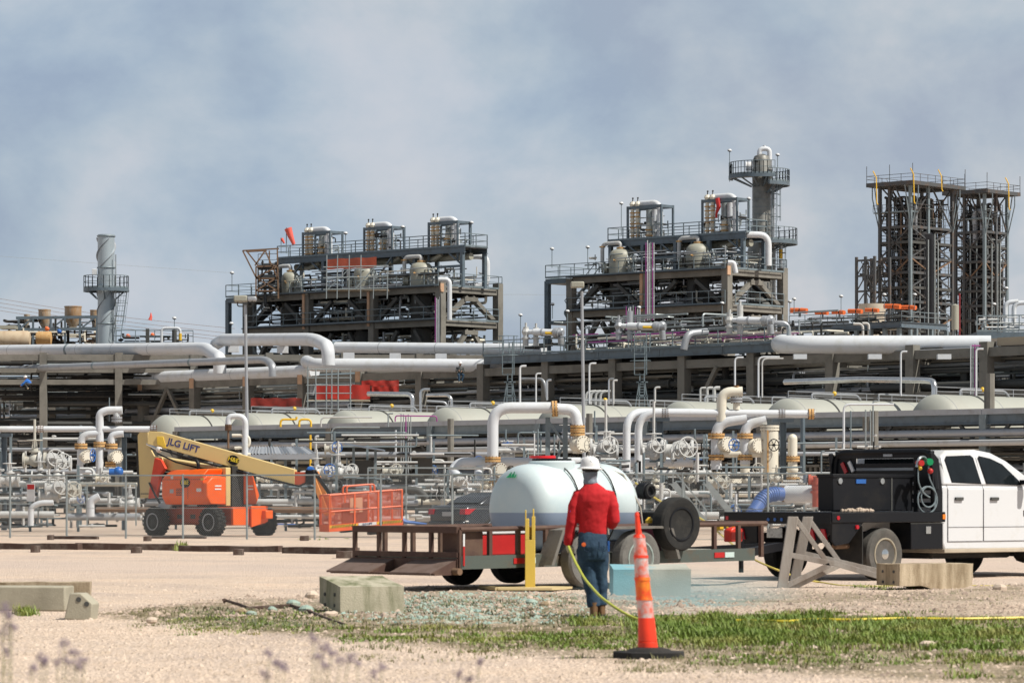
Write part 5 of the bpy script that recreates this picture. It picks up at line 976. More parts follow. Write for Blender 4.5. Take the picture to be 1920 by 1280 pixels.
def deck_structure(T, xs, Wd, zd, z2, ctop, name, label, ext, zup, upx, seed):
    """xs column positions (negative to the left), Wd width, zd/z2 main decks, ext: left platform end, zup upper walkway, upx its x range"""
    o = thing(name, label, 'steel structure', T(xs[len(xs)//2], Wd/2))
    for x in xs:
        for y in (0, Wd): MB(T).box(x-.31, x+.31, y-.31, y+.31, 0, ctop if x == 0 else zd-.1).build('column', 'conc', o)
    for x in xs[1:-1]: MB(T).box(x-.37, x-.1, -.40, -.30, z2-.3, zd+.2).build('primer_patch', 'concs', o)
    MB(T).box(.30, .39, -.40, .0, zd-.5, zd+.2).build('primer_patch', 'concs', o)
    X0, X1 = xs[-1], 0
    for z in (zd, z2, z2-4.2, z2-8):
        for a, b_ in zip(xs, xs[1:]):
            for y in (0, Wd): MB(T).box(b_+.36, a-.36, y-.22, y+.22, z-.52, z).build('beam', 'conc', o)
        for x in xs: MB(T).box(x-.22, x+.22, .36, Wd-.36, z-.50, z-.01).build('cross_beam', 'conc', o)
        MB(T).box(X0, X1, .22, Wd-.22, z-.12, z-.03).build('deck', 'grate', o)
        b = MB(T)
        for k in range(int((X1-X0)/1.6)): b.ibeam((X0+.8+1.6*k, .2, z-.4), (X0+.8+1.6*k, Wd-.2, z-.4), .5, .2)
        b.build('joists', 'dark', o, kind='stuff') if 0 else b.build('deck_framing', 'dark', o)
    for za, zb in ((zd-.78, z2), (z2-.78, z2-4.2)):
        for a, b_ in zip(xs, xs[1:]):
            for y in (0, Wd):
                m_ = (a+b_)/2
                MB(T).bar((m_-1.0, y, za), (b_+.5, y, zb+.1), .32, .3).build('brace', 'skirt', o); MB(T).bar((m_+1.0, y, za), (a-.5, y, zb+.1), .32, .3).build('brace', 'skirt', o)
        for x in (0, X0):
            MB(T).bar((x, Wd/2-.3, za), (x, .5, zb+.1), .34).build('brace', 'conc' if x == 0 else 'skirt', o); MB(T).bar((x, Wd/2+.3, za), (x, Wd-.5, zb+.1), .34).build('brace', 'conc' if x == 0 else 'skirt', o)
        MB(T).box(-.05, .25, Wd/2-.8, Wd/2+.8, za-.35, za).build('gusset', 'conc', o)
    for z, e in ((zd, ext+.2), (z2, X0)):
        MB(T).railing([(e, -.5, z), (X1+.2, -.5, z)]).build('railing', 'rail', o); MB(T).railing([(e, Wd+.3, z), (X1+.2, Wd+.3, z)]).build('railing', 'rail', o); MB(T).railing([(X1+.45, .5, z), (X1+.45, Wd-.4, z)]).build('railing', 'rail', o); MB(T).railing([(e, -.5, z), (e, Wd+.3, z)]).build('railing', 'rail', o)
        MB(T).box(X0, X1, -.75, -.23, z-.06, z+.02).build('walkway', 'grate', o)
    # left extension
    for y in (0, 3): MB(T).box(ext-.2, ext+.2, y-.2, y+.2, 0, zd-.2).build('post', 'steel', o)
    MB(T).box(ext, X0-.36, -.3, Wd*.6, zd-.45, zd-.05).build('platform', 'steel', o); MB(T).box(ext, X0-.36, -.1, 3, z2-1.0, z2-.7).build('platform', 'steel', o)
    # stair flights in the left bay
    st = MB(T); x0 = xs[-1]
    for i, (za, zb) in enumerate(((z2-4.2, z2), (z2, zd))):
        xa, xb_ = (x0-1.6, x0+1.6) if i % 2 else (x0+1.6, x0-1.6)
        for y in (1.0, 1.9): st.bar((xa, y, za), (xb_, y, zb), .05, .25); st.bar((xa, y, za+1), (xb_, y, zb+1), .05)
        for k in range(12): t = k/12; st.box(xa+(xb_-xa)*t-.12, xa+(xb_-xa)*t+.12, 1, 1.9, za+(zb-za)*t, za+(zb-za)*t+.04)
    st.build('stairs', 'rail', o)
    # upper walkway
    ya, yb = 2.2, 4.9; ua, ub = upx
    for y in (ya, yb):
        MB(T).ibeam((ua, y, zup-.25), (ub, y, zup-.25), .5, .25, .05).build('upper_beam', 'steel', o); MB(T).railing([(ua, y, zup), (ub, y, zup)], r=.035).build('upper_railing', 'rail', o)
    MB(T).box(ua, ub, ya, yb, zup-.10, zup-.02).build('upper_deck', 'grate', o); MB(T).railing([(ub, ya, zup), (ub, yb, zup)], r=.035).build('upper_railing', 'rail', o); MB(T).railing([(ua, ya, zup), (ua, yb, zup)], r=.035).build('upper_railing', 'rail', o)
    n = 4
    for i in range(n+1):
        x = ua+.3+(ub-ua-.6)*i/n
        for y in (ya, yb): MB(T).box(x-.15, x+.15, y-.15, y+.15, zd, zup-.5).build('upper_post', 'steel', o)
        if i < n:
            x2 = ua+.3+(ub-ua-.6)*(i+1)/n; b = MB(T); b.bar((x+.2, ya, zup-1.6), (x2-.2, ya, zup-1.6), .12, .2) if i % 2 else b.bar((x+.2, ya, zd+.3), ((x+x2)/2, ya, zup-.5), .12)
            b.bar((x2-.2, ya, zup-1.4), (x2-1.5, ya, zup-.5), .12); b.build('upper_brace', 'steel', o)
    b = MB(T); b.pipe([(ua+1, ya+1.3, zup-.75), (ub-.5, ya+1.3, zup-.75)], .3, 10); 
    for i in range(4): x = ua+2+(ub-ua-3)*i/4; b.pipe([(x, ya+1.3, zup-.75), (x+1.5, ya+.5, zup-1.0), (x+2.6, ya+.6, zup-.5)], .2, 8)
    b.build('header_pipe', 'drum', o)
    # process piping within the floors
    for (za, zb, n_, rm) in ((z2+.1, zd-.6, 130, .13), (zd+.1, zd+1.9, 110, .08), (z2-4, z2-.6, 110, .17)):
        clutter(T, X0+.5, X1-.5, .6, Wd-.6, za, zb, n_//2, seed+int(za*3), rm, o, 'small_piping', 'dark'); clutter(T, X0+.5, X1-.5, .3, Wd-.6, za, zb, n_//3, seed+7+int(za*3), rm*.8, o, 'small_piping', 'steell'); clutter(T, X0+.5, X1-.5, .3, Wd-.6, za, zb, n_//2, seed+27+int(za*3), rm*.7, o, 'small_piping', 'clad'); clutter(T, X0+.5, X1-.5, .6, Wd-.6, za, zb, n_//4, seed+17+int(za*3), rm, o, 'small_piping', 'cream')
    return o
S1 = Frame(826, 280, -42); s1 = deck_structure(S1, [0, -7.7, -15.4, -22.9], 7.0, 18.65, 15.9, 19.15, 'process_structure', 'process structure with three relief modules, brick red sheeting and a brown derrick', -25.3, 22.0, (S1.hitx(520, 2.2), S1.hitx(872, 2.2)), 3)
S2 = Frame(1363, 270, -42); s2 = deck_structure(S2, [0, -8.3, -16.3], 7.2, 19.4, 16.6, 19.8, 'process_structure', 'process structure with two relief modules beside the tall steel column', -18.9, 22.4, (S2.hitx(1140, 2.2), S2.hitx(1399, 2.2)), 23)
# drums
for i, (px, r, h, lb) in enumerate([(545, .80, 2.1, 'domed grey green vessel at the left end of the left structure'), (684, .95, 2.2, 'domed grey green vessel under the brick red sheeting'), (790, .98, 2.2, 'domed grey green vessel near the right end of the left structure')]):
    x = S1.hitx(px, 1.9); drum(S1, x, 1.9, 18.62, r, h, 8, lb, 'domed vessels on the decks')
for px, r, h, lb in [(1164, 1.0, 2.25, 'domed grey green vessel at the left of the right structure'), (1309, 1.0, 2.3, 'domed grey green vessel under the red strip of the right structure')]:
    x = S2.hitx(px, 1.9); drum(S2, x, 1.9, 19.37, r, h, 8, lb, 'domed vessels on the decks')
for i, (a, b_, tp) in enumerate([(568, 619, 430), (683, 735, 421), (804, 858, 411)]):
    xa, xb_ = S1.hitx(a, 2.5), S1.hitx(b_, 2.5); cage(S1, xa, xb_, 2.5, 4.0, 22.0, S1.z(tp, (xa+xb_)/2, 2.5), ['relief valve module with a bent white pipe at the left of the left structure', 'relief valve module with a bent white pipe over the red sheeting', 'relief valve module with a bent white pipe at the right of the left structure'][i], 'relief valve modules')
for i, (a, b_, tp, cl) in enumerate([(1177, 1240, 381, None), (1317, 1382, 368, 'red')]):
    xa, xb_ = S2.hitx(a, 2.5), S2.hitx(b_, 2.5); m_ = cage(S2, xa, xb_, 2.5, 4.0, 22.4, S2.z(tp, (xa+xb_)/2, 2.5), ['relief valve module on the right structure, without red cloth', 'relief valve module with a red strip of cloth beside the tall column'][i], 'relief valve modules')
    if cl:
        q = MB(S2); xx = S2.hitx(1346, 2.4); q.tube([(xx, 2.35, S2.z(372, xx, 2.4)), (xx+.15, 2.33, S2.z(388, xx, 2.4)), (xx-.08, 2.33, S2.z(400, xx, 2.4)), (xx-.1, 2.35, S2.z(409, xx, 2.4))], [.19, .2, .1, .11], 7); q.build('red_cloth', 'red', m_)
# bent pipe at the right end, sheeting, scaffold, windsock
pipe_thing([(872, 480, 286), (913, 480, 286), (913, 536, 286), (880, 537, 286)], 12, 'white', 'white pipe bent in a C at the right end of the left structure', bend=.7)
pipe_thing([(822, 524, 279), (843, 524, 279), (843, 600, 279)], 9, 'white', 'white pipe stepping down at the tan end frame of the left structure', bend=.4)
pipe_thing([(1400, 440, 272), (1441, 440, 272), (1441, 498, 272)], 12, 'white', 'white bent pipe in front of the tall column', bend=.9)
pipe_thing([(1365, 492, 268), (1376, 492, 268), (1380, 512, 268)], 9, 'white', 'short white bent pipe at the right structure corner', bend=.4)
rs = thing('sheeting', 'brick red plastic sheeting round the upper walkway of the left structure', 'sheeting', A(660, 500, 282))
b = MB(); k = 22; b.rings([[A(612+94*i/k, y+.6*math.sin(i*.8)+(2-4*i/k), 283+.03*math.sin(i*.8)+d) for y, d in ((484, 0), (503, .1), (503, .25), (484, .2))] for i in range(k+1)]); b.build('sheet', 'redbrick', rs)
sc = thing('scaffold', 'thin grey scaffold in the middle of the left structure', 'scaffold', A(650, 548, 280)); b = MB()
for x in (612, 632, 654, 676, 700, 726):
    for d in (0, 2): b.cyl(A(x, 560, 280+d), A(x+1, 478 if x < 700 else 505, 280+d), .045, n=5)
for y in (500, 520, 542):
    for d in (0, 2): b.cyl(A(606, y+1, 280+d), A(728, y-2, 280+d), .045, n=5)
b.cyl(A(612, 545, 280), A(654, 505, 280), .04, n=5); b.cyl(A(668, 540, 280), A(705, 498, 280), .06, n=5); b.build('tube_frame', 'steell', sc); MB().box(A(612, 0, 280).x, A(728, 0, 280).x, 280, 282, A(0, 544, 280).z, A(0, 542, 280).z).build('boards', 'tan', sc)
ws = thing('windsock', 'faded red windsock on a pole over the left structure', 'windsock', A(537, 470, 285)); MB().cyl(A(537, 475, 285), A(537, 426, 285), .04, n=6).build('mast', 'rail', ws); MB().tube([A(540, 428, 285), A(545, 443, 285), A(551, 458, 285)], [.32, .24, .14], 12).build('sock', 'windsock', ws)
ws = thing('windsock', 'small limp red windsock left of the larger one', 'windsock', A(531, 470, 290)); MB().tube([A(528, 447, 290), A(533, 456, 290)], [.14, .08], 8).build('sock', 'windsock', ws); MB().cyl(A(527, 475, 290), A(527, 445, 290), .03, n=5).build('mast', 'rail', ws)
# brown derrick left of structure one
dk_ = thing('access_tower', 'rusty brown braced derrick at the left end of the left structure', 'steel tower', A(490, 640, 292)); b = MB(); Y = 291
for a, c in (((455, 470), (480, 520)), ((462, 470), (484, 498)), ((455, 470), (523, 466)), ((497, 470), (478, 498)), ((520, 468), (522, 560)), ((480, 500), (480, 560)), ((498, 472), (520, 520)), ((480, 520), (520, 500)), ((480, 545), (520, 520)), ((480, 520), (520, 545)), ((480, 522), (522, 522)), ((480, 500), (522, 498)), ((480, 545), (522, 545))): b.bar(A(*a, Y), A(*c, Y), .12)
for a, c in (((484, 498), (484, 560)), ((505, 470), (505, 560)), ((462, 472), (500, 470)), ((484, 530), (505, 498))): b.bar(A(*a, Y+3), A(*c, Y+3), .11)
b.build('braced_frame', 'rusty', dk_); 
b = MB()
for y in (500, 518, 536): b.railing([A(484, y, Y), A(520, y-1, Y)], r=.025); b.box(A(482, 0, Y).x, A(521, 0, Y).x, Y, Y+3, A(0, y, Y).z-.1, A(0, y, Y).z)
b.build('landings', 'grate', dk_)
class OF:
    def __init__(s, T, dx=0, dy=0, dz=0): s.T, s.d = T, (dx, dy, dz)
    def __call__(s, x, y, z=0): return s.T(x+s.d[0], y+s.d[1], z+s.d[2])
clutter(WORLD, A(484, 0, 291).x, A(520, 0, 291).x, 291.2, 294, 17.3, 21.5, 55, 5, .08, dk_, 'small_piping', 'rust')
# tubing risers with magenta lines
def risers(px0, px1, n, y0, y1, Y, label, cols=('purple', 'white', 'white', 'steell')):
    o = thing('tubing_bundle', label, 'tubing', A(px0, y1, Y))
    for i in range(n):
        x = px0+(px1-px0)*i/max(1, n-1); MB().cyl(A(x, y0+R_.uniform(0, 6), Y), A(x, y1, Y), .034, n=6).build('riser', cols[i % len(cols)], o)
    return o
risers(1211, 1226, 6, 450, 600, 268, 'vertical magenta and white risers on the middle column of the right structure')
risers(816, 824, 4, 556, 650, 279, 'vertical magenta and white risers on the corner column of the left structure'); risers(1174, 1200, 7, 572, 632, 262, 'bundle of thin white and magenta risers below the right structure')
risers(1820, 1832, 4, 645, 850, 205, 'thin white and magenta risers left of the right hand concrete post', ('white', 'steell', 'purple', 'steell')); risers(752, 770, 5, 775, 890, 180, 'magenta and grey risers in the mid pipe rack', ('steell', 'steell', 'purple', 'steell'))
# ---- tall column
Yc = 284; cx = A(1428, 0, Yc).x; zf = lambda py: A(0, py, Yc).z; ct = thing('distillation_column', 'tall grey steel column with two round platforms and a bent white overhead pipe', 'column vessel', (cx, Yc, 0))
met = mat('banded_steel_jacket', (.24, .24, .225), .5, .4, (.15, .15, .14), .45, 1.2, var=.12)
MB().lathe([(1.18, 8), (1.18, zf(470)), (.78, zf(440)), (.78, zf(302)), (.6, zf(293)), (.2, zf(289)), (0, zf(289))], (cx, Yc, 0), (0, 0, 1), 28).build('shell', met, ct)
b = MB()
for k in range(22): z = zf(640)+k*.62; b.torus((cx, Yc, z), (0, 0, 1), 1.19 if z < zf(470) else .785, .02, 24, 4)
b.build('bands', 'rail', ct)
b = MB(); b.pipe([A(1424, 300, Yc), A(1424, 279, Yc), A(1443, 279, Yc), A(1443, 318, Yc)], .20, 12, .35); b.cyl(A(1433, 283, Yc), A(1433, 273, Yc), .12); b.build('overhead_pipe', 'white', ct); MB().cyl(A(1439, 292, Yc-.25), A(1439, 305, Yc-.25), .1).build('yellow_mark', 'yellow', ct) if 0 else None
b = MB(); b.cyl(A(1443, 318, Yc-1), A(1443, 345, Yc-1), .2); b.ball(A(1443, 326, Yc-1), .3); b.ball(A(1418, 300, Yc-1), .22); b.build('valves', 'skirt', ct); MB().cyl(A(1398, 312, Yc), A(1416, 312, Yc), .38, n=16).build('manway', 'hat', ct)
def platform(o, c, R, z, a0, a1, col='steel', th=.28, n=20):
    b = MB(); an = [rad(a0+(a1-a0)*i/n) for i in range(n+1)]; r0 = .85
    b.rings([[(c[0]+math.cos(a)*r, c[1]+math.sin(a)*r, zq) for r, zq in ((r0, z), (R, z), (R, z-th), (R*.96, z-th), (R*.96, z-.08), (r0, z-.08))] for a in an]); b.build('platform', col, o)
    for k in range(5): a = an[2+k*4]; MB().bar((c[0]+math.cos(a)*r0, c[1]+math.sin(a)*r0, z-.9), (c[0]+math.cos(a)*R*.9, c[1]+math.sin(a)*R*.9, z-.15), .1).build('bracket', col, o) if k < 5 else None
    MB().railing([(c[0]+math.cos(a)*R*.98, c[1]+math.sin(a)*R*.98, z) for a in an], sp=2, r=.03).build('railing', 'rail', o)
c = (cx, Yc); platform(ct, c, 2.75, zf(330), 150, 290); platform(ct, c, 2.35, zf(343), -80, 100); platform(ct, c, 3.0, zf(453), -110, 110); 
b = MB(); b.ladder((cx+1.0, Yc-.6, zf(450)), (cx+1.0, Yc-.6, zf(345)), (.6, -.8, 0)); b.ladder((cx+1.4, Yc-.9, zf(560)), (cx+1.4, Yc-.9, zf(455)), (.6, -.8, 0)); b.build('ladder', 'rail', ct)
b = MB(); b.cyl(A(1448, 345, Yc), A(1448, 450, Yc), .09); b.cyl(A(1451, 345, Yc), A(1451, 450, Yc), .06); b.pipe([A(1462, 460, Yc-1), A(1464, 452, Yc-1), A(1464, 640, Yc-1)], .13, 8); b.build('side_pipe', 'clad', ct); MB().cyl(A(1464, 468, Yc-1.1), A(1464, 485, Yc-1.1), .15).build('yellow_mark', 'yellow', ct)
MB().tube([A(1438, 448, Yc-1.3), A(1466, 486, Yc-1.3)], .14, 8).build('brace_pipe', 'clad', ct) if 0 else None
# ---- stack at the left
Ys = 292; cx = A(199, 0, Ys).x; zf = lambda py: A(0, py, Ys).z; sk = thing('exhaust_stack', 'grey exhaust stack with spiral strakes and a round platform', 'stack', (cx, Ys, 0)); r = .72
stm_ = mat('stack_blue_grey', (.36, .42, .46), .45, .3, (.30, .35, .39), .4, .6, var=.06)
MB().lathe([(r, 8), (r, zf(440)), (r*.9, zf(440)), (r*.9, zf(444))], (cx, Ys, 0), (0, 0, 1), 32).build('shell', stm_, sk)
for ph in (0, 2.09, 4.19):
    b = MB(); n = 44; b.rings([[(cx+math.cos(a+ph)*(r+e), Ys+math.sin(a+ph)*(r+e), z+f) for e, f in ((-.02, -.015), (.13, -.015), (.13, .015), (-.02, .015))] for a, z in [(i/n*2*math.pi*.5, zf(500)+(zf(446)-zf(500))*i/n) for i in range(n+1)]]); b.build('strake', 'clad', sk)
    b = MB(); b.rings([[(cx+math.cos(a+ph)*(r+e), Ys+math.sin(a+ph)*(r+e), z+f) for e, f in ((-.02, -.015), (.10, -.015), (.10, .015), (-.02, .015))] for a, z in [(i/n*2*math.pi*.55, zf(606)+(zf(545)-zf(606))*i/n) for i in range(n+1)]]); b.build('strake', 'clad', sk)
b = MB()
for y in (443, 502, 607): b.torus((cx, Ys, zf(y)), (0, 0, 1), r+.03, .06, 28, 6)
b.build('collar', 'rail', sk); platform(sk, (cx, Ys), 1.95, zf(541), 0, 360, n=24)
MB().ladder((cx+.95, Ys-.4, zf(640)), (cx+1.5, Ys-.3, zf(545)), (.3, -1, 0), True, .6).build('ladder', 'rail', sk); MB().cyl((cx+.9, Ys-.6, zf(660)), (cx+.9, Ys-.6, zf(478)), .05, n=6).build('conduit', 'steell', sk)
MB().box(cx-1.15, cx-.75, Ys-.6, Ys-.2, zf(516), zf(505)).build('junction_box', 'lampw', sk, bevel=.03)
# ---- coker towers far right
def coker(T, cols, lv, ztop, over, name, label, zbase, seed, core):
    o = thing(name, label, 'steel tower', T(core[0], core[1]))
    for x, y in cols: MB(T).box(x-.22, x+.22, y-.22, y+.22, zbase, ztop-.4).build('column', 'rust' if (x+y) % 2 > 1 else 'rail' if x == cols[0][0] else 'rust', o)
    xs = sorted({c[0] for c in cols}); ys = sorted({c[1] for c in cols}); x0, x1, y0, y1 = xs[0], xs[-1], ys[0], ys[-1]
    rr = random.Random(seed)
    for i, z in enumerate(lv):
        b = MB(T)
        for y in (y0, y1): b.bar((x0, y, z), (x1, y, z), .2, .42)
        for x in (x0, x1): b.bar((x, y0, z), (x, y1, z), .2, .40)
        b.build('floor_beams', 'rust' if i % 3 else 'skirt', o); MB(T).box(x0+.3, x1-.3, y0+.3, y1-.3, z, z+.09).build('floor', 'grate', o) if i % 2 == 0 else MB(T).box(x0+.3, x1-.3, (y0+y1)/2, y1-.3, z, z+.09).build('floor', 'grate', o)
        b = MB(T); b.railing([(x0, y1, z+.1), (x0, y0, z+.1), (x1, y0, z+.1)], sp=2, r=.03, toe=False); b.railing([(x1, y0, z+.1), (x1, y1, z+.1)], sp=2, r=.03, toe=False); b.build('railing', 'rust', o)
    zs = [zbase]+sorted(lv)+[ztop-.4]
    for i, (a, c) in enumerate(zip(zs, zs[1:])):
        b = MB(T); f = i % 2; xm, ym = (x0+x1)/2, (y0+y1)/2
        b.bar((x0, y0, c if f else a), (xm, y0, a if f else c), .2); b.bar((x1, y0, c if f else a), (xm, y0, a if f else c), .2); b.bar((x1, y0, c if f else a), (x1, ym, a if f else c), .2); b.bar((x1, y1, c if f else a), (x1, ym, a if f else c), .2); b.bar((x0, y1, a), (x0, y0, c), .18); b.bar((x0, y1, a), (x1, y1, c), .18)
        b.build('braces', 'rusty' if i % 4 == 1 else 'rust', o)
    # top deck with overhang
    e = over; b = MB(T); Z = ztop
    for y in (y0-e, y0, y1, y1+e): b.bar((x0-e, y, Z-.3), (x1+e, y, Z-.3), .25, .6)
    for x in (x0-e, x0, x1, x1+e): b.bar((x, y0-e, Z-.31), (x, y1+e, Z-.31), .25, .58)
    b.build('top_framing', 'rust', o); MB(T).box(x0-e, x1+e, y0-e, y1+e, Z-.1, Z).build('top_deck', 'grate', o)
    MB(T).railing([(x0-e, y1+e, Z), (x0-e, y0-e, Z), (x1+e, y0-e, Z), (x1+e, y1+e, Z), (x0-e, y1+e, Z)], sp=2, r=.035, toe=False).build('top_railing', 'rust', o)
    h = zs[-2]; b = MB(T)
    for x, sx in ((x0, -1), (x1, 1)):
        for y in (y0, y1): b.bar((x, y, h-1), (x+sx*e, y, Z-2.2), .13); b.bar((x+sx*e, y, Z-2.2), (x+sx*e, y, Z-.3), .13)
    for y, sy in ((y0, -1), (y1, 1)):
        for x in (x0, x1): b.bar((x, y, h), (x, y+sy*e, Z-.6), .13)
    b.build('outriggers', 'rail', o)
    for x, y in ((x0-e, y0-e), (x1+e, y0-e), (x1+e, y1+e), ((x0+x1)/2, y0-e)): MB(T).cyl((x, y, Z), (x, y, Z+2.6), .05, n=5).build('lightning_rod', 'rust', o)
    cx_, cy_, cr = core; MB(T).lathe([(cr, zbase), (cr, lv[-1]-1), (cr*.6, lv[-1]), (cr*.25, lv[-1]+1.2), (0, lv[-1]+1.2)], (cx_, cy_, 0), (0, 0, 1), 20).build('coke_drum', 'black', o)
    b = MB(T)
    for k in range(14):
        a = 2*math.pi*k/14; b.cyl((cx_+math.cos(a)*cr*1.25, cy_+math.sin(a)*cr*1.25, zbase), (cx_+math.cos(a)*cr*1.25, cy_+math.sin(a)*cr*1.25, lv[-1]-rr.uniform(0, 4)), .11, n=5)
    b.build('tube_bundle', 'steell', o)
    for m_, n_, r_ in (('dark', 300, .26), ('rust', 260, .15), ('steell', 120, .09), ('skirt', 150, .16), ('rusty', 30, .13)): clutter(T, x0, x1, y0, y1, zbase+1, lv[-1]+4.6, n_, seed+n_, r_, o, 'small_piping', m_, (2, 2, 3))
    hz = Z-4.4; MB(T).railing([(x0-e*.8, y0-.2, hz), (x1+.3, y0-.2, hz), (x1+.3, y1, hz)], sp=1.8, r=.03, toe=False).build('railing', 'rust', o); MB(T).box(x0-e*.8, x1, y0-.1, y0+2, hz-.2, hz).build('floor', 'rail', o)
    b = MB(T); b.pipe([(cx_, cy_-cr, lv[-1]-2), (cx_, cy_-cr, lv[-1]+3.4), (x1-.8, cy_-cr, lv[-1]+3.4), (x1-.8, cy_-cr, lv[-1]-1)], .45, 10, 1.6); b.build('overhead_pipe', 'clad', o)
    b = MB(T)
    for i, (a, c) in enumerate(zip(zs, zs[1:])):
        if i < 1: continue
        xa, xb_ = (x0+.6, x1-.6) if i % 2 else (x1-.6, x0+.6); b.bar((xa, y0+.9, a), (xb_, y0+.9, c), .06, .3); b.bar((xa, y0+1.8, a), (xb_, y0+1.8, c), .06, .3); b.bar((xa, y0+.9, a+1), (xb_, y0+.9, c+1), .06)
    b.build('stairs', 'rust', o); return o
TA = Frame(1707, 520, -42); za = lambda py: TA.z(py, 0)
xa = TA.hitx(1650); ya = TA.hity(1785)
ta = coker(TA, [(0, 0), (xa, 0), (0, ya*.42), (0, ya), (xa, ya), (xa*.68, 0)], [za(p) for p in (620, 592, 565, 538, 510, 482, 453, 424)], za(340), 1.45, 'process_tower', 'taller rusty steel coker tower with a wide top deck, left of the pair', 8, 3, (xa*.35, ya*.45, 2.4))
TB = Frame(1846, 545, -42); zb_ = lambda py: TB.z(py, 0)
xb_ = TB.hitx(1792); yb_ = TB.hity(1888)
tb = coker(TB, [(0, 0), (xb_, 0), (0, yb_*.5), (0, yb_), (xb_, yb_), (xb_*.7, 0)], [zb_(p) for p in (640, 600, 573, 545, 519, 490, 462, 434)], zb_(356), 1.5, 'process_tower', 'lower rusty steel coker tower at the right of the pair', 8, 9, (xb_*.4, yb_*.45, 2.2))
TC = Frame(1640, 515, -42); xc_ = TC.hitx(1606); yc_ = TC.hity(1668)
tcn = thing('steel_trestle', 'small rusty braced frame left of the taller coker tower', 'steel frame', TC(xc_/2, 1)); zc_ = [8]+[TC.z(p, 0) for p in (570, 545, 516, 487)]
for x in (0, xc_/2, xc_):
    for y in (0, yc_): MB(TC).box(x-.18, x+.18, y-.18, y+.18, 8, TC.z(480, 0)).build('column', 'rust', tcn)
b = MB(TC)
for a, c in zip(zc_, zc_[1:]):
    for y in (0, yc_): b.bar((xc_, y, c), (0, y, c), .18, .3); b.bar((xc_, y, a), (xc_/2, y, c), .14); b.bar((0, y, a), (xc_/2, y, c), .14)
b.build('bracing', 'rust', tcn); clutter(TC, xc_, 0, 0, yc_, zc_[1]-3, zc_[-1], 60, 12, .12, tcn, 'small_piping', 'dark')
for px, y0, y1, lb in ((1640, 321, 380, 'leftmost yellow davit arm on the taller coker tower'), (1710, 315, 378, 'long yellow davit arm in the middle of the taller coker tower'), (1762, 318, 355, 'yellow davit arm at the right of the taller coker tower'), (1888, 333, 390, 'yellow davit arm on the lower coker tower')):
    o = thing('davit', lb, 'davit', A(px+2, y1, 515), 'yellow davits on the coker towers'); MB().tube([A(px-3, y0, 515), A(px+3, y0+12, 515), A(px+4, y1, 515), A(px+6, y1+4, 515)], .09, 6).build('davit_arm', 'yellow', o)
MB().cyl(A(1799, 550, 520), A(1799, 640, 520), .14).build('red_riser', mat('dark_red_paint', (.20, .012, .02), .6), None, 'dark red vertical pipe between the coker towers', 'pipe')
o = thing('tank', 'pale tan tank below the small rusty frame', 'tank', A(1632, 600, 480)); MB().cyl(A(1635, 640, 480), A(1635, 570, 480), 1.9, n=24).build('shell', mat('pale_tan_tank', (.42, .38, .31), .6, 0, (.34, .24, .16), .3, 1, var=.08), o)
o = thing('silo', 'small pale grey silo right of the taller coker tower', 'tank', A(1791, 640, 420)); MB().lathe([(.45, 0), (.45, 3), (0, 3.2)], A(1791, 618, 420), (0, 0, 1), 18).build('shell', 'drum', o); MB().cyl(A(1791, 650, 420), A(1791, 612, 420), .08).build('leg', 'rail', o)
# ---- orange actuator platform
YP = 360; PT_ = Frame(1690, YP, -42)
pl_ = thing('valve_platform', 'grey platform with railings carrying the orange actuators', 'platform', A(1620, 640, YP)); xl = PT_.hitx(1480); yr = PT_.hity(1776); zp = PT_.z(602, 0)
b = MB(PT_); b.box(xl, 0, 0, 4, zp-.12, zp); b.box(-6, 0, 0, yr, zp-.125, zp-.005) if 0 else None; b.build('deck', 'grate', pl_)
for y in (0, 4): MB(PT_).ibeam((xl, y, zp-.35), (0, y, zp-.35), .6, .3).build('beam', 'steel', pl_)
MB(PT_).box(-4, 0, 4, yr, zp-.12, zp-.01).build('deck', 'grate', pl_); MB(PT_).ibeam((0, 0, zp-.35), (0, yr, zp-.35), .6, .3).build('beam', 'steel', pl_)
MB(PT_).railing([(xl, 0, zp), (0, 0, zp), (0, yr, zp)], sp=2.2, r=.035, toe=False).build('railing', 'rail', pl_); MB(PT_).railing([(xl, 4, zp), (-4, 4, zp)], sp=2.2, r=.035, toe=False).build('railing', 'rail', pl_)
for k in range(8): x = xl*(k+.3)/8; MB(PT_).box(x-.2, x+.2, .2, .6, 6, zp-.7).build('column', 'rail', pl_)
for k in range(3): MB(PT_).box(-.2, .2, yr*(k+1)/3-.3, yr*(k+1)/3, 6, zp-.7).build('column', 'rail', pl_)
clutter(PT_, xl, 0, .3, 4, zp-4, zp-.7, 90, 4, .18, pl_, 'small_piping', 'dark'); clutter(PT_, xl, 0, .3, 4, zp, zp+.9, 50, 14, .12, pl_, 'small_piping', 'skirt'); clutter(PT_, xl, 0, .3, 4, zp-3.4, zp-.8, 40, 6, .12, pl_, 'small_piping', 'cream')
for i, (x0, x1, py, d) in enumerate([(1482, 1513, 582, 10), (1529, 1552, 586, 7), (1561, 1583, 585, 8), (1591, 1616, 583, 8), (1623, 1647, 581, 7), (1658, 1688, 574, 9), (1690, 1717, 576, 8)]):
    o = thing('valve_actuator', f'{nth(i, 7)} of the seven orange actuator cylinders', 'actuator', A((x0+x1)/2, py+8, YP-2), 'orange actuator cylinders'); r = d/2*YP/F
    b = MB(); m_ = (x0+x1)/2+2; b.cyl(A(x0, py, YP-1), A(m_-1, py, YP-1.5), r, n=14); b.cyl(A(m_+2, py, YP-1.6), A(x1, py+1, YP-2), r*1.05, n=14); b.build('cylinder', 'orange', o); MB().cyl(A(m_-2, py, YP-1.5), A(m_+3, py, YP-1.6), r*.8, n=10).build('yoke', 'dark', o); MB().cyl(A(m_, py, YP-1.5), A(m_, py+12, YP-1.5), r*.5).build('stem', 'rail', o)
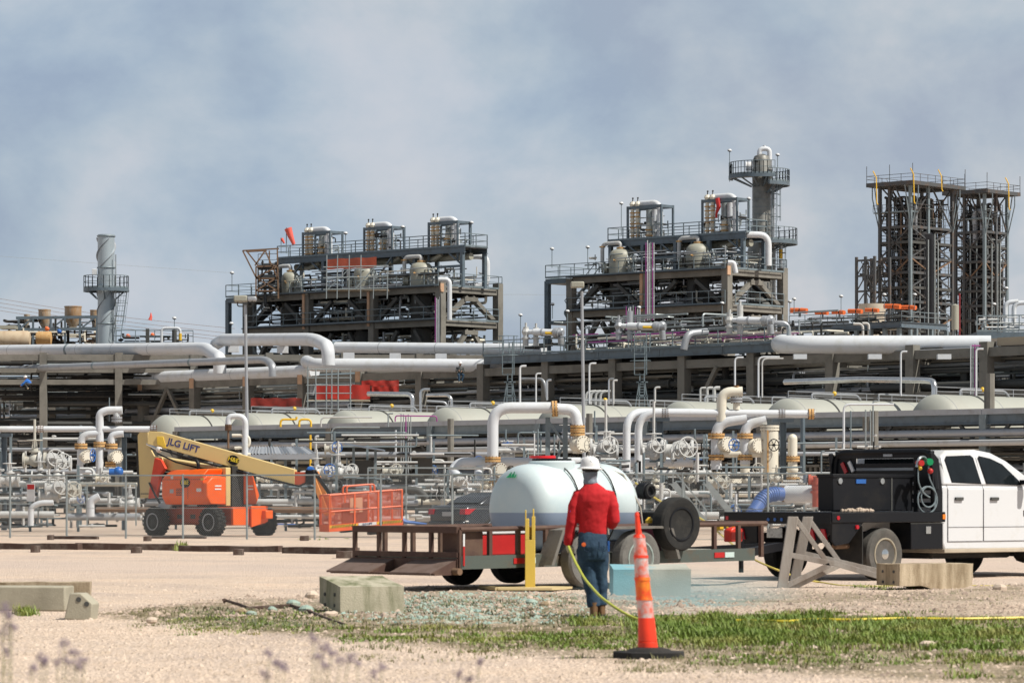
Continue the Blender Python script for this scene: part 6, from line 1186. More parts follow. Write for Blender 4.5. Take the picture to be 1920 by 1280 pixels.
# ---- rusty equipment at upper left
YL = 300
o = thing('steel_trestle', 'grey steel frame with rusty vessels left of the exhaust stack', 'steel frame', A(110, 640, YL)); b = MB()
for x in (35, 62, 95, 122, 150, 182):
    for d in (0, 3): b.bar(A(x, 650, YL+d), A(x, 594, YL+d), .18)
for y in (595, 617):
    for d in (0, 3): b.bar(A(30, y+1, YL+d), A(185, y-1, YL+d), .16, .25)
for x in (35, 95, 150): b.bar(A(x, 617, YL), A(x+27, 596, YL), .13)
b.build('frame', 'steel', o); clutter(WORLD, A(5, 0, YL).x, A(185, 0, YL).x, YL, YL+4, 12.5, 17.0, 120, 3, .14, o, 'small_piping', 'dark'); clutter(WORLD, A(5, 0, YL).x, A(185, 0, YL).x, YL-.5, YL+4, 12.5, 16.2, 50, 8, .16, o, 'small_piping', 'cream'); clutter(WORLD, A(5, 0, YL).x, A(185, 0, YL).x, YL-.5, YL+4, 12.5, 16.2, 30, 18, .16, o, 'small_piping', 'rusty')
rvm = mat('rust_streaked_vessel', (.40, .36, .30), .7, 0, (.36, .19, .07), .5, 1.6, var=.15, streak=True)
for i, (x0, x1, y0, y1, lb) in enumerate([(72, 95, 582, 603, 'small rust streaked round vessel second from the stack'), (121, 153, 576, 600, 'largest rust streaked vessel beside the stack'), (169, 187, 583, 598, 'pale vessel partly behind the stack'), (45, 56, 591, 601, 'tiny rusty pot at the left of the frame')]):
    q = thing('vessel', lb, 'vessel', A((x0+x1)/2, y1+20, YL), 'rusty vessels by the stack'); r = (x1-x0)/2*YL/F; c = A((x0+x1)/2, y1, YL+1.5); h = (y1-y0)*YL/F
    MB().lathe([(0, -.9), (r*.3, -.8), (r*.5, -.5), (r, 0), (r, h), (r*1.05, h), (r*1.05, h+.1), (0, h+.12)], c, (0, 0, 1), 20).build('shell', rvm, q)
q = thing('tank', 'tan insulated horizontal drum at the far left edge', 'tank', A(20, 650, YL-3)); MB().lathe([(0, 0), (.6, .1), (.75, .35), (.75, 3.8), (.6, 4), (0, 4.1)], A(-30, 636, YL-3), (1, 0, 0), 20).build('shell', mat('tan_insulation', (.46, .37, .26), .8, 0, (.36, .26, .17), .4, 1.5, var=.1), q); MB().box(A(5, 0, YL).x, A(34, 0, YL).x, YL-2, YL, A(0, 618, YL).z, A(0, 612, YL).z).build('roof', 'drum', q)
q = thing('vessel', 'small yellow tan tank behind the frame at left', 'tank', A(70, 650, YL)); MB().lathe([(0, 0), (.5, .1), (.6, .3), (.6, 1.4), (0, 1.5)], A(66, 634, YL-1), (1, 0, 0), 16).build('shell', 'rustf', q)
for x, y, c, lb in ((88, 616, 'orange', 'small orange valve head between the rusty vessels'), (240, 630, 'orange', 'orange valve head on the railed platform right of the stack'), (286, 628, 'orange', 'orange valve head in the middle of the railed platform'), (111, 621, 'blue', 'small blue motor left of the stack')):
    MB().ball(A(x, y, YL-1), .2, 10).cyl(A(x-3, y-2, YL-1), A(x+4, y+2, YL-1), .13).build('motor_valve', c, None, lb, 'valve')
# railed platform right of the stack
o = thing('valve_platform', 'low railed platform with pipes between the stack and the left structure', 'platform', A(290, 650, 285)); b = MB(); b.railing([A(218, 640, 285), A(362, 641, 285)], h=.95, sp=1.7, r=.035, toe=False); b.railing([A(218, 640, 288), A(362, 641, 288)], h=.95, sp=1.7, r=.035, toe=False); b.build('railing', 'rail', o)
MB().box(A(216, 0, 285).x, A(364, 0, 285).x, 285, 288, A(0, 646, 285).z, A(0, 641, 285).z).build('deck', 'steel', o); clutter(WORLD, A(220, 0, 285).x, A(350, 0, 285).x, 285, 288, A(0, 641, 285).z, A(0, 624, 285).z, 26, 5, .12, o, 'small_piping', 'dark')
b = MB(); b.pipe([A(303, 642, 284), A(303, 615, 284), A(338, 615, 284), A(338, 645, 284)], .11, 8); b.build('loop_pipe', 'white', o); MB().cyl(A(338, 625, 283.9), A(338, 638, 283.9), .13).build('yellow_mark', 'yellow', o); MB().box(A(273, 0, 284).x, A(279, 0, 284).x, 284, 284.5, A(0, 645, 284).z, A(0, 616, 284).z).build('panel', 'skirt', o); MB().cyl(A(327, 645, 284), A(327, 618, 284), .2).build('stub', 'skirt', o)
MB().tube([A(281, 600, 284), A(283, 594, 284), A(283, 586, 284)], [.16, .12, .03], 7).build('windsock', 'windsock', None, 'tiny red windsock right of the stack', 'windsock')
# ---- power lines
for i, (a, b_, c) in enumerate([((-60, 550), (180, 590), (440, 616)), ((-60, 558), (180, 597), (440, 626)), ((-60, 566), (180, 604), (440, 634)), ((-60, 573), (180, 610), (440, 640)), ((-60, 476), (200, 495), (440, 512)), ((900, 552), (980, 552), (1060, 553))]):
    MB().tube(bent(P3([(*a, 900), (*b_, 900), (*c, 900)]), 25, 5), .045 if i < 4 else .03, 4).build('power_line', 'rusty' if i < 4 else 'steell', None, f'{["topmost", "second", "third", "lowest"][i]} of the four reddish power lines at left' if i < 4 else ['faint thin cable crossing behind the stack', 'faint thin cable between the two structures'][i-4], 'cable', 'overhead cables')
# ---- floodlights
for i, (x, y, Y, d, lb) in enumerate([(435, 511, 290, 1.6, 'floodlight floating over the left end of the left structure'), (327, 596, 284, 1.2, 'floodlight over the railed platform by the stack'), (648, 437, 284, 1.6, 'floodlight beside the left relief module of the left structure'), (755, 425, 283, 1.2, 'floodlight beside the middle relief module'), (884, 417, 283, 1.8, 'floodlight beside the right relief module of the left structure'), (976, 590, 245, 3.2, 'floodlight on a pole in the gap between the structures'),
        (1035, 466, 284, 1.6, 'floodlight over the left corner of the right structure'), (1102, 463, 280, 1.8, 'second floodlight over the left deck of the right structure'), (1165, 381, 277, 2.6, 'floodlight left of the relief modules of the right structure'), (1404, 372, 272, 2.4, 'floodlight between the red cloth and the tall column'), (1368, 282, 283, 2.6, 'floodlight left of the tall column top'), (1458, 290, 284, 2.4, 'floodlight right of the tall column top'),
        (1036, 570, 280, 1.2, 'floodlight below the deck at the left of the right structure'), (1064, 583, 250, 3.0, 'floodlight pole on the rack left of the right structure'), (1198, 576, 246, 2.6, 'floodlight on the rack in front of the right structure'), (1354, 568, 240, 2.6, 'floodlight in front of the corner column of the right structure'), (1481, 565, 300, 1.2, 'left floodlight of the close pair over the orange actuators'), (1489, 560, 300, 1.4, 'right floodlight of the close pair over the orange actuators'),
        (1577, 555, 350, 1.6, 'floodlight over the middle orange actuators'), (1658, 552, 350, 1.5, 'floodlight in front of the taller coker tower'), (1715, 552, 350, 1.5, 'floodlight over the rightmost orange actuators'), (1887, 540, 250, 3.0, 'larger floodlight at the right edge below the lower coker tower'), (1864, 570, 300, 1.4, 'small floodlight between the coker tower and the white pipes'), (434, 606, 284, 1, 'floodlight low on the left end of the left structure')]):
    lamp(x, y, Y, d, lb)
# ---- main pipe rack (K)
K = Frame(1850, 209, -48); kx = [10.5, 4.3, 0, -6.0, -12.8, -19.8, -26.2, -32.9, -39.7, -46.5, -53.3, -60.2, -67.1, -73.9, -80.8, -87.7, -94.9, -102, -109, -116, -123]; kx = [x for x in kx if x != 4.3]
rk = thing('pipe_rack', 'long concrete post pipe rack running the whole width behind the vessels', 'pipe rack', K(-50, 3))
zt = lambda x: 10.85 if -47 > x or x > -20 else 10.85
for x in kx:
    for y in (0, 7.5): MB(K).box(x-.33, x+.33, y-.33, y+.33, 0, zt(x)).build('column', 'conc', rk)
    for z in (10.2, 8.0, 5.8): MB(K).box(x-.2, x+.2, .33, 7.17, z-.55, z).build('cross_beam', 'conc', rk)
    if x < -60: MB(K).box(x-.28, x+.28, -.345, -.25, 9.9, 10.7).build('primer_patch', 'concs', rk)
for a, b_ in zip(kx, kx[1:]):
    for z, h in ((10.5, .55), (7.9, .45), (5.7, .4)):
        for y in (0, 7.5): MB(K).box(b_+.33, a-.33, y-.2, y+.2, z-h, z).build('beam', 'conc', rk)
for x in (-85, -23, -98): x_ = x
for a, b_ in ((-80.8, -87.7), (-19.8, -26.2)): m_ = (a+b_)/2; MB(K).bar((m_, -.1, 10.0), (b_+.4, -.1, 5.9), .28).build('brace', 'conc', rk); (MB(K).bar((m_, -.1, 10.0), (a-.4, -.1, 5.9), .28).build('brace', 'conc', rk) if a < -50 else None)
k2 = thing('pipe_rack', 'upper cross rack of stacked tan beams behind the big white pipes', 'pipe rack', (-15, 276, 0))
K2 = Frame(-60, 272, 1)
for k in range(9):
    x = k*6.0
    for y in (0, 6): MB(K2).box(x-.28, x+.28, y-.28, y+.28, 0, 12.85).build('column', 'conc', k2)
    for y in (0, 6):
        for z, h in ((12.7, .5), (11.6, .35), (10.7, .4)):
            if k < 8: MB(K2).box(x+.29, x+5.71, y-.2, y+.2, z-h, z).build('beam', 'conc', k2)
clutter(K2, 0, 48, .5, 5.6, 9, 12.3, 130, 77, .2, k2, 'small_piping', 'dark', (6, 1, 1)); clutter(K2, 0, 48, .5, 5.6, 9, 12.3, 60, 78, .14, k2, 'small_piping', 'steell', (6, 1, 1)); clutter(K2, 0, 48, .5, 5.6, 1, 9, 130, 79, .3, k2, 'small_piping', 'skirt', (6, 1, 1))
# pipes lying on its tiers
rp = random.Random(21); cnt = 0
tier = {10.2: 'top tier', 8.0: 'middle tier', 5.8: 'lowest tier'}
cn = {'clad': 'dull grey', 'alu': 'shiny', 'dark': 'dark', 'skirt': 'charcoal', 'whited': 'dusty white', 'steel': 'blue grey', 'purple': 'magenta', 'rail': 'slate grey', 'beige': 'beige'}
segs_ = [(-122, -88), (-94, -62), (-68, -47), (-47, -20), (-26, -2), (-12, 10)]
where = ['at the far left', 'left of the red sheeting', 'behind the scaffold', 'below the railed valve deck', 'below the thickest white pipe', 'at the right edge']
seen = {}
for k, z in enumerate((10.2, 8.0, 5.8)):
    for (xa_, xb2), wh in zip(segs_, where):
        for j in range(3 if k else 2):
            m_ = rp.choice(['clad', 'alu', 'dark', 'skirt', 'whited', 'steel', 'rail', 'clad', 'dark']); y = [1.0, 3.4, 5.8][j]+rp.uniform(-.5, .5); r = rp.choice((.12, .18, .25, .32)); key = (m_, k, wh)
            if key in seen: continue
            seen[key] = 1; dz = rp.choice((0, .35, .6)); b = MB(K); n_ = rp.random(); zz_ = z+r+dz*0+.02
            pts = [(xa_+rp.uniform(0, 5), y, zz_), (xb2-rp.uniform(0, 5), y, zz_)]
            if n_ < .45: pts.append((pts[-1][0], y, zz_-rp.uniform(1.0, 1.7)))
            elif n_ < .5: pts.append((pts[-1][0], y, zz_-.8))
            o = thing('rack_pipe', f'{cn[m_]} pipe on the {tier[z]} of the rack {wh}', 'pipe', K(pts[0][0], y, z), 'pipes on the main rack'); b.pipe(pts, r, 10); b.build('pipe_run', m_, o)
for (xa_, xb2, z0, z1, n_, m_, r_) in [(-108, -60, 5.9, 9.9, 70, 'dark', .2), (-60, -20, 5.9, 9.9, 110, 'dark', .22), (-20, 10, 5.9, 9.9, 100, 'dark', .22), (-108, 10, 6, 10, 130, 'steell', .1), (-108, 10, 6, 10, 60, 'cream', .1), (-108, -46, 1, 5.5, 150, 'dark', .25), (-46, 10, 1, 5.5, 150, 'dark', .25), (-108, 10, 6, 10, 190, 'conc', .14), (-108, 10, 6, 10.2, 200, 'clad', .12), (-108, 10, 6, 10.2, 140, 'whited', .09), (-108, 10, 6, 10.2, 110, 'steell', .06), (-108, -46, 1, 5.5, 120, 'whited', .09), (-108, -46, 1, 5.5, 100, 'rail', .09), (-108, 10, 6, 10, 60, 'alu', .1), (-46, 10, 6, 10, 110, 'skirt', .35), (-108, -46, 6, 10, 60, 'rail', .25)]: clutter(K, xa_, xb2, .6, 7, z0, z1, n_, n_+int(xa_), r_, rk, 'small_piping', m_, (6, 1, 1.5))
b = MB(K)
for z in (9.3, 7.1): b.box(-108, 10, 4.5, 6.8, z, z+.28)
b.build('cable_tray', 'skirt', rk)
# scaffold and red sheets in front of the rack
Yq = 236; sc = thing('scaffold', 'grey tube scaffold around the red sheets on the rack', 'scaffold', A(617, 775, Yq)); b = MB()
for x in (577, 592, 612, 622, 634, 657):
    for d in (0, 1.8): b.cyl(A(x, 775, Yq+d), A(x, 691 if x != 577 else 686, Yq+d), .05, n=6)
for y in (692, 708, 722, 737, 752, 766):
    for d in (0, 1.8): b.cyl(A(574, y, Yq+d), A(660, y, Yq+d), .04, n=6)
b.build('tube_frame', 'steell', sc); MB().box(A(577, 0, Yq).x, A(692, 0, Yq).x, Yq, Yq+1.6, A(0, 751.5, Yq).z, A(0, 749, Yq).z).build('boards', 'tan', sc)
for i, (x0, x1, y0, y1, Y, lb, m_) in enumerate([(592, 694, 721, 748, Yq+1, 'bright red sheet hanging in the scaffold on the rack', 'tarp'), (678, 748, 713, 724, Yq+2.5, 'red sheet wrapped along the pipes right of the scaffold', 'tarp'), (697, 748, 724, 736, Yq+3, 'lower red sheet behind the aluminium pipe', 'tarp'), (470, 566, 746, 762, Yq+4, 'dark red sheet low on the rack left of the scaffold', mat('dark_red_tarpaulin', (.26, .02, .012), .7, 0, (.10, .015, .01), .5, 1, var=.2))]):
    k = 24; b = MB(); b.rings([[A(x0+(x1-x0)*j/k, y+.7*math.sin(j*.7+i), Y+.03*math.sin(j*.6)+d) for y, d in ((y0, 0), ((y0+y1)/2, .05*math.sin(j*.9)), (y1, .02), (y1, .2), (y0, .2))] for j in range(k+1)]); b.build('red_sheet', m_, None, lb, 'sheeting', 'red protective sheets')
# ---- valve deck on the rack
xd0, xd1 = K.hitx(908, -.4), K.hitx(1480, -.4); zd = 11.35
vd = thing('valve_deck', 'blue grey railed valve deck on top of the rack in front of the right structure', 'platform', K((xd0+xd1)/2, 3, 10.8))
MB(K).box(xd0, xd1, -.4, 7.5, zd-.12, zd-.02).build('deck', 'grate', vd); 
n = 5
for i in range(n): MB(K).ibeam((xd0+(xd1-xd0)*i/n+.02, -.45, zd-.3), (xd0+(xd1-xd0)*(i+1)/n-.02, -.45, zd-.3), .56, .3).build('edge_beam', 'steel', vd)
MB(K).railing([(xd0, 7, zd), (xd0, -.5, zd), (xd1, -.5, zd)], sp=2.2, r=.035).build('railing', 'rail', vd); MB(K).railing([(xd0, 7.3, zd), (xd1, 7.3, zd)], sp=2.2, r=.03).build('railing', 'rail', vd)
clutter(K, xd0+2, xd1-1, 1.0, 6.5, zd, zd+1.5, 90, 5, .09, vd, 'small_piping', 'dark'); clutter(K, xd0+6, xd1-1, .5, 6.5, zd, zd+1.3, 60, 55, .08, vd, 'small_piping', 'cream'); clutter(K, xd0+8, xd1-1, .5, 4, zd+.5, zd+1.4, 26, 57, .035, vd, 'magenta_tubing', 'purple'); clutter(K, xd0+6, xd1-1, .8, 6.5, zd, zd+2.6, 50, 15, .07, vd, 'small_piping', 'steell')
for i, (x0, x1, py, dp, Y) in enumerate([(987, 1056, 622, 13, 238), (1160, 1248, 611, 14, 228), (1368, 1450, 600, 14, 219)]):
    o = thing('actuated_valve', ['white horizontal valve actuator with yellow mark at the left end of the valve deck', 'white horizontal valve actuator with yellow mark in the middle of the valve deck', 'white horizontal valve actuator without yellow mark at the right of the valve deck'][i], 'actuator', A((x0+x1)/2, py+24, Y), 'white piston actuators on the valve deck')
    r = dp/2*Y/F; b = MB(); L_ = x1-x0; b.lathe([(0, -.05), (r*.6, 0), (r*.6, .2), (r, .25), (r, 1)], A(x0, py, Y), A(x1, py+1, Y-1)-A(x0, py, Y), 16) if 0 else None
    w0, w1 = A(x0, py, Y), A(x1, py+2, Y-1.2); b.tube([w0, w0.lerp(w1, .18), w0.lerp(w1, .2), w0.lerp(w1, .78)], [r*.65, r*.7, r, r], 16); b.build('cylinder', 'white', o)
    f = MB(); d = (w1-w0).normalized(); f.flange(w0.lerp(w1, .44), d, r*1.2, .06); f.flange(w0.lerp(w1, .80), d, r*1.45, .12); f.flange(w0.lerp(w1, .86), d, r*1.3, .1); f.cyl(w0.lerp(w1, .86), w1, r*.85, n=12); f.build('flange', 'clad', o)
    if i < 2: MB().tube([w0.lerp(w1, .52)+Vector((0, -r*.9, -.05)), w0.lerp(w1, .72)+Vector((0, -r*.9, -.05))], .1, 6).build('yellow_mark', 'yellow', o)
    for xx, t in ((x0-1 if i == 0 else x0, -17 if i == 0 else -20), (x0+L_*.24 if i else x0+18, -16 if i == 0 else -36)): b = MB(); b.cyl(A(xx, py+26, Y), A(xx, py+t+8, Y), .2, n=10); b.cyl(A(xx, py+t+10, Y), A(xx, py+t, Y), .09, n=6); b.ball(A(xx, py, Y), .3, 8); b.flange(A(xx, py+12, Y), (0, 0, 1), .3); b.build('relief_valve', 'whited' if i != 1 else 'clad', o)
    for xx in (x0+L_*.92, ): b = MB(); b.cyl(A(xx, py+2, Y), A(xx+2, py+26, Y), .22); b.ball(A(xx, py, Y), .34); b.build('valve_body', 'clad', o)
pipe_thing([(1448, 605, 222), (1478, 605, 222), (1480, 640, 222)], 9, 'clad', 'grey bent pipe at the right end of the valve deck', bend=.5); pipe_thing([(1282, 655, 226), (1288, 626, 226), (1325, 622, 227)], 14, 'clad', 'fat grey bent pipe behind the valve deck railing', bend=.7)
for px, y1, y0, Y, lb in ((955, 630, 765, 236, 'caged ladder at the left of the valve deck'), (1203, 625, 765, 226, 'taller caged ladder in the middle of the valve deck')):
    o = thing('caged_ladder', lb, 'ladder', A(px, y0, Y-1), 'caged ladders of the rack'); MB().ladder(A(px-2, 702, Y-1.2), A(px-2, y1, Y-1.2), (0, -1, 0), True, .8).build('ladder_frame', 'rail', o); b = MB()
    for a, c in (((px-12, 765), (px-4, 716)), ((px+13, 765), (px+6, 716)), ((px-5, 765), (px-3, 700)), ((px+6, 765), (px+5, 700)), ((px-10, 716), (px+12, 716)), ((px-10, 742), (px+12, 742)), ((px+6, 700), (px+6, 640))): b.bar(A(*a, Y-1), A(*c, Y-1), .08)
    for k in range(12): b.bar(A(px-4, 765-k*5, Y-1), A(px+6, 765-k*5, Y-1), .05)
    b.build('stand', 'rail', o)
# ---- big white pipes
pipe_thing([(-40, 658, 290), (385, 653, 266), (412, 672, 258), (412, 700, 258)], 22, 'white', 'thick white pipe from the left edge ending in a downward elbow', bend=1.6, rings=(.42,))
pipe_thing([(14, 692, 276), (500, 674, 248), (511, 686, 246), (511, 706, 246)], 13, 'clad', 'slimmer grey white pipe on short stanchions along the rack at left', bend=1.2, rings=(.36, .73))
pipe_thing([(98, 716, 284), (590, 696, 258)], 23, 'white', 'thick white pipe lying behind the slimmer pipe at left')
pipe_thing([(405, 645, 278), (418, 637, 262), (590, 636, 246), (615, 650, 242), (616, 685, 242)], 22, 'white', 'thick white pipe with a big downward bend left of centre', bend=1.9, saddles=((438, 648, 262, .5), (530, 649, 252, .5)))
pipe_thing([(575, 678, 259), (588, 684, 247), (700, 684, 246), (1040, 686, 243)], 24, 'white', 'thick white pipe just above the scaffold, passing the seated worker', bend=1.5)
pipe_thing([(610, 651, 256), (1020, 655, 246)], 21, 'white', 'long white pipe with white saddles under the left structure', rings=(.045,), saddles=((654, 661, 252, .6), (741, 662, 250, .6), (827, 663, 248, .6)))
pipe_thing([(1475, 641, 228), (1460, 646, 216), (1600, 646, 215), (1858, 646, 214)], 33, 'white', 'thickest white pipe in front of the orange actuator platform', bend=2.0, saddles=((1500, 664, 208, .3), (1640, 664, 206, .3), (1770, 664, 204, .3)))
for i, (a, m_) in enumerate([([(1472, 716, 205), (1610, 711, 200), (1740, 713, 196), (1752, 716, 195), (1752, 745, 195)], 'alu'), ([(690, 738, 233), (774, 739, 231), (774, 775, 231)], 'alu'), ([(789, 775, 228), (789, 730, 228), (806, 730, 228)], 'alu'), ([(800, 741, 229), (847, 741, 228), (847, 772, 228)], 'alu'), ([(800, 752, 227), (838, 754, 227), (838, 775, 227)], 'clad'), ([(975, 710, 236), (1020, 710, 234), (1025, 745, 234)], 'clad')]):
    pipe_thing(a, [11, 9, 6, 6, 5, 5][i], m_, ['long shiny aluminium pipe below the thickest white pipe', 'shiny aluminium pipe right of the red sheets', 'shiny gooseneck left of the tan post', 'shiny inverted U pipe right of the tan post', 'grey gooseneck under the shiny U pipe', 'grey pipe under the valve deck'][i], bend=.5)
for i in range(4): x = 1098+i*9; pipe_thing([(x, 765, 225), (x+1, 735, 225), (x+20, 733, 225)], 5, 'whited', f'{nth(i, 4)} of the four nested white goosenecks behind the pole', group='nested white goosenecks', bend=.5)
for i in range(3): x = 1313+i*13; pipe_thing([(x, 755, 215), (x, 727, 215), (x+11, 727, 215)], 4+i*1.5, 'whited', f'{nth(i, 3)} of the three white goosenecks left of the tall bent pipe', group='white goosenecks by the bent pipe', bend=.5)
for i, x in enumerate((1885, 1901)): pipe_thing([(x, 625, 240), (x, 567+i*2, 240), (x+24, 565+i*2, 240)], 9, 'white', ['left one of two white goosenecks at the right edge', 'right one of two white goosenecks at the right edge'][i], bend=.7)
for i, x in enumerate((1618, 1629)): pipe_thing([(x-18+i*6, 607-i*1, 300), (x, 607-i, 300), (x, 640, 300)], 4.5, 'whited', ['left one of two cream bent pipes over the thickest white pipe', 'right one of two cream bent pipes over the thickest white pipe'][i], bend=.5)
for i, x in enumerate((1912, 1918)): pipe_thing([(x-6, 745, 215), (x-6, 712, 215), (x+20, 708, 215)], 6, 'whited', ['left white gooseneck behind the right hand beams', 'right white gooseneck behind the right hand beams'][i], bend=.5)
# right edge deck and blocks
o = thing('valve_platform', 'steel deck with white pipes at the right edge below the lower coker tower', 'platform', A(1890, 650, 235)); MB().box(A(1832, 0, 235).x, A(1990, 0, 235).x, 235, 240, A(0, 634, 235).z, A(0, 622, 235).z).build('deck', 'steel', o); MB().railing([A(1832, 622, 235), A(1990, 620, 235)], h=1.1, r=.04).build('railing', 'rail', o); clutter(WORLD, A(1832, 0, 235).x, A(1990, 0, 235).x, 235.5, 239, A(0, 622, 235).z, A(0, 590, 235).z, 45, 3, .1, o, 'small_piping', 'whited')
MB(K).box(.5, 12, .4, 6, 10.6, 11.1).build('cable_tray', 'tan', rk)
small_worker(A(863, 703, 238.5)+Vector((0, -.3, -.05)), 'worker in grey jacket and white helmet seated on the rack beam', mat('dark_grey_jacket', (.075, .08, .078), .85), dn, sit)
small_worker(A(60, 723, 268)+Vector((0, -1.0, -.28)), 'worker in a bright blue coat crouching on the rack at left', mat('bright_blue_coat', (.02, .14, .50), .75), 'skirt', bend)
# ---- horizontal storage vessels
B = Frame(1684, 185, -45); bv = mat('pale_grey_beige_vessel', (.34, .35, .315), .6, 0, (.31, .31, .275), .4, .35, var=.04)
bxs = [0, -10.5, -18.6, -28.5, -47.5, -57, -65.5, -38.2]
bull = None
for i, x in enumerate(bxs):
    lb = ['storage vessel at the right edge behind the truck cab', 'storage vessel under the aluminium pipe at right', 'storage vessel behind the twin white pipes', 'storage vessel behind the flanged white pipe arch', 'storage vessel below the scaffold', 'storage vessel behind the small gooseneck by the lift boom', 'leftmost storage vessel, behind the lift boom end', 'storage vessel left of the flanged arch'][i]
    if i == 0:
        bull = thing('storage_vessel', 'pale grey horizontal '+lb, 'storage vessel', B(1.75, 0), 'pale horizontal storage vessels')
        b = MB(B); rr_ = 1.75; pr = [(0, -.95), (.6, -.88), (1.15, -.68), (1.55, -.35), (1.75, 0), (1.75, 17), (1.55, 17.35), (1.1, 17.7), (0, 17.95)]; b.lathe([(a, t) for a, t in pr], (1.75, 1, 5.15), (0, 1, 0), 44); b.build('shell', bv, bull)
        for t in (1.02, 5.2, 11.3): MB(B).torus((1.75, t, 5.15), (0, 1, 0), 1.75, .018, 44, 4).build('weld_seam', 'clad', bull)
        for t in (3.6, 13): MB(B).box(.4, 3.1, t, t+.6, 0, 4.2).build('saddle', 'conc', bull); MB(B).torus((1.75, t+.3, 5.15), (0, 1, 0), 1.765, .06, 44, 4).build('saddle_band', 'skirt', bull)
        b = MB(B); b.railing([(1.0, 2, 6.85), (1.0, 16, 6.85)], h=.5, sp=2.5, r=.02, toe=False); b.pipe([(1.9, 3, 6.8), (1.9, 3, 7.2), (1.9, 7, 7.2), (2.2, 7, 6.9)], .06, 6); b.pipe([(1.9, 9, 6.8), (1.9, 9, 7.3), (1.4, 14, 7.3)], .05, 6); b.build('top_fittings', 'clad', bull)
        q = MB(B); q.ball((1.9, 5, 7.25), .14, 8); q.build('yellow_cap', 'yellow', bull)
    else: copy_thing(bull, B(x, 0)-B(0, 0), 'pale grey horizontal '+lb)
# ---- mid pipe rack (M)
M_ = Frame(1840, 165, -45); mk = thing('pipe_rack', 'low blue grey steel pipe rack in front of the storage vessels', 'pipe rack', M_(-30, 2)); mx0, mx1 = M_.hitx(332), 8
mxs = [mx0, -54.5, -47, -38.5, -30, -22, -14, -7.0, 0.2, 7.5]
for i, (a, b_) in enumerate(zip(mxs, mxs[1:])):
    for y in (0, 3.6): MB(M_).ibeam((a, y, 5.12), (b_-.02, y, 5.12), .5, .26, .04).build('beam', 'steel' if i % 3 else 'rail', mk)
    MB(M_).box(a, b_-.03, .3, 3.2, 5.42, 5.62).build('cable_tray', 'clad', mk); MB(M_).box(a, b_-.03, -.22, -.17, 5.35, 5.62).build('tray_edge', 'clad', mk)
for x in mxs:
    for y in (0, 3.6): MB(M_).box(x-.2, x+.2, y-.2, y+.2, 0, 5.35).build('column', 'conc' if R_.random() < .5 else 'rail', mk)
    b = MB(M_); b.bar((x, .2, 3.7), (x, 3.4, 3.7), .2, .3); b.bar((x-1.5, 0, 4.85), (x, 0, 3.6), .14); b.bar((x+1.5, 0, 4.85), (x, 0, 3.6), .14); b.build('bracket', 'skirt', mk)
cb = MB(M_)
for x0, x1 in ((-15, -10.5), (-7, -2.6), (-34, -30), (-20, -16)):
    for z in (4.75, 2.9):
        k = x0
        while k < x1: cb.box(k, k+.16, .5, .8, z-.42, z); k += .34
        cb.box(x0, x1, .4, 1.0, z-.02, z+.1)
cb.build('pipe_clips', 'conc', mk, kind='stuff')
for i, (y, z, r, m_, lb, xa_) in enumerate([(-.1, 4.45, .2, 'clad', 'upper dull grey pipe hung along the front of the low rack', mx0), (-.35, 3.98, .16, 'whited', 'lower dusty white pipe hung along the front of the low rack', -38), (1.2, 4.0, .25, 'skirt', 'charcoal pipe inside the low rack', mx0), (2.2, 3.95, .18, 'alu', 'aluminium pipe inside the low rack', mx0+8), (1.4, 2.7, .2, 'clad', 'grey pipe low in the low rack', -40)]):
    o = thing('rack_pipe', lb, 'pipe', M_(-30, y, z), 'pipes on the low rack'); MB(M_).pipe([(xa_, y, z), (8, y, z)], r, 12).build('pipe_run', m_, o)
clutter(M_, mx0, 6, .4, 3.2, .6, 4.8, 130, 5, .12, mk, 'small_piping', 'dark', (4, 1, 3)); clutter(M_, mx0, 6, .4, 3.2, .6, 4.8, 90, 9, .1, mk, 'small_piping', 'steell', (3, 1, 3)); clutter(M_, mx0, 6, .4, 3.2, .6, 4.6, 60, 19, .1, mk, 'small_piping', 'conc', (3, 1, 3))
# dense background: far rack whose stacked pipes close the gaps
KB = Frame(1300, 330, -44); fb = thing('pipe_rack', 'dark crowded far pipe rack closing the view behind the plant', 'pipe rack', KB(0, 2))
for k in range(22): x = -150+k*11; MB(KB).box(x-.3, x+.3, -.3, .3, 0, 12.5).build('column', 'skirt', fb)
for z in (1.5, 4.5, 7.5, 10.5): MB(KB).box(-150, 90, .4, 3, z-.3, z).build('tier', 'dark', fb)
for m_, n_ in (('dark', 130), ('skirt', 170), ('conc', 130), ('rail', 160), ('clad', 120), ('whited', 60)): clutter(KB, -150, 90, .3, 3.5, .3, 13, int(n_*1.3), n_, .4, fb, 'small_piping', m_, (9, .5, 1))
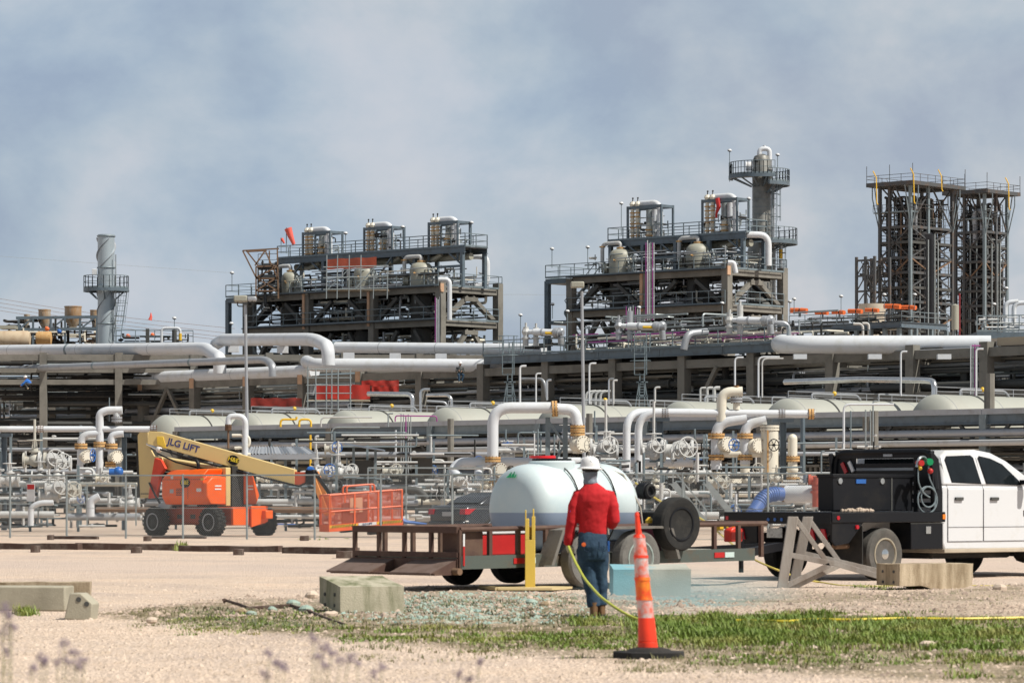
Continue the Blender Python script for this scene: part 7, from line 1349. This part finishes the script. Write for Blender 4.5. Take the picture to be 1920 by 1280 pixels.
# ================================================================= piping between fence and racks
Yf = 140; sF = Yf/F
def ring(px, py, ax, rpx, m='rustf', t=.05, Y=Yf, o=None, name='rusty_flange', bolt=True):
    c = A(px, py, Y); b = MB(); d = Vector(ax).normalized(); b.flange(c+d*t*1.2, d, rpx*Y/F, t*.9); b.flange(c-d*t*1.2, d, rpx*Y/F, t*.9); w = b.build(name, m, o)
    if bolt: MB().bolts(c, d, rpx*Y/F*.88, 12, .022, t*2.6).build('bolts', 'bolt', w)
    return w
def spool(label, paths, rings=(), bodies=(), wheels=(), name='pipe_spool', cat='pipe spool', m='white'):
    p = paths[0][0][0]; o = thing(name, label, cat, A(p[0], p[1], p[2] if len(p) > 2 else Yf))
    for pts, d, *rest in paths:
        w = [A(q[0], q[1], q[2] if len(q) > 2 else Yf) for q in pts]; mm_ = rest[0] if rest else m; bd = rest[1] if len(rest) > 1 else 1.5*d*sF
        MB().pipe(w, d/2*sF, 16, bd, 6).build('pipe_run', mm_, o)
    for r in rings: ring(r[0], r[1], r[2], r[3], r[4] if len(r) > 4 else 'rustf', o=o, name='rusty_flange' if len(r) < 5 or r[4] == 'rustf' else 'flange')
    for (px, py, r, mm_) in bodies: b = MB(); c = A(px, py, Yf); b.ball(c, r*sF, 18); d = Vector((.55, -.8, .05)).normalized(); b.cyl(c, c+d*r*sF*1.15, r*sF*.82, n=20); b.flange(c+d*r*sF*1.15, d, r*sF*1.0, .04); w = b.build('valve_body', mm_, o); MB().bolts(c+d*r*sF*1.2, d, r*sF*.85, 14, .02, .05).build('bolts', 'bolt', w)
    for (px, py, r, mm_, ax) in wheels: MB().hand(A(px, py, Yf-.6), ax, r*sF, .022).build('handwheel', mm_, o)
    return o
def tsupport(px, y0, y1, w, hw, label, Y=Yf+.3):
    o = thing('pipe_support', label, 'pipe support', A(px, y1, Y)); k = Y/F
    MB().box(A(px-hw, 0, Y).x, A(px+hw, 0, Y).x, Y-.25, Y+.25, A(0, y0+7, Y).z, A(0, y0, Y).z).build('head_plate', 'steel', o); MB().ibeam(A(px, y0+7, Y), A(px, y1, Y), .1, .1) if 0 else None
    b = MB(); r = w*k/2; b.box(A(px, 0, Y).x-r, A(px, 0, Y).x-r+.03, Y-r, Y+r, 0, A(0, y0+7, Y).z); b.box(A(px, 0, Y).x+r-.03, A(px, 0, Y).x+r, Y-r, Y+r, 0, A(0, y0+7, Y).z); b.box(A(px, 0, Y).x-r, A(px, 0, Y).x+r, Y-.015, Y+.015, 0, A(0, y0+7, Y).z); b.build('post', 'steel', o); return o
Zax, Xax = (0, 0, 1), (1, 0, 0)
spool('long white pipe on blue grey supports at the left, ending above the lift boom', [([(-60, 804), (292, 804)], 11)], [(76, 804, Xax, 6.5, 'hat'), (288, 804, Xax, 7, 'clad')])
tsupport(8, 812, 990, 10, 14, 'blue grey pipe support at the left edge'); tsupport(233, 812, 990, 9, 12, 'blue grey pipe support left of the lift boom')
spool('white pipe group with a tall bent pipe behind the left end of the fence', [([(187, 880), (187, 775), (200, 769), (229, 769)], 15, 'white', .5), ([(219, 769, Yf), (219, 792, Yf)], 13), ([(152, 870), (152, 814), (190, 812)], 15, 'white', .6), ([(209, 870), (209, 816), (222, 812), (232, 812)], 14, 'white', .4), ([(150, 900), (150, 870)], 13), ([(187, 905), (187, 870)], 14), ([(205, 790), (205, 745)], 2, 'rail'), ([(150, 884), (215, 886)], 9)],
      [(152, 836, Zax, 12), (187, 833, Zax, 11.5), (209, 836, Zax, 11.5), (219, 786, Zax, 10, 'clad'), (207, 870, Zax, 10, 'rustf')], [(158, 856, 12, 'cream'), (213, 857, 12, 'cream')], [(174, 853, 12, 'blue', (1, -.3, 0))])
spool('small white gooseneck with a brown leg behind the lift boom', [([(428, 800), (428, 780), (460, 780), (460, 860)], 11, 'white', .45), ([(428, 840), (428, 800)], 4, 'rusty'), ([(435, 816), (467, 816), (468, 838), (440, 840)], 6, 'cream', .3), ([(440, 852), (470, 852)], 7, 'cream')], [(428, 801, Zax, 6, 'bolt')])
spool('big white flanged pipe arch behind the spray tank', [([(924, 862), (924, 764), (1036, 764)], 21, 'white', .75), ([(1040, 766), (1078, 768), (1083, 800)], 21, 'white', .8), ([(1083, 800), (1083, 850)], 19, 'cream'), ([(926, 880), (926, 935)], 16, 'white')], [(1040, 766, (1, 0, .05), 15), (924, 861, Zax, 15), (1083, 802, Zax, 14), (1083, 812, Zax, 14), (926, 905, Zax, 14)], [(1083, 833, 16, 'cream'), (930, 882, 14, 'valve')], [(1106, 834, 12, 'valve', (.6, -1, 0)), (958, 882, 9, 'dark', (.6, -1, 0))])
spool('white elbowed pipe running low behind the spray tank', [([(1300, 866, 141), (1000, 866, 141), (862, 866, 141), (848, 880, 141), (883, 925, 139)], 18, 'white', .6), ([(910, 868, 141), (896, 882, 141), (903, 905, 140)], 16, 'white', .4)], [(1137, 867, Xax, 11, 'clad')])
o = thing('pipe_support', 'cross braced grey support frame under the flanged arch', 'pipe support', A(1044, 960, Yf))
b = MB()
for x in (1027, 1060): b.bar(A(x, 990, Yf+.4), A(x, 782, Yf+.4), 9*sF)
b.build('post', 'rail', o); b = MB(); b.bar(A(1029, 790, Yf+.35), A(1058, 830, Yf+.35), .1); b.bar(A(1058, 835, Yf+.35), A(1029, 880, Yf+.35), .1); b.build('cross_brace', 'rail', o)
spool('white pipe rising from the ground and running right to a flanged end over the truck', [([(1197, 945), (1197, 773), (1528, 776)], 14.5, 'white', .8)], [(1247, 774, Xax, 8.5, 'clad'), (1466, 775, Xax, 8.5, 'clad'), (1521, 776, Xax, 10)])
spool('white vertical pipe beside the taller one, bending right behind it', [([(1175, 900), (1175, 772), (1320, 773, 142)], 14.5, 'white', .8)])
tsupport(1237, 783, 1000, 13, 18, 'blue grey pipe support under the twin white pipes'); tsupport(1468, 785, 1000, 12, 20, 'blue grey pipe support left of the truck rack')
spool('tall white bent pipes over cream valves with rusty flanges', [([(1353, 790), (1353, 735), (1392, 734)], 19, 'cream', .5), ([(1381, 735), (1381, 768)], 13, 'cream'), ([(1343, 880), (1343, 792), (1400, 784)], 20, 'white', .6), ([(1397, 870), (1397, 796), (1436, 786)], 19, 'white', .6), ([(1343, 884), (1343, 905)], 15, 'cream'), ([(1343, 850), (1430, 850)], 14, 'cream'), ([(1397, 905), (1397, 860)], 18, 'cream'), ([(1330, 905), (1440, 905)], 14, 'valve')],
      [(1343, 817, Zax, 16), (1397, 817, Zax, 15), (1343, 857, Zax, 15), (1397, 857, Zax, 14), (1381, 750, Zax, 11, 'clad'), (1381, 728, Zax, 5)], [(1354, 833, 14, 'cream'), (1412, 836, 14, 'cream'), (1372, 905, 13, 'cream')], [(1376, 834, 11, 'blue', (.5, -1, 0)), (1451, 834, 11, 'black', (.5, -1, 0)), (1421, 878, 10, 'valve', (.2, -1, 0))])
spool('wide cream vertical vessel with a rust streak', [([(1443, 895), (1443, 802)], 33, 'cream')], [(1443, 802, Zax, 18, 'cream'), (1443, 893, Zax, 18, 'cream')], name='filter_vessel', cat='vessel'); MB().box(A(1437, 0, Yf).x, A(1440, 0, Yf).x, Yf-.375, Yf-.35, A(0, 885, Yf).z, A(0, 806, Yf).z).build('rust_streak', 'rustf', bpy.data.objects['filter_vessel'])
spool('slim cream vertical pipe with rusty flanges joined to the blue hose fitting', [([(1486, 925), (1486, 822)], 18, 'cream')], [(1487, 860, Zax, 12.5), (1487, 899, Zax, 12.5)], [], [])
b = MB(); b.ball(A(1486, 880, Yf), 11*sF, 16); b.ball(A(1486, 822, Yf), 9*sF, 14); b.build('reducer', 'cream', bpy.data.objects.get('pipe_spool.007') or bpy.data.objects['filter_vessel'])
o = spool('short white flanged pipe section connected to the fat blue hose', [([(1474, 926, 128), (1530, 926, 127.5)], 30, 'white')], name='flanged_pipe', cat='pipe spool')
for x in (1476, 1512, 1530): MB().flange(A(x, 926, 128), Xax, 17*128/F, .04).build('flange', 'hat', o)
o = thing('suction_hose', 'fat blue ribbed hose curving down from the white flanged pipe', 'hose', A(1412, 975, 127)); w = bent([A(1474, 926, 128), A(1435, 925, 127.5), A(1408, 968, 127), A(1404, 990, 127)], 1.0, 9); MB().tube(w, 13*127/F, 18).build('hose_wall', mat('blue_hose', (.07, .14, .38), .5), o)
b = MB()
for i in range(1, len(w)-1): b.torus(w[i], (w[i+1]-w[i-1]), 13.3*127/F, .022, 18, 5)
b.build('ribs', mat('blue_hose_rib', (.10, .18, .42), .5), o); MB().cyl(A(1466, 926, 128), A(1474, 926, 128), 15*127/F, n=18).build('coupling', 'rusty', o)
o = thing('hydrant_valve', 'faded red valve standing left of the truck toolbox', 'valve', A(1530, 960, 127)); b = MB(); b.cyl(A(1533, 950, 127), A(1533, 893, 127), .2); b.cyl(A(1515, 898, 127), A(1545, 898, 127), .13); b.flange(A(1533, 905, 127), Zax, .27); b.flange(A(1533, 922, 127), Zax, .27); b.flange(A(1518, 898, 127), Xax, .2); b.ball(A(1533, 912, 127), .24); b.build('valve_body', mat('faded_red_paint', (.52, .10, .06), .7, 0, (.40, .12, .09), .4, 4, var=.15), o); MB().cyl(A(1511, 905, 127), A(1511, 888, 127), .1).build('blue_cap', 'roofb', o)
# big white/grey handwheel valves
vl = [(65, 862, 1.1, 0, 'tall stem white valve at the far left behind the fence', 1.6), (96, 862, 1.2, 1, 'white valve with a wheel facing us right of the tall stem one', 1), (112, 868, 1.1, 1, 'white valve with a slightly lower wheel left of the tall bent pipe', 1), (108, 915, 1.1, 1, 'low white valve behind the fence at left, wheel to the front', 1), (131, 920, 1.0, 1, 'low white valve behind the fence just left of the bent pipes', 1), (92, 930, .9, 0, 'small upright white valve low behind the fence at left', 1), (18, 900, .9, 0, 'small white valve by the left edge support', 1),
      (610, 884, .9, 1, 'white valve with front wheel left of the blue capped one', 1), (634, 886, 1, 0, 'white upright valve over the lift basket', 1.2), (652, 884, .9, 1, 'white valve right of the upright valve over the basket', 1), (594, 886, .8, 0, 'white valve just above the boom end', 1), (735, 884, .9, 1, 'white valve behind the right end of the basket', 1.2),
      (1130, 838, 1.2, 1, 'white valve with front wheel right of the arch, left of the twin pipes', 1.4), (1136, 850, 1.2, 0, 'tall stem white valve between the arch and the twin pipes', 2.2), (1222, 838, 1.1, 1, 'white valve with front wheel by the twin pipe support', 1), (1226, 850, 1.1, 0, 'tall stem white valve beside the twin pipe support', 2.4), (1272, 843, 1.45, 1, 'largest white handwheel valve right of the twin pipes', 1), (1262, 846, 1.2, 1, 'white handwheel valve overlapping the largest one', 1), (1108, 870, 1, 1, 'grey wheel valve right above the worker', 1), (1306, 888, .8, 0, 'small blue handled valve right of the twin pipes', 1), (1345, 905, .9, 1, 'low valve below the tall bent pipes', 1)]
for x, y, s_, f_, lb, st_ in vl: valve_thing(x, y, 136 if y < 890 else 130, s_*1.05, lb, 'valve' if (x % 2) else 'whited', facing=bool(f_), stem=st_, wm='blue' if 'blue' in lb else None)
# manifold skids behind the fence
def skid(px0, px1, Y, z0, z1, label, seed, dens=1.0, mm_='whited'):
    x0, x1 = A(px0, 0, Y).x, A(px1, 0, Y).x; o = thing('piping_manifold', label, 'piping', ((x0+x1)/2, Y, 0), 'piping manifolds behind the fence'); rr = random.Random(seed); L_ = x1-x0
    for k in range(3): z = z0+(z1-z0)*(k+.3)/3; d = rr.uniform(-.5, .5); r = rr.uniform(.07, .15); MB().pipe([(x0, Y+k*.8+d, z), (x1-rr.uniform(0, L_*.2), Y+k*.8+d, z), (x1-rr.uniform(0, .2)-L_*.2*0, Y+k*.8+d, z)][:2], r, 10).build('header_pipe', (mm_, 'clad', 'cream', 'whited')[rr.randrange(4)], o)
    n = int(L_/1.0*dens)
    for k in range(n):
        x = x0+L_*(k+rr.uniform(.2, .8))/n; b = MB(); w = MB(); z = z0+(z1-z0)*rr.random(); fc = rr.random() < .5; valve(b, w, (x, Y+rr.uniform(-.3, 1.5), z), rr.uniform(.55, .95), (1, 0, 0), rr.random() < .8, .5, (0, 0, 1) if not fc else Vector((.4, -1, .1)).normalized()); q = b.build('valve', rr.choice(('valve', 'cream', 'whited', 'whited', 'clad', 'dark')), o)
        if w.v: w.build('handwheel', rr.choice(('whited', 'whited', 'valve', 'blue', 'whited')), q)
    b = MB()
    for k in range(int(L_/1.5)): x = x0+1.5*k+rr.uniform(-.4, .4); b.bar((x, Y+1, 0), (x, Y+1, z1+rr.uniform(-.3, .5)), .1)
    b.build('supports', 'rail', o)
    clutter(WORLD, x0, x1, Y, Y+2.5, .15, z1+.2, int(L_*6*dens), seed, .075, o, 'small_piping', 'whited', (3, 1, 2)); clutter(WORLD, x0, x1, Y, Y+2.5, .1, z1, int(L_*5*dens), seed+5, .06, o, 'small_piping', 'dark', (3, 1, 3)); clutter(WORLD, x0, x1, Y, Y+2.5, .1, z1+.3, int(L_*4*dens), seed+8, .05, o, 'small_piping', 'rail', (2, 1, 3))
    return o
skid(-40, 130, 134, .5, 2.3, 'white and grey valve manifold at the far left behind the fence', 1, 1.2); skid(125, 262, 133, .4, 2.3, 'valve manifold between the bent pipes and the lift', 2, 1.2); skid(262, 470, 143, .3, 2.2, 'piping manifold hidden behind the lift body', 3, .6)
skid(470, 640, 136, .4, 2.2, 'valve manifold behind the lift boom end', 4); skid(640, 790, 134, .3, 2.2, 'valve manifold behind the lift basket', 5, 1.2); skid(780, 930, 136, .3, 2.3, 'grey manifold behind the dark sedan', 6); skid(1090, 1250, 134, .5, 2.8, 'valve manifold between the worker and the twin pipes', 7, 1.3); skid(1230, 1350, 133, .4, 2.9, 'valve manifold behind the spare wheel', 8, 1.4); skid(1350, 1540, 134, .3, 2.3, 'valve manifold behind the blue hose', 9, .9); skid(1540, 1960, 138, .3, 2.0, 'piping manifold behind the truck', 10, .5)
skid(-40, 260, 152, 1.2, 4.2, 'rear row of pipes at the left behind the white bent pipes', 11, .5, 'clad'); skid(500, 930, 154, 1.0, 4.0, 'rear row of pipes beyond the canopies', 12, .5, 'clad'); skid(930, 1320, 156, 1.2, 4.2, 'rear row of pipes behind the flanged arch', 13, .6, 'clad'); skid(1320, 1650, 155, 1.2, 4.0, 'rear row of pipes left of the truck rack', 14, .5, 'clad')
MB().pipe([A(180, 955, 131), A(300, 955, 131)], .10, 8).build('pipe_run', 'rusty', None, 'rusty brown pipe low behind the rear wheel of the lift', 'pipe'); MB().pipe([A(500, 955, 131), A(640, 956, 131)], .12, 8).build('pipe_run', 'rusty', None, 'brown pipe low between the lift wheels and the basket', 'pipe')
MB().pipe([A(745, 917, 131), A(785, 918, 131), A(800, 935, 131)], .14, 10, .3).build('bent_pipe', 'skirt', None, 'charcoal bent pipe right of the lift basket', 'pipe'); MB().pipe([A(58, 985, 129), A(58, 950, 129), A(75, 942, 129), A(100, 942, 129)], .11, 10, .35).build('bent_pipe', 'white', None, 'small white bent pipe low behind the fence at left', 'pipe')
MB().pipe([A(170, 968, 129), A(170, 938, 129), A(186, 930, 129)], .15, 10, .35).build('bent_pipe', 'white', None, 'white bent pipe low behind the fence left of the lift', 'pipe')
MB().tube([G(520, 984)+Vector((0, 0, .05)), G(560, 983), G(600, 986)], .04, 6).build('blue_hose', 'blue', None, 'blue hose on the ground left of the lift basket', 'hose'); MB().tube([A(752, 974, 126), A(762, 978, 126), A(800, 982, 126)], [.12, .08, .04], 6).build('blue_tarp', 'blue', None, 'crumpled blue tarp on the ground right of the basket', 'tarp')
MB().cyl(A(586, 903, 131), A(586, 880, 131), .1).ball(A(582, 882, 131), .18).build('blue_valve', 'blue', None, 'blue valve cap above the lift jib', 'valve'); MB().cyl(A(205, 885, 129), A(228, 885, 129), .14).ball(A(222, 884, 129), .2).build('blue_valve', 'blue', None, 'blue valve actuator left of the lift', 'valve')
# canopies
cv = thing('canopy', 'corrugated grey blue canopy roof behind the lift boom', 'canopy', A(530, 930, 150)); n = 44; b = MB()
def cr_(i, e): return .05*math.sin(i*math.pi*.9)
b.rings([[A(462+132*i/n, 851, 147)+Vector((0, 0, cr_(i, 0))), A(470+104*i/n, 838, 151)+Vector((0, 0, cr_(i, 0))), A(470+104*i/n, 837, 151)+Vector((0, 0, cr_(i, 0))), A(462+132*i/n, 850, 147)+Vector((0, 0, cr_(i, 0)))] for i in range(n+1)]); b.build('corrugated_roof', 'clad', cv, ang=80)
b = MB(); b.box(A(462, 0, 147).x, A(598, 0, 147).x, 146.9, 147, A(0, 861, 147).z, A(0, 852, 147).z); b.build('fascia', 'clad', cv)
for x in (470, 535, 594): MB().bar(A(x, 985, 147.5), A(x, 855, 147.5), .12).build('post', 'rail', cv)
cv = thing('canopy', 'small tilted blue grey canopy plate right of the corrugated roof', 'canopy', A(690, 930, 148)); MB().prism([(A(648, 834, 148).x, A(648, 834, 148).z), (A(720, 845, 148).x, A(720, 845, 148).z), (A(720, 843, 148).x, A(720, 842.6, 148).z), (A(650, 830, 148).x, A(650, 831, 148).z)], 'y', 146.6, 149.4).build('roof_plate', 'roofb', cv)
for x in (663, 704): MB().bar(A(x, 985, 148), A(x, 838+.1*(x-663), 148), .11).build('post', 'rail', cv)
MB().box(A(655, 0, 148).x, A(700, 0, 148).x, 148.2, 149.2, .2, A(0, 862, 148).z).build('cabinet', 'skirt', cv)
cv = thing('canopy', 'flat white shelter roof on a post right of the purple lines', 'canopy', A(800, 930, 150)); MB().box(A(770, 0, 150).x, A(832, 0, 150).x, 149, 151, A(0, 852, 150).z, A(0, 849, 150).z).build('roof_plate', 'lampw', cv); MB().box(A(783, 0, 150).x, A(810, 0, 150).x, 150, 150.8, .1, A(0, 858, 150).z).build('cabinet', 'skirt', cv)
# tall poles
for px0, px1, y0, lb in ((466, 460, 572, 'tall pale lighting pole with a boxy floodlight head left of centre'), (1097, 1091, 546, 'tallest pale lighting pole in front of the right structure')):
    o = thing('light_pole', lb, 'lighting pole', A(px0, 985, 152)); MB().tube([A(px0, 987, 152), A(px1, y0, 152)], [.085, .065], 12).build('pole', 'clad', o); c = A(px1, y0, 152)
    MB().pipe([c+Vector((-.35, 0, .28)), c+Vector((-.35, 0, -.05)), c+Vector((.3, 0, -.05)), c+Vector((.3, 0, .28))], .03, 6).build('yoke', 'skirt', o); MB().box(c.x-.5, c.x+.1, 151.7, 152.2, c.z+.15, c.z+.42).build('floodlight_head', 'drum', o, bevel=.05); MB().box(c.x+.1, c.x+.5, 151.7, 152.2, c.z+.18, c.z+.38).build('floodlight_head', 'clad', o, bevel=.05) if px0 < 1000 else None
# L shaped conduits
for i, (x, y1, y0, dx, m_, d, Y) in enumerate([(975, 756, 686, 12, 'lampw', 4, 190), (1005, 756, 700, 10, 'lampw', 3, 190), (1026, 750, 712, 8, 'alu', 4, 190), (1105, 757, 681, 13, 'lampw', 3.5, 190), (1142, 757, 710, 9, 'alu', 3.5, 190), (1150, 757, 713, 8, 'whited', 4, 190), (1228, 755, 726, 10, 'whited', 4, 190), (1378, 745, 670, 16, 'white', 3.5, 180), (1422, 745, 669, 40, 'white', 3.5, 180), (1429, 745, 672, 40, 'whited', 3, 181), (1689, 742, 659, 12, 'white', 3.5, 178), (1830, 742, 654, 14, 'white', 3.5, 180), (1582, 890, 758, 94, 'white', 4.5, 158), (602, 800, 782, 96, 'whited', 3, 165), (622, 890, 801, 90, 'steell', 3, 160), (728, 800, 775, 9, 'steell', 3, 160), (742, 885, 806, 0, 'white', 3.5, 158), (592, 870, 818, 6, 'whited', 5, 158), (1637, 840, 752, 8, 'steell', 3, 162), (1595, 860, 770, 0, 'rail', 3, 160), (1623, 870, 768, 0, 'steell', 3, 160), (1632, 870, 768, 0, 'steell', 2.5, 160), (1370, 960, 905, 0, 'whited', 7, 135), (1240, 990, 905, 0, 'whited', 8, 133), (1380, 975, 925, 0, 'white', 5, 131), (1002, 870, 812, 0, 'lampw', 2.5, 150), (1540, 890, 846, 6, 'rail', 3, 150), (1606, 870, 842, -50, 'whited', 2.5, 140), (985, 860, 850, 40, 'steell', 2.5, 150), (1115, 800, 770, 0, 'rail', 3, 160), (1505, 900, 780, 0, 'steel', 9, 158), (1640, 890, 770, 0, 'conc', 14, 163), (1105, 900, 775, 0, 'conc', 12, 163), (845, 900, 785, 0, 'conc', 12, 163), (1855, 862, 700, 0, 'conc', 20, 175)]):
    pts = [A(x, y1, Y), A(x, y0, Y)]+([A(x+dx, y0, Y)] if dx else []); o = MB().pipe(pts, d/2*Y/F, 8, .3, 4).build('conduit', m_, None, f'{nth(0, 1) if 0 else ""}{cn.get(m_, {"lampw": "pale", "white": "white", "steell": "light grey", "conc": "concrete grey"}.get(m_, "grey"))} {"thick upright post" if d > 8 else "L shaped upright pipe" if dx else "straight upright pipe"} {["under the left of the valve deck", "right of the caged ladder", "on the vessels left of the pole", "just right of the tall pole", "between the pole and the tall ladder", "next to its shiny neighbour", "under the right ladder", "left of the tall bent cream pipe", "with a long arm under the thickest white pipe", "parallel to the white long armed one", "in front of the post right of the vessels", "left of the right hand concrete post", "with a long arm over the truck rack", "with a long arm over the corrugated canopy", "with a long arm beside the canopies", "by the magenta riser", "behind the right end of the basket", "above the right end of the corrugated canopy", "above the truck rack", "left of the rack post over the truck", "over the truck toolbox", "over the truck toolbox, slimmer", "behind the spare wheel", "left of the spare wheel", "with no arm by the blue hose", "left of the flanged arch", "left of the long armed pipe over the truck", "reaching left over the toolbox", "above the spray tank lid", "left of the tall pole at the low rack", "just left of the truck rack", "over the middle of the truck rack", "right of the flanged arch", "left of the flanged arch", "at the right behind the cab"][i]}', 'pipe')
# yellow and magenta small lines
for pts, m_, lb in (([(526, 800), (526, 786), (556, 786), (556, 781)], 'yellow', 'left yellow pipe loop over the corrugated canopy'), ([(561, 800), (561, 786), (583, 786), (583, 800)], 'yellow', 'right yellow pipe loop over the corrugated canopy'), ([(582, 880), (582, 815)], 'yellow', 'yellow upright pipe below the yellow loops'), ([(741, 790), (741, 779), (819, 780), (819, 790)], 'purple', 'magenta line in front of the storage vessel by the scaffold'), ([(1822, 648), (1838, 648)], 'purple', 'short magenta line at the right hand post')):
    MB().pipe([A(x, y, 164) for x, y in pts], .035 if m_ == 'purple' else .06, 6, .2, 3).build('small_line', m_, None, lb, 'pipe')
# stairs behind fence
for i, px in enumerate((1262, 1325)):
    Y = 124; o = thing('access_stairs', ['galvanised access stairs behind the spare wheel, left flight', 'galvanised access stairs behind the fence, right of the spare wheel'][i], 'stairs', A(px+40, 985, Y)); b = MB()
    for d in (0, .9): b.bar(A(px, 905, Y+d), A(px+62, 982, Y+d), .05, .22); b.bar(A(px, 880, Y+d), A(px+62, 955, Y+d), .05); [b.bar(A(px+62*t, 905+77*t, Y+d), A(px+62*t, 880+75*t, Y+d), .045) for t in (0, .35, .7, 1)]
    b.build('stringers', 'steell', o); b = MB()
    for k in range(9): c = A(px+62*k/9, 907+77*k/9, Y); b.box(c.x-.12, c.x+.14, Y, Y+.9, c.z-.02, c.z+.02)
    b.build('treads', 'steell', o)
# rear railings
o = thing('handrail', 'low galvanised handrail behind the fence between the basket and the sedan', 'railing', A(820, 985, 130)); MB().railing([A(690, 985, 130), A(905, 985, 130)], h=2.2, sp=1.7, r=.03, toe=False).build('rail_frame', 'galv', o)
o = thing('handrail', 'galvanised handrail behind the fence at the left end', 'railing', A(100, 985, 130)); MB().railing([A(-20, 985, 130), A(255, 985, 130)], h=1.6, sp=1.9, r=.03, toe=False).build('rail_frame', 'galv', o)
# spray mist of blue dye drifting behind the traffic post
ms = bpy.data.materials.new('dye_mist'); ms.use_nodes = True; t = ms.node_tree; t.nodes.clear(); pv = N('ShaderNodeVolumePrincipled', t); pv.inputs['Color'].default_value = (.55, .85, .9, 1); ou = N('ShaderNodeOutputMaterial', t); t.links.new(pv.outputs[0], ou.inputs['Volume'])
tx = N('ShaderNodeTexCoord', t); nn = N('ShaderNodeTexNoise', t); nn.inputs['Scale'].default_value = 2.5; nn.inputs['Detail'].default_value = 3; t.links.new(tx.outputs['Object'], nn.inputs[0]); gr = N('ShaderNodeTexGradient', t, gradient_type='SPHERICAL'); mq = N('ShaderNodeMapping', t); mq.inputs['Scale'].default_value = (.62, .9, 2.2); t.links.new(tx.outputs['Object'], mq.inputs[0]); t.links.new(mq.outputs[0], gr.inputs[0])
mu = N('ShaderNodeMath', t, operation='MULTIPLY'); t.links.new(nn.outputs[0], mu.inputs[0]); t.links.new(gr.outputs[0], mu.inputs[1]); m2 = N('ShaderNodeMath', t, operation='MULTIPLY'); m2.inputs[1].default_value = 1.5; t.links.new(mu.outputs[0], m2.inputs[0]); t.links.new(m2.outputs[0], pv.inputs['Density'])
c = A(1290, 1120, 43); b = MB(); b.ball((0, 0, 0), 1, 20); b.v = [Vector((v.x*1.6, v.y*1.1, max(-.0, v.z*.45+.0))) for v in b.v]; b.v = [v+Vector((c.x, 43, .08)) for v in b.v]; b.build('spray_mist', ms, label='faint turquoise mist of sprayed dye behind the traffic post', kind='stuff', base=(c.x, 43, .08))
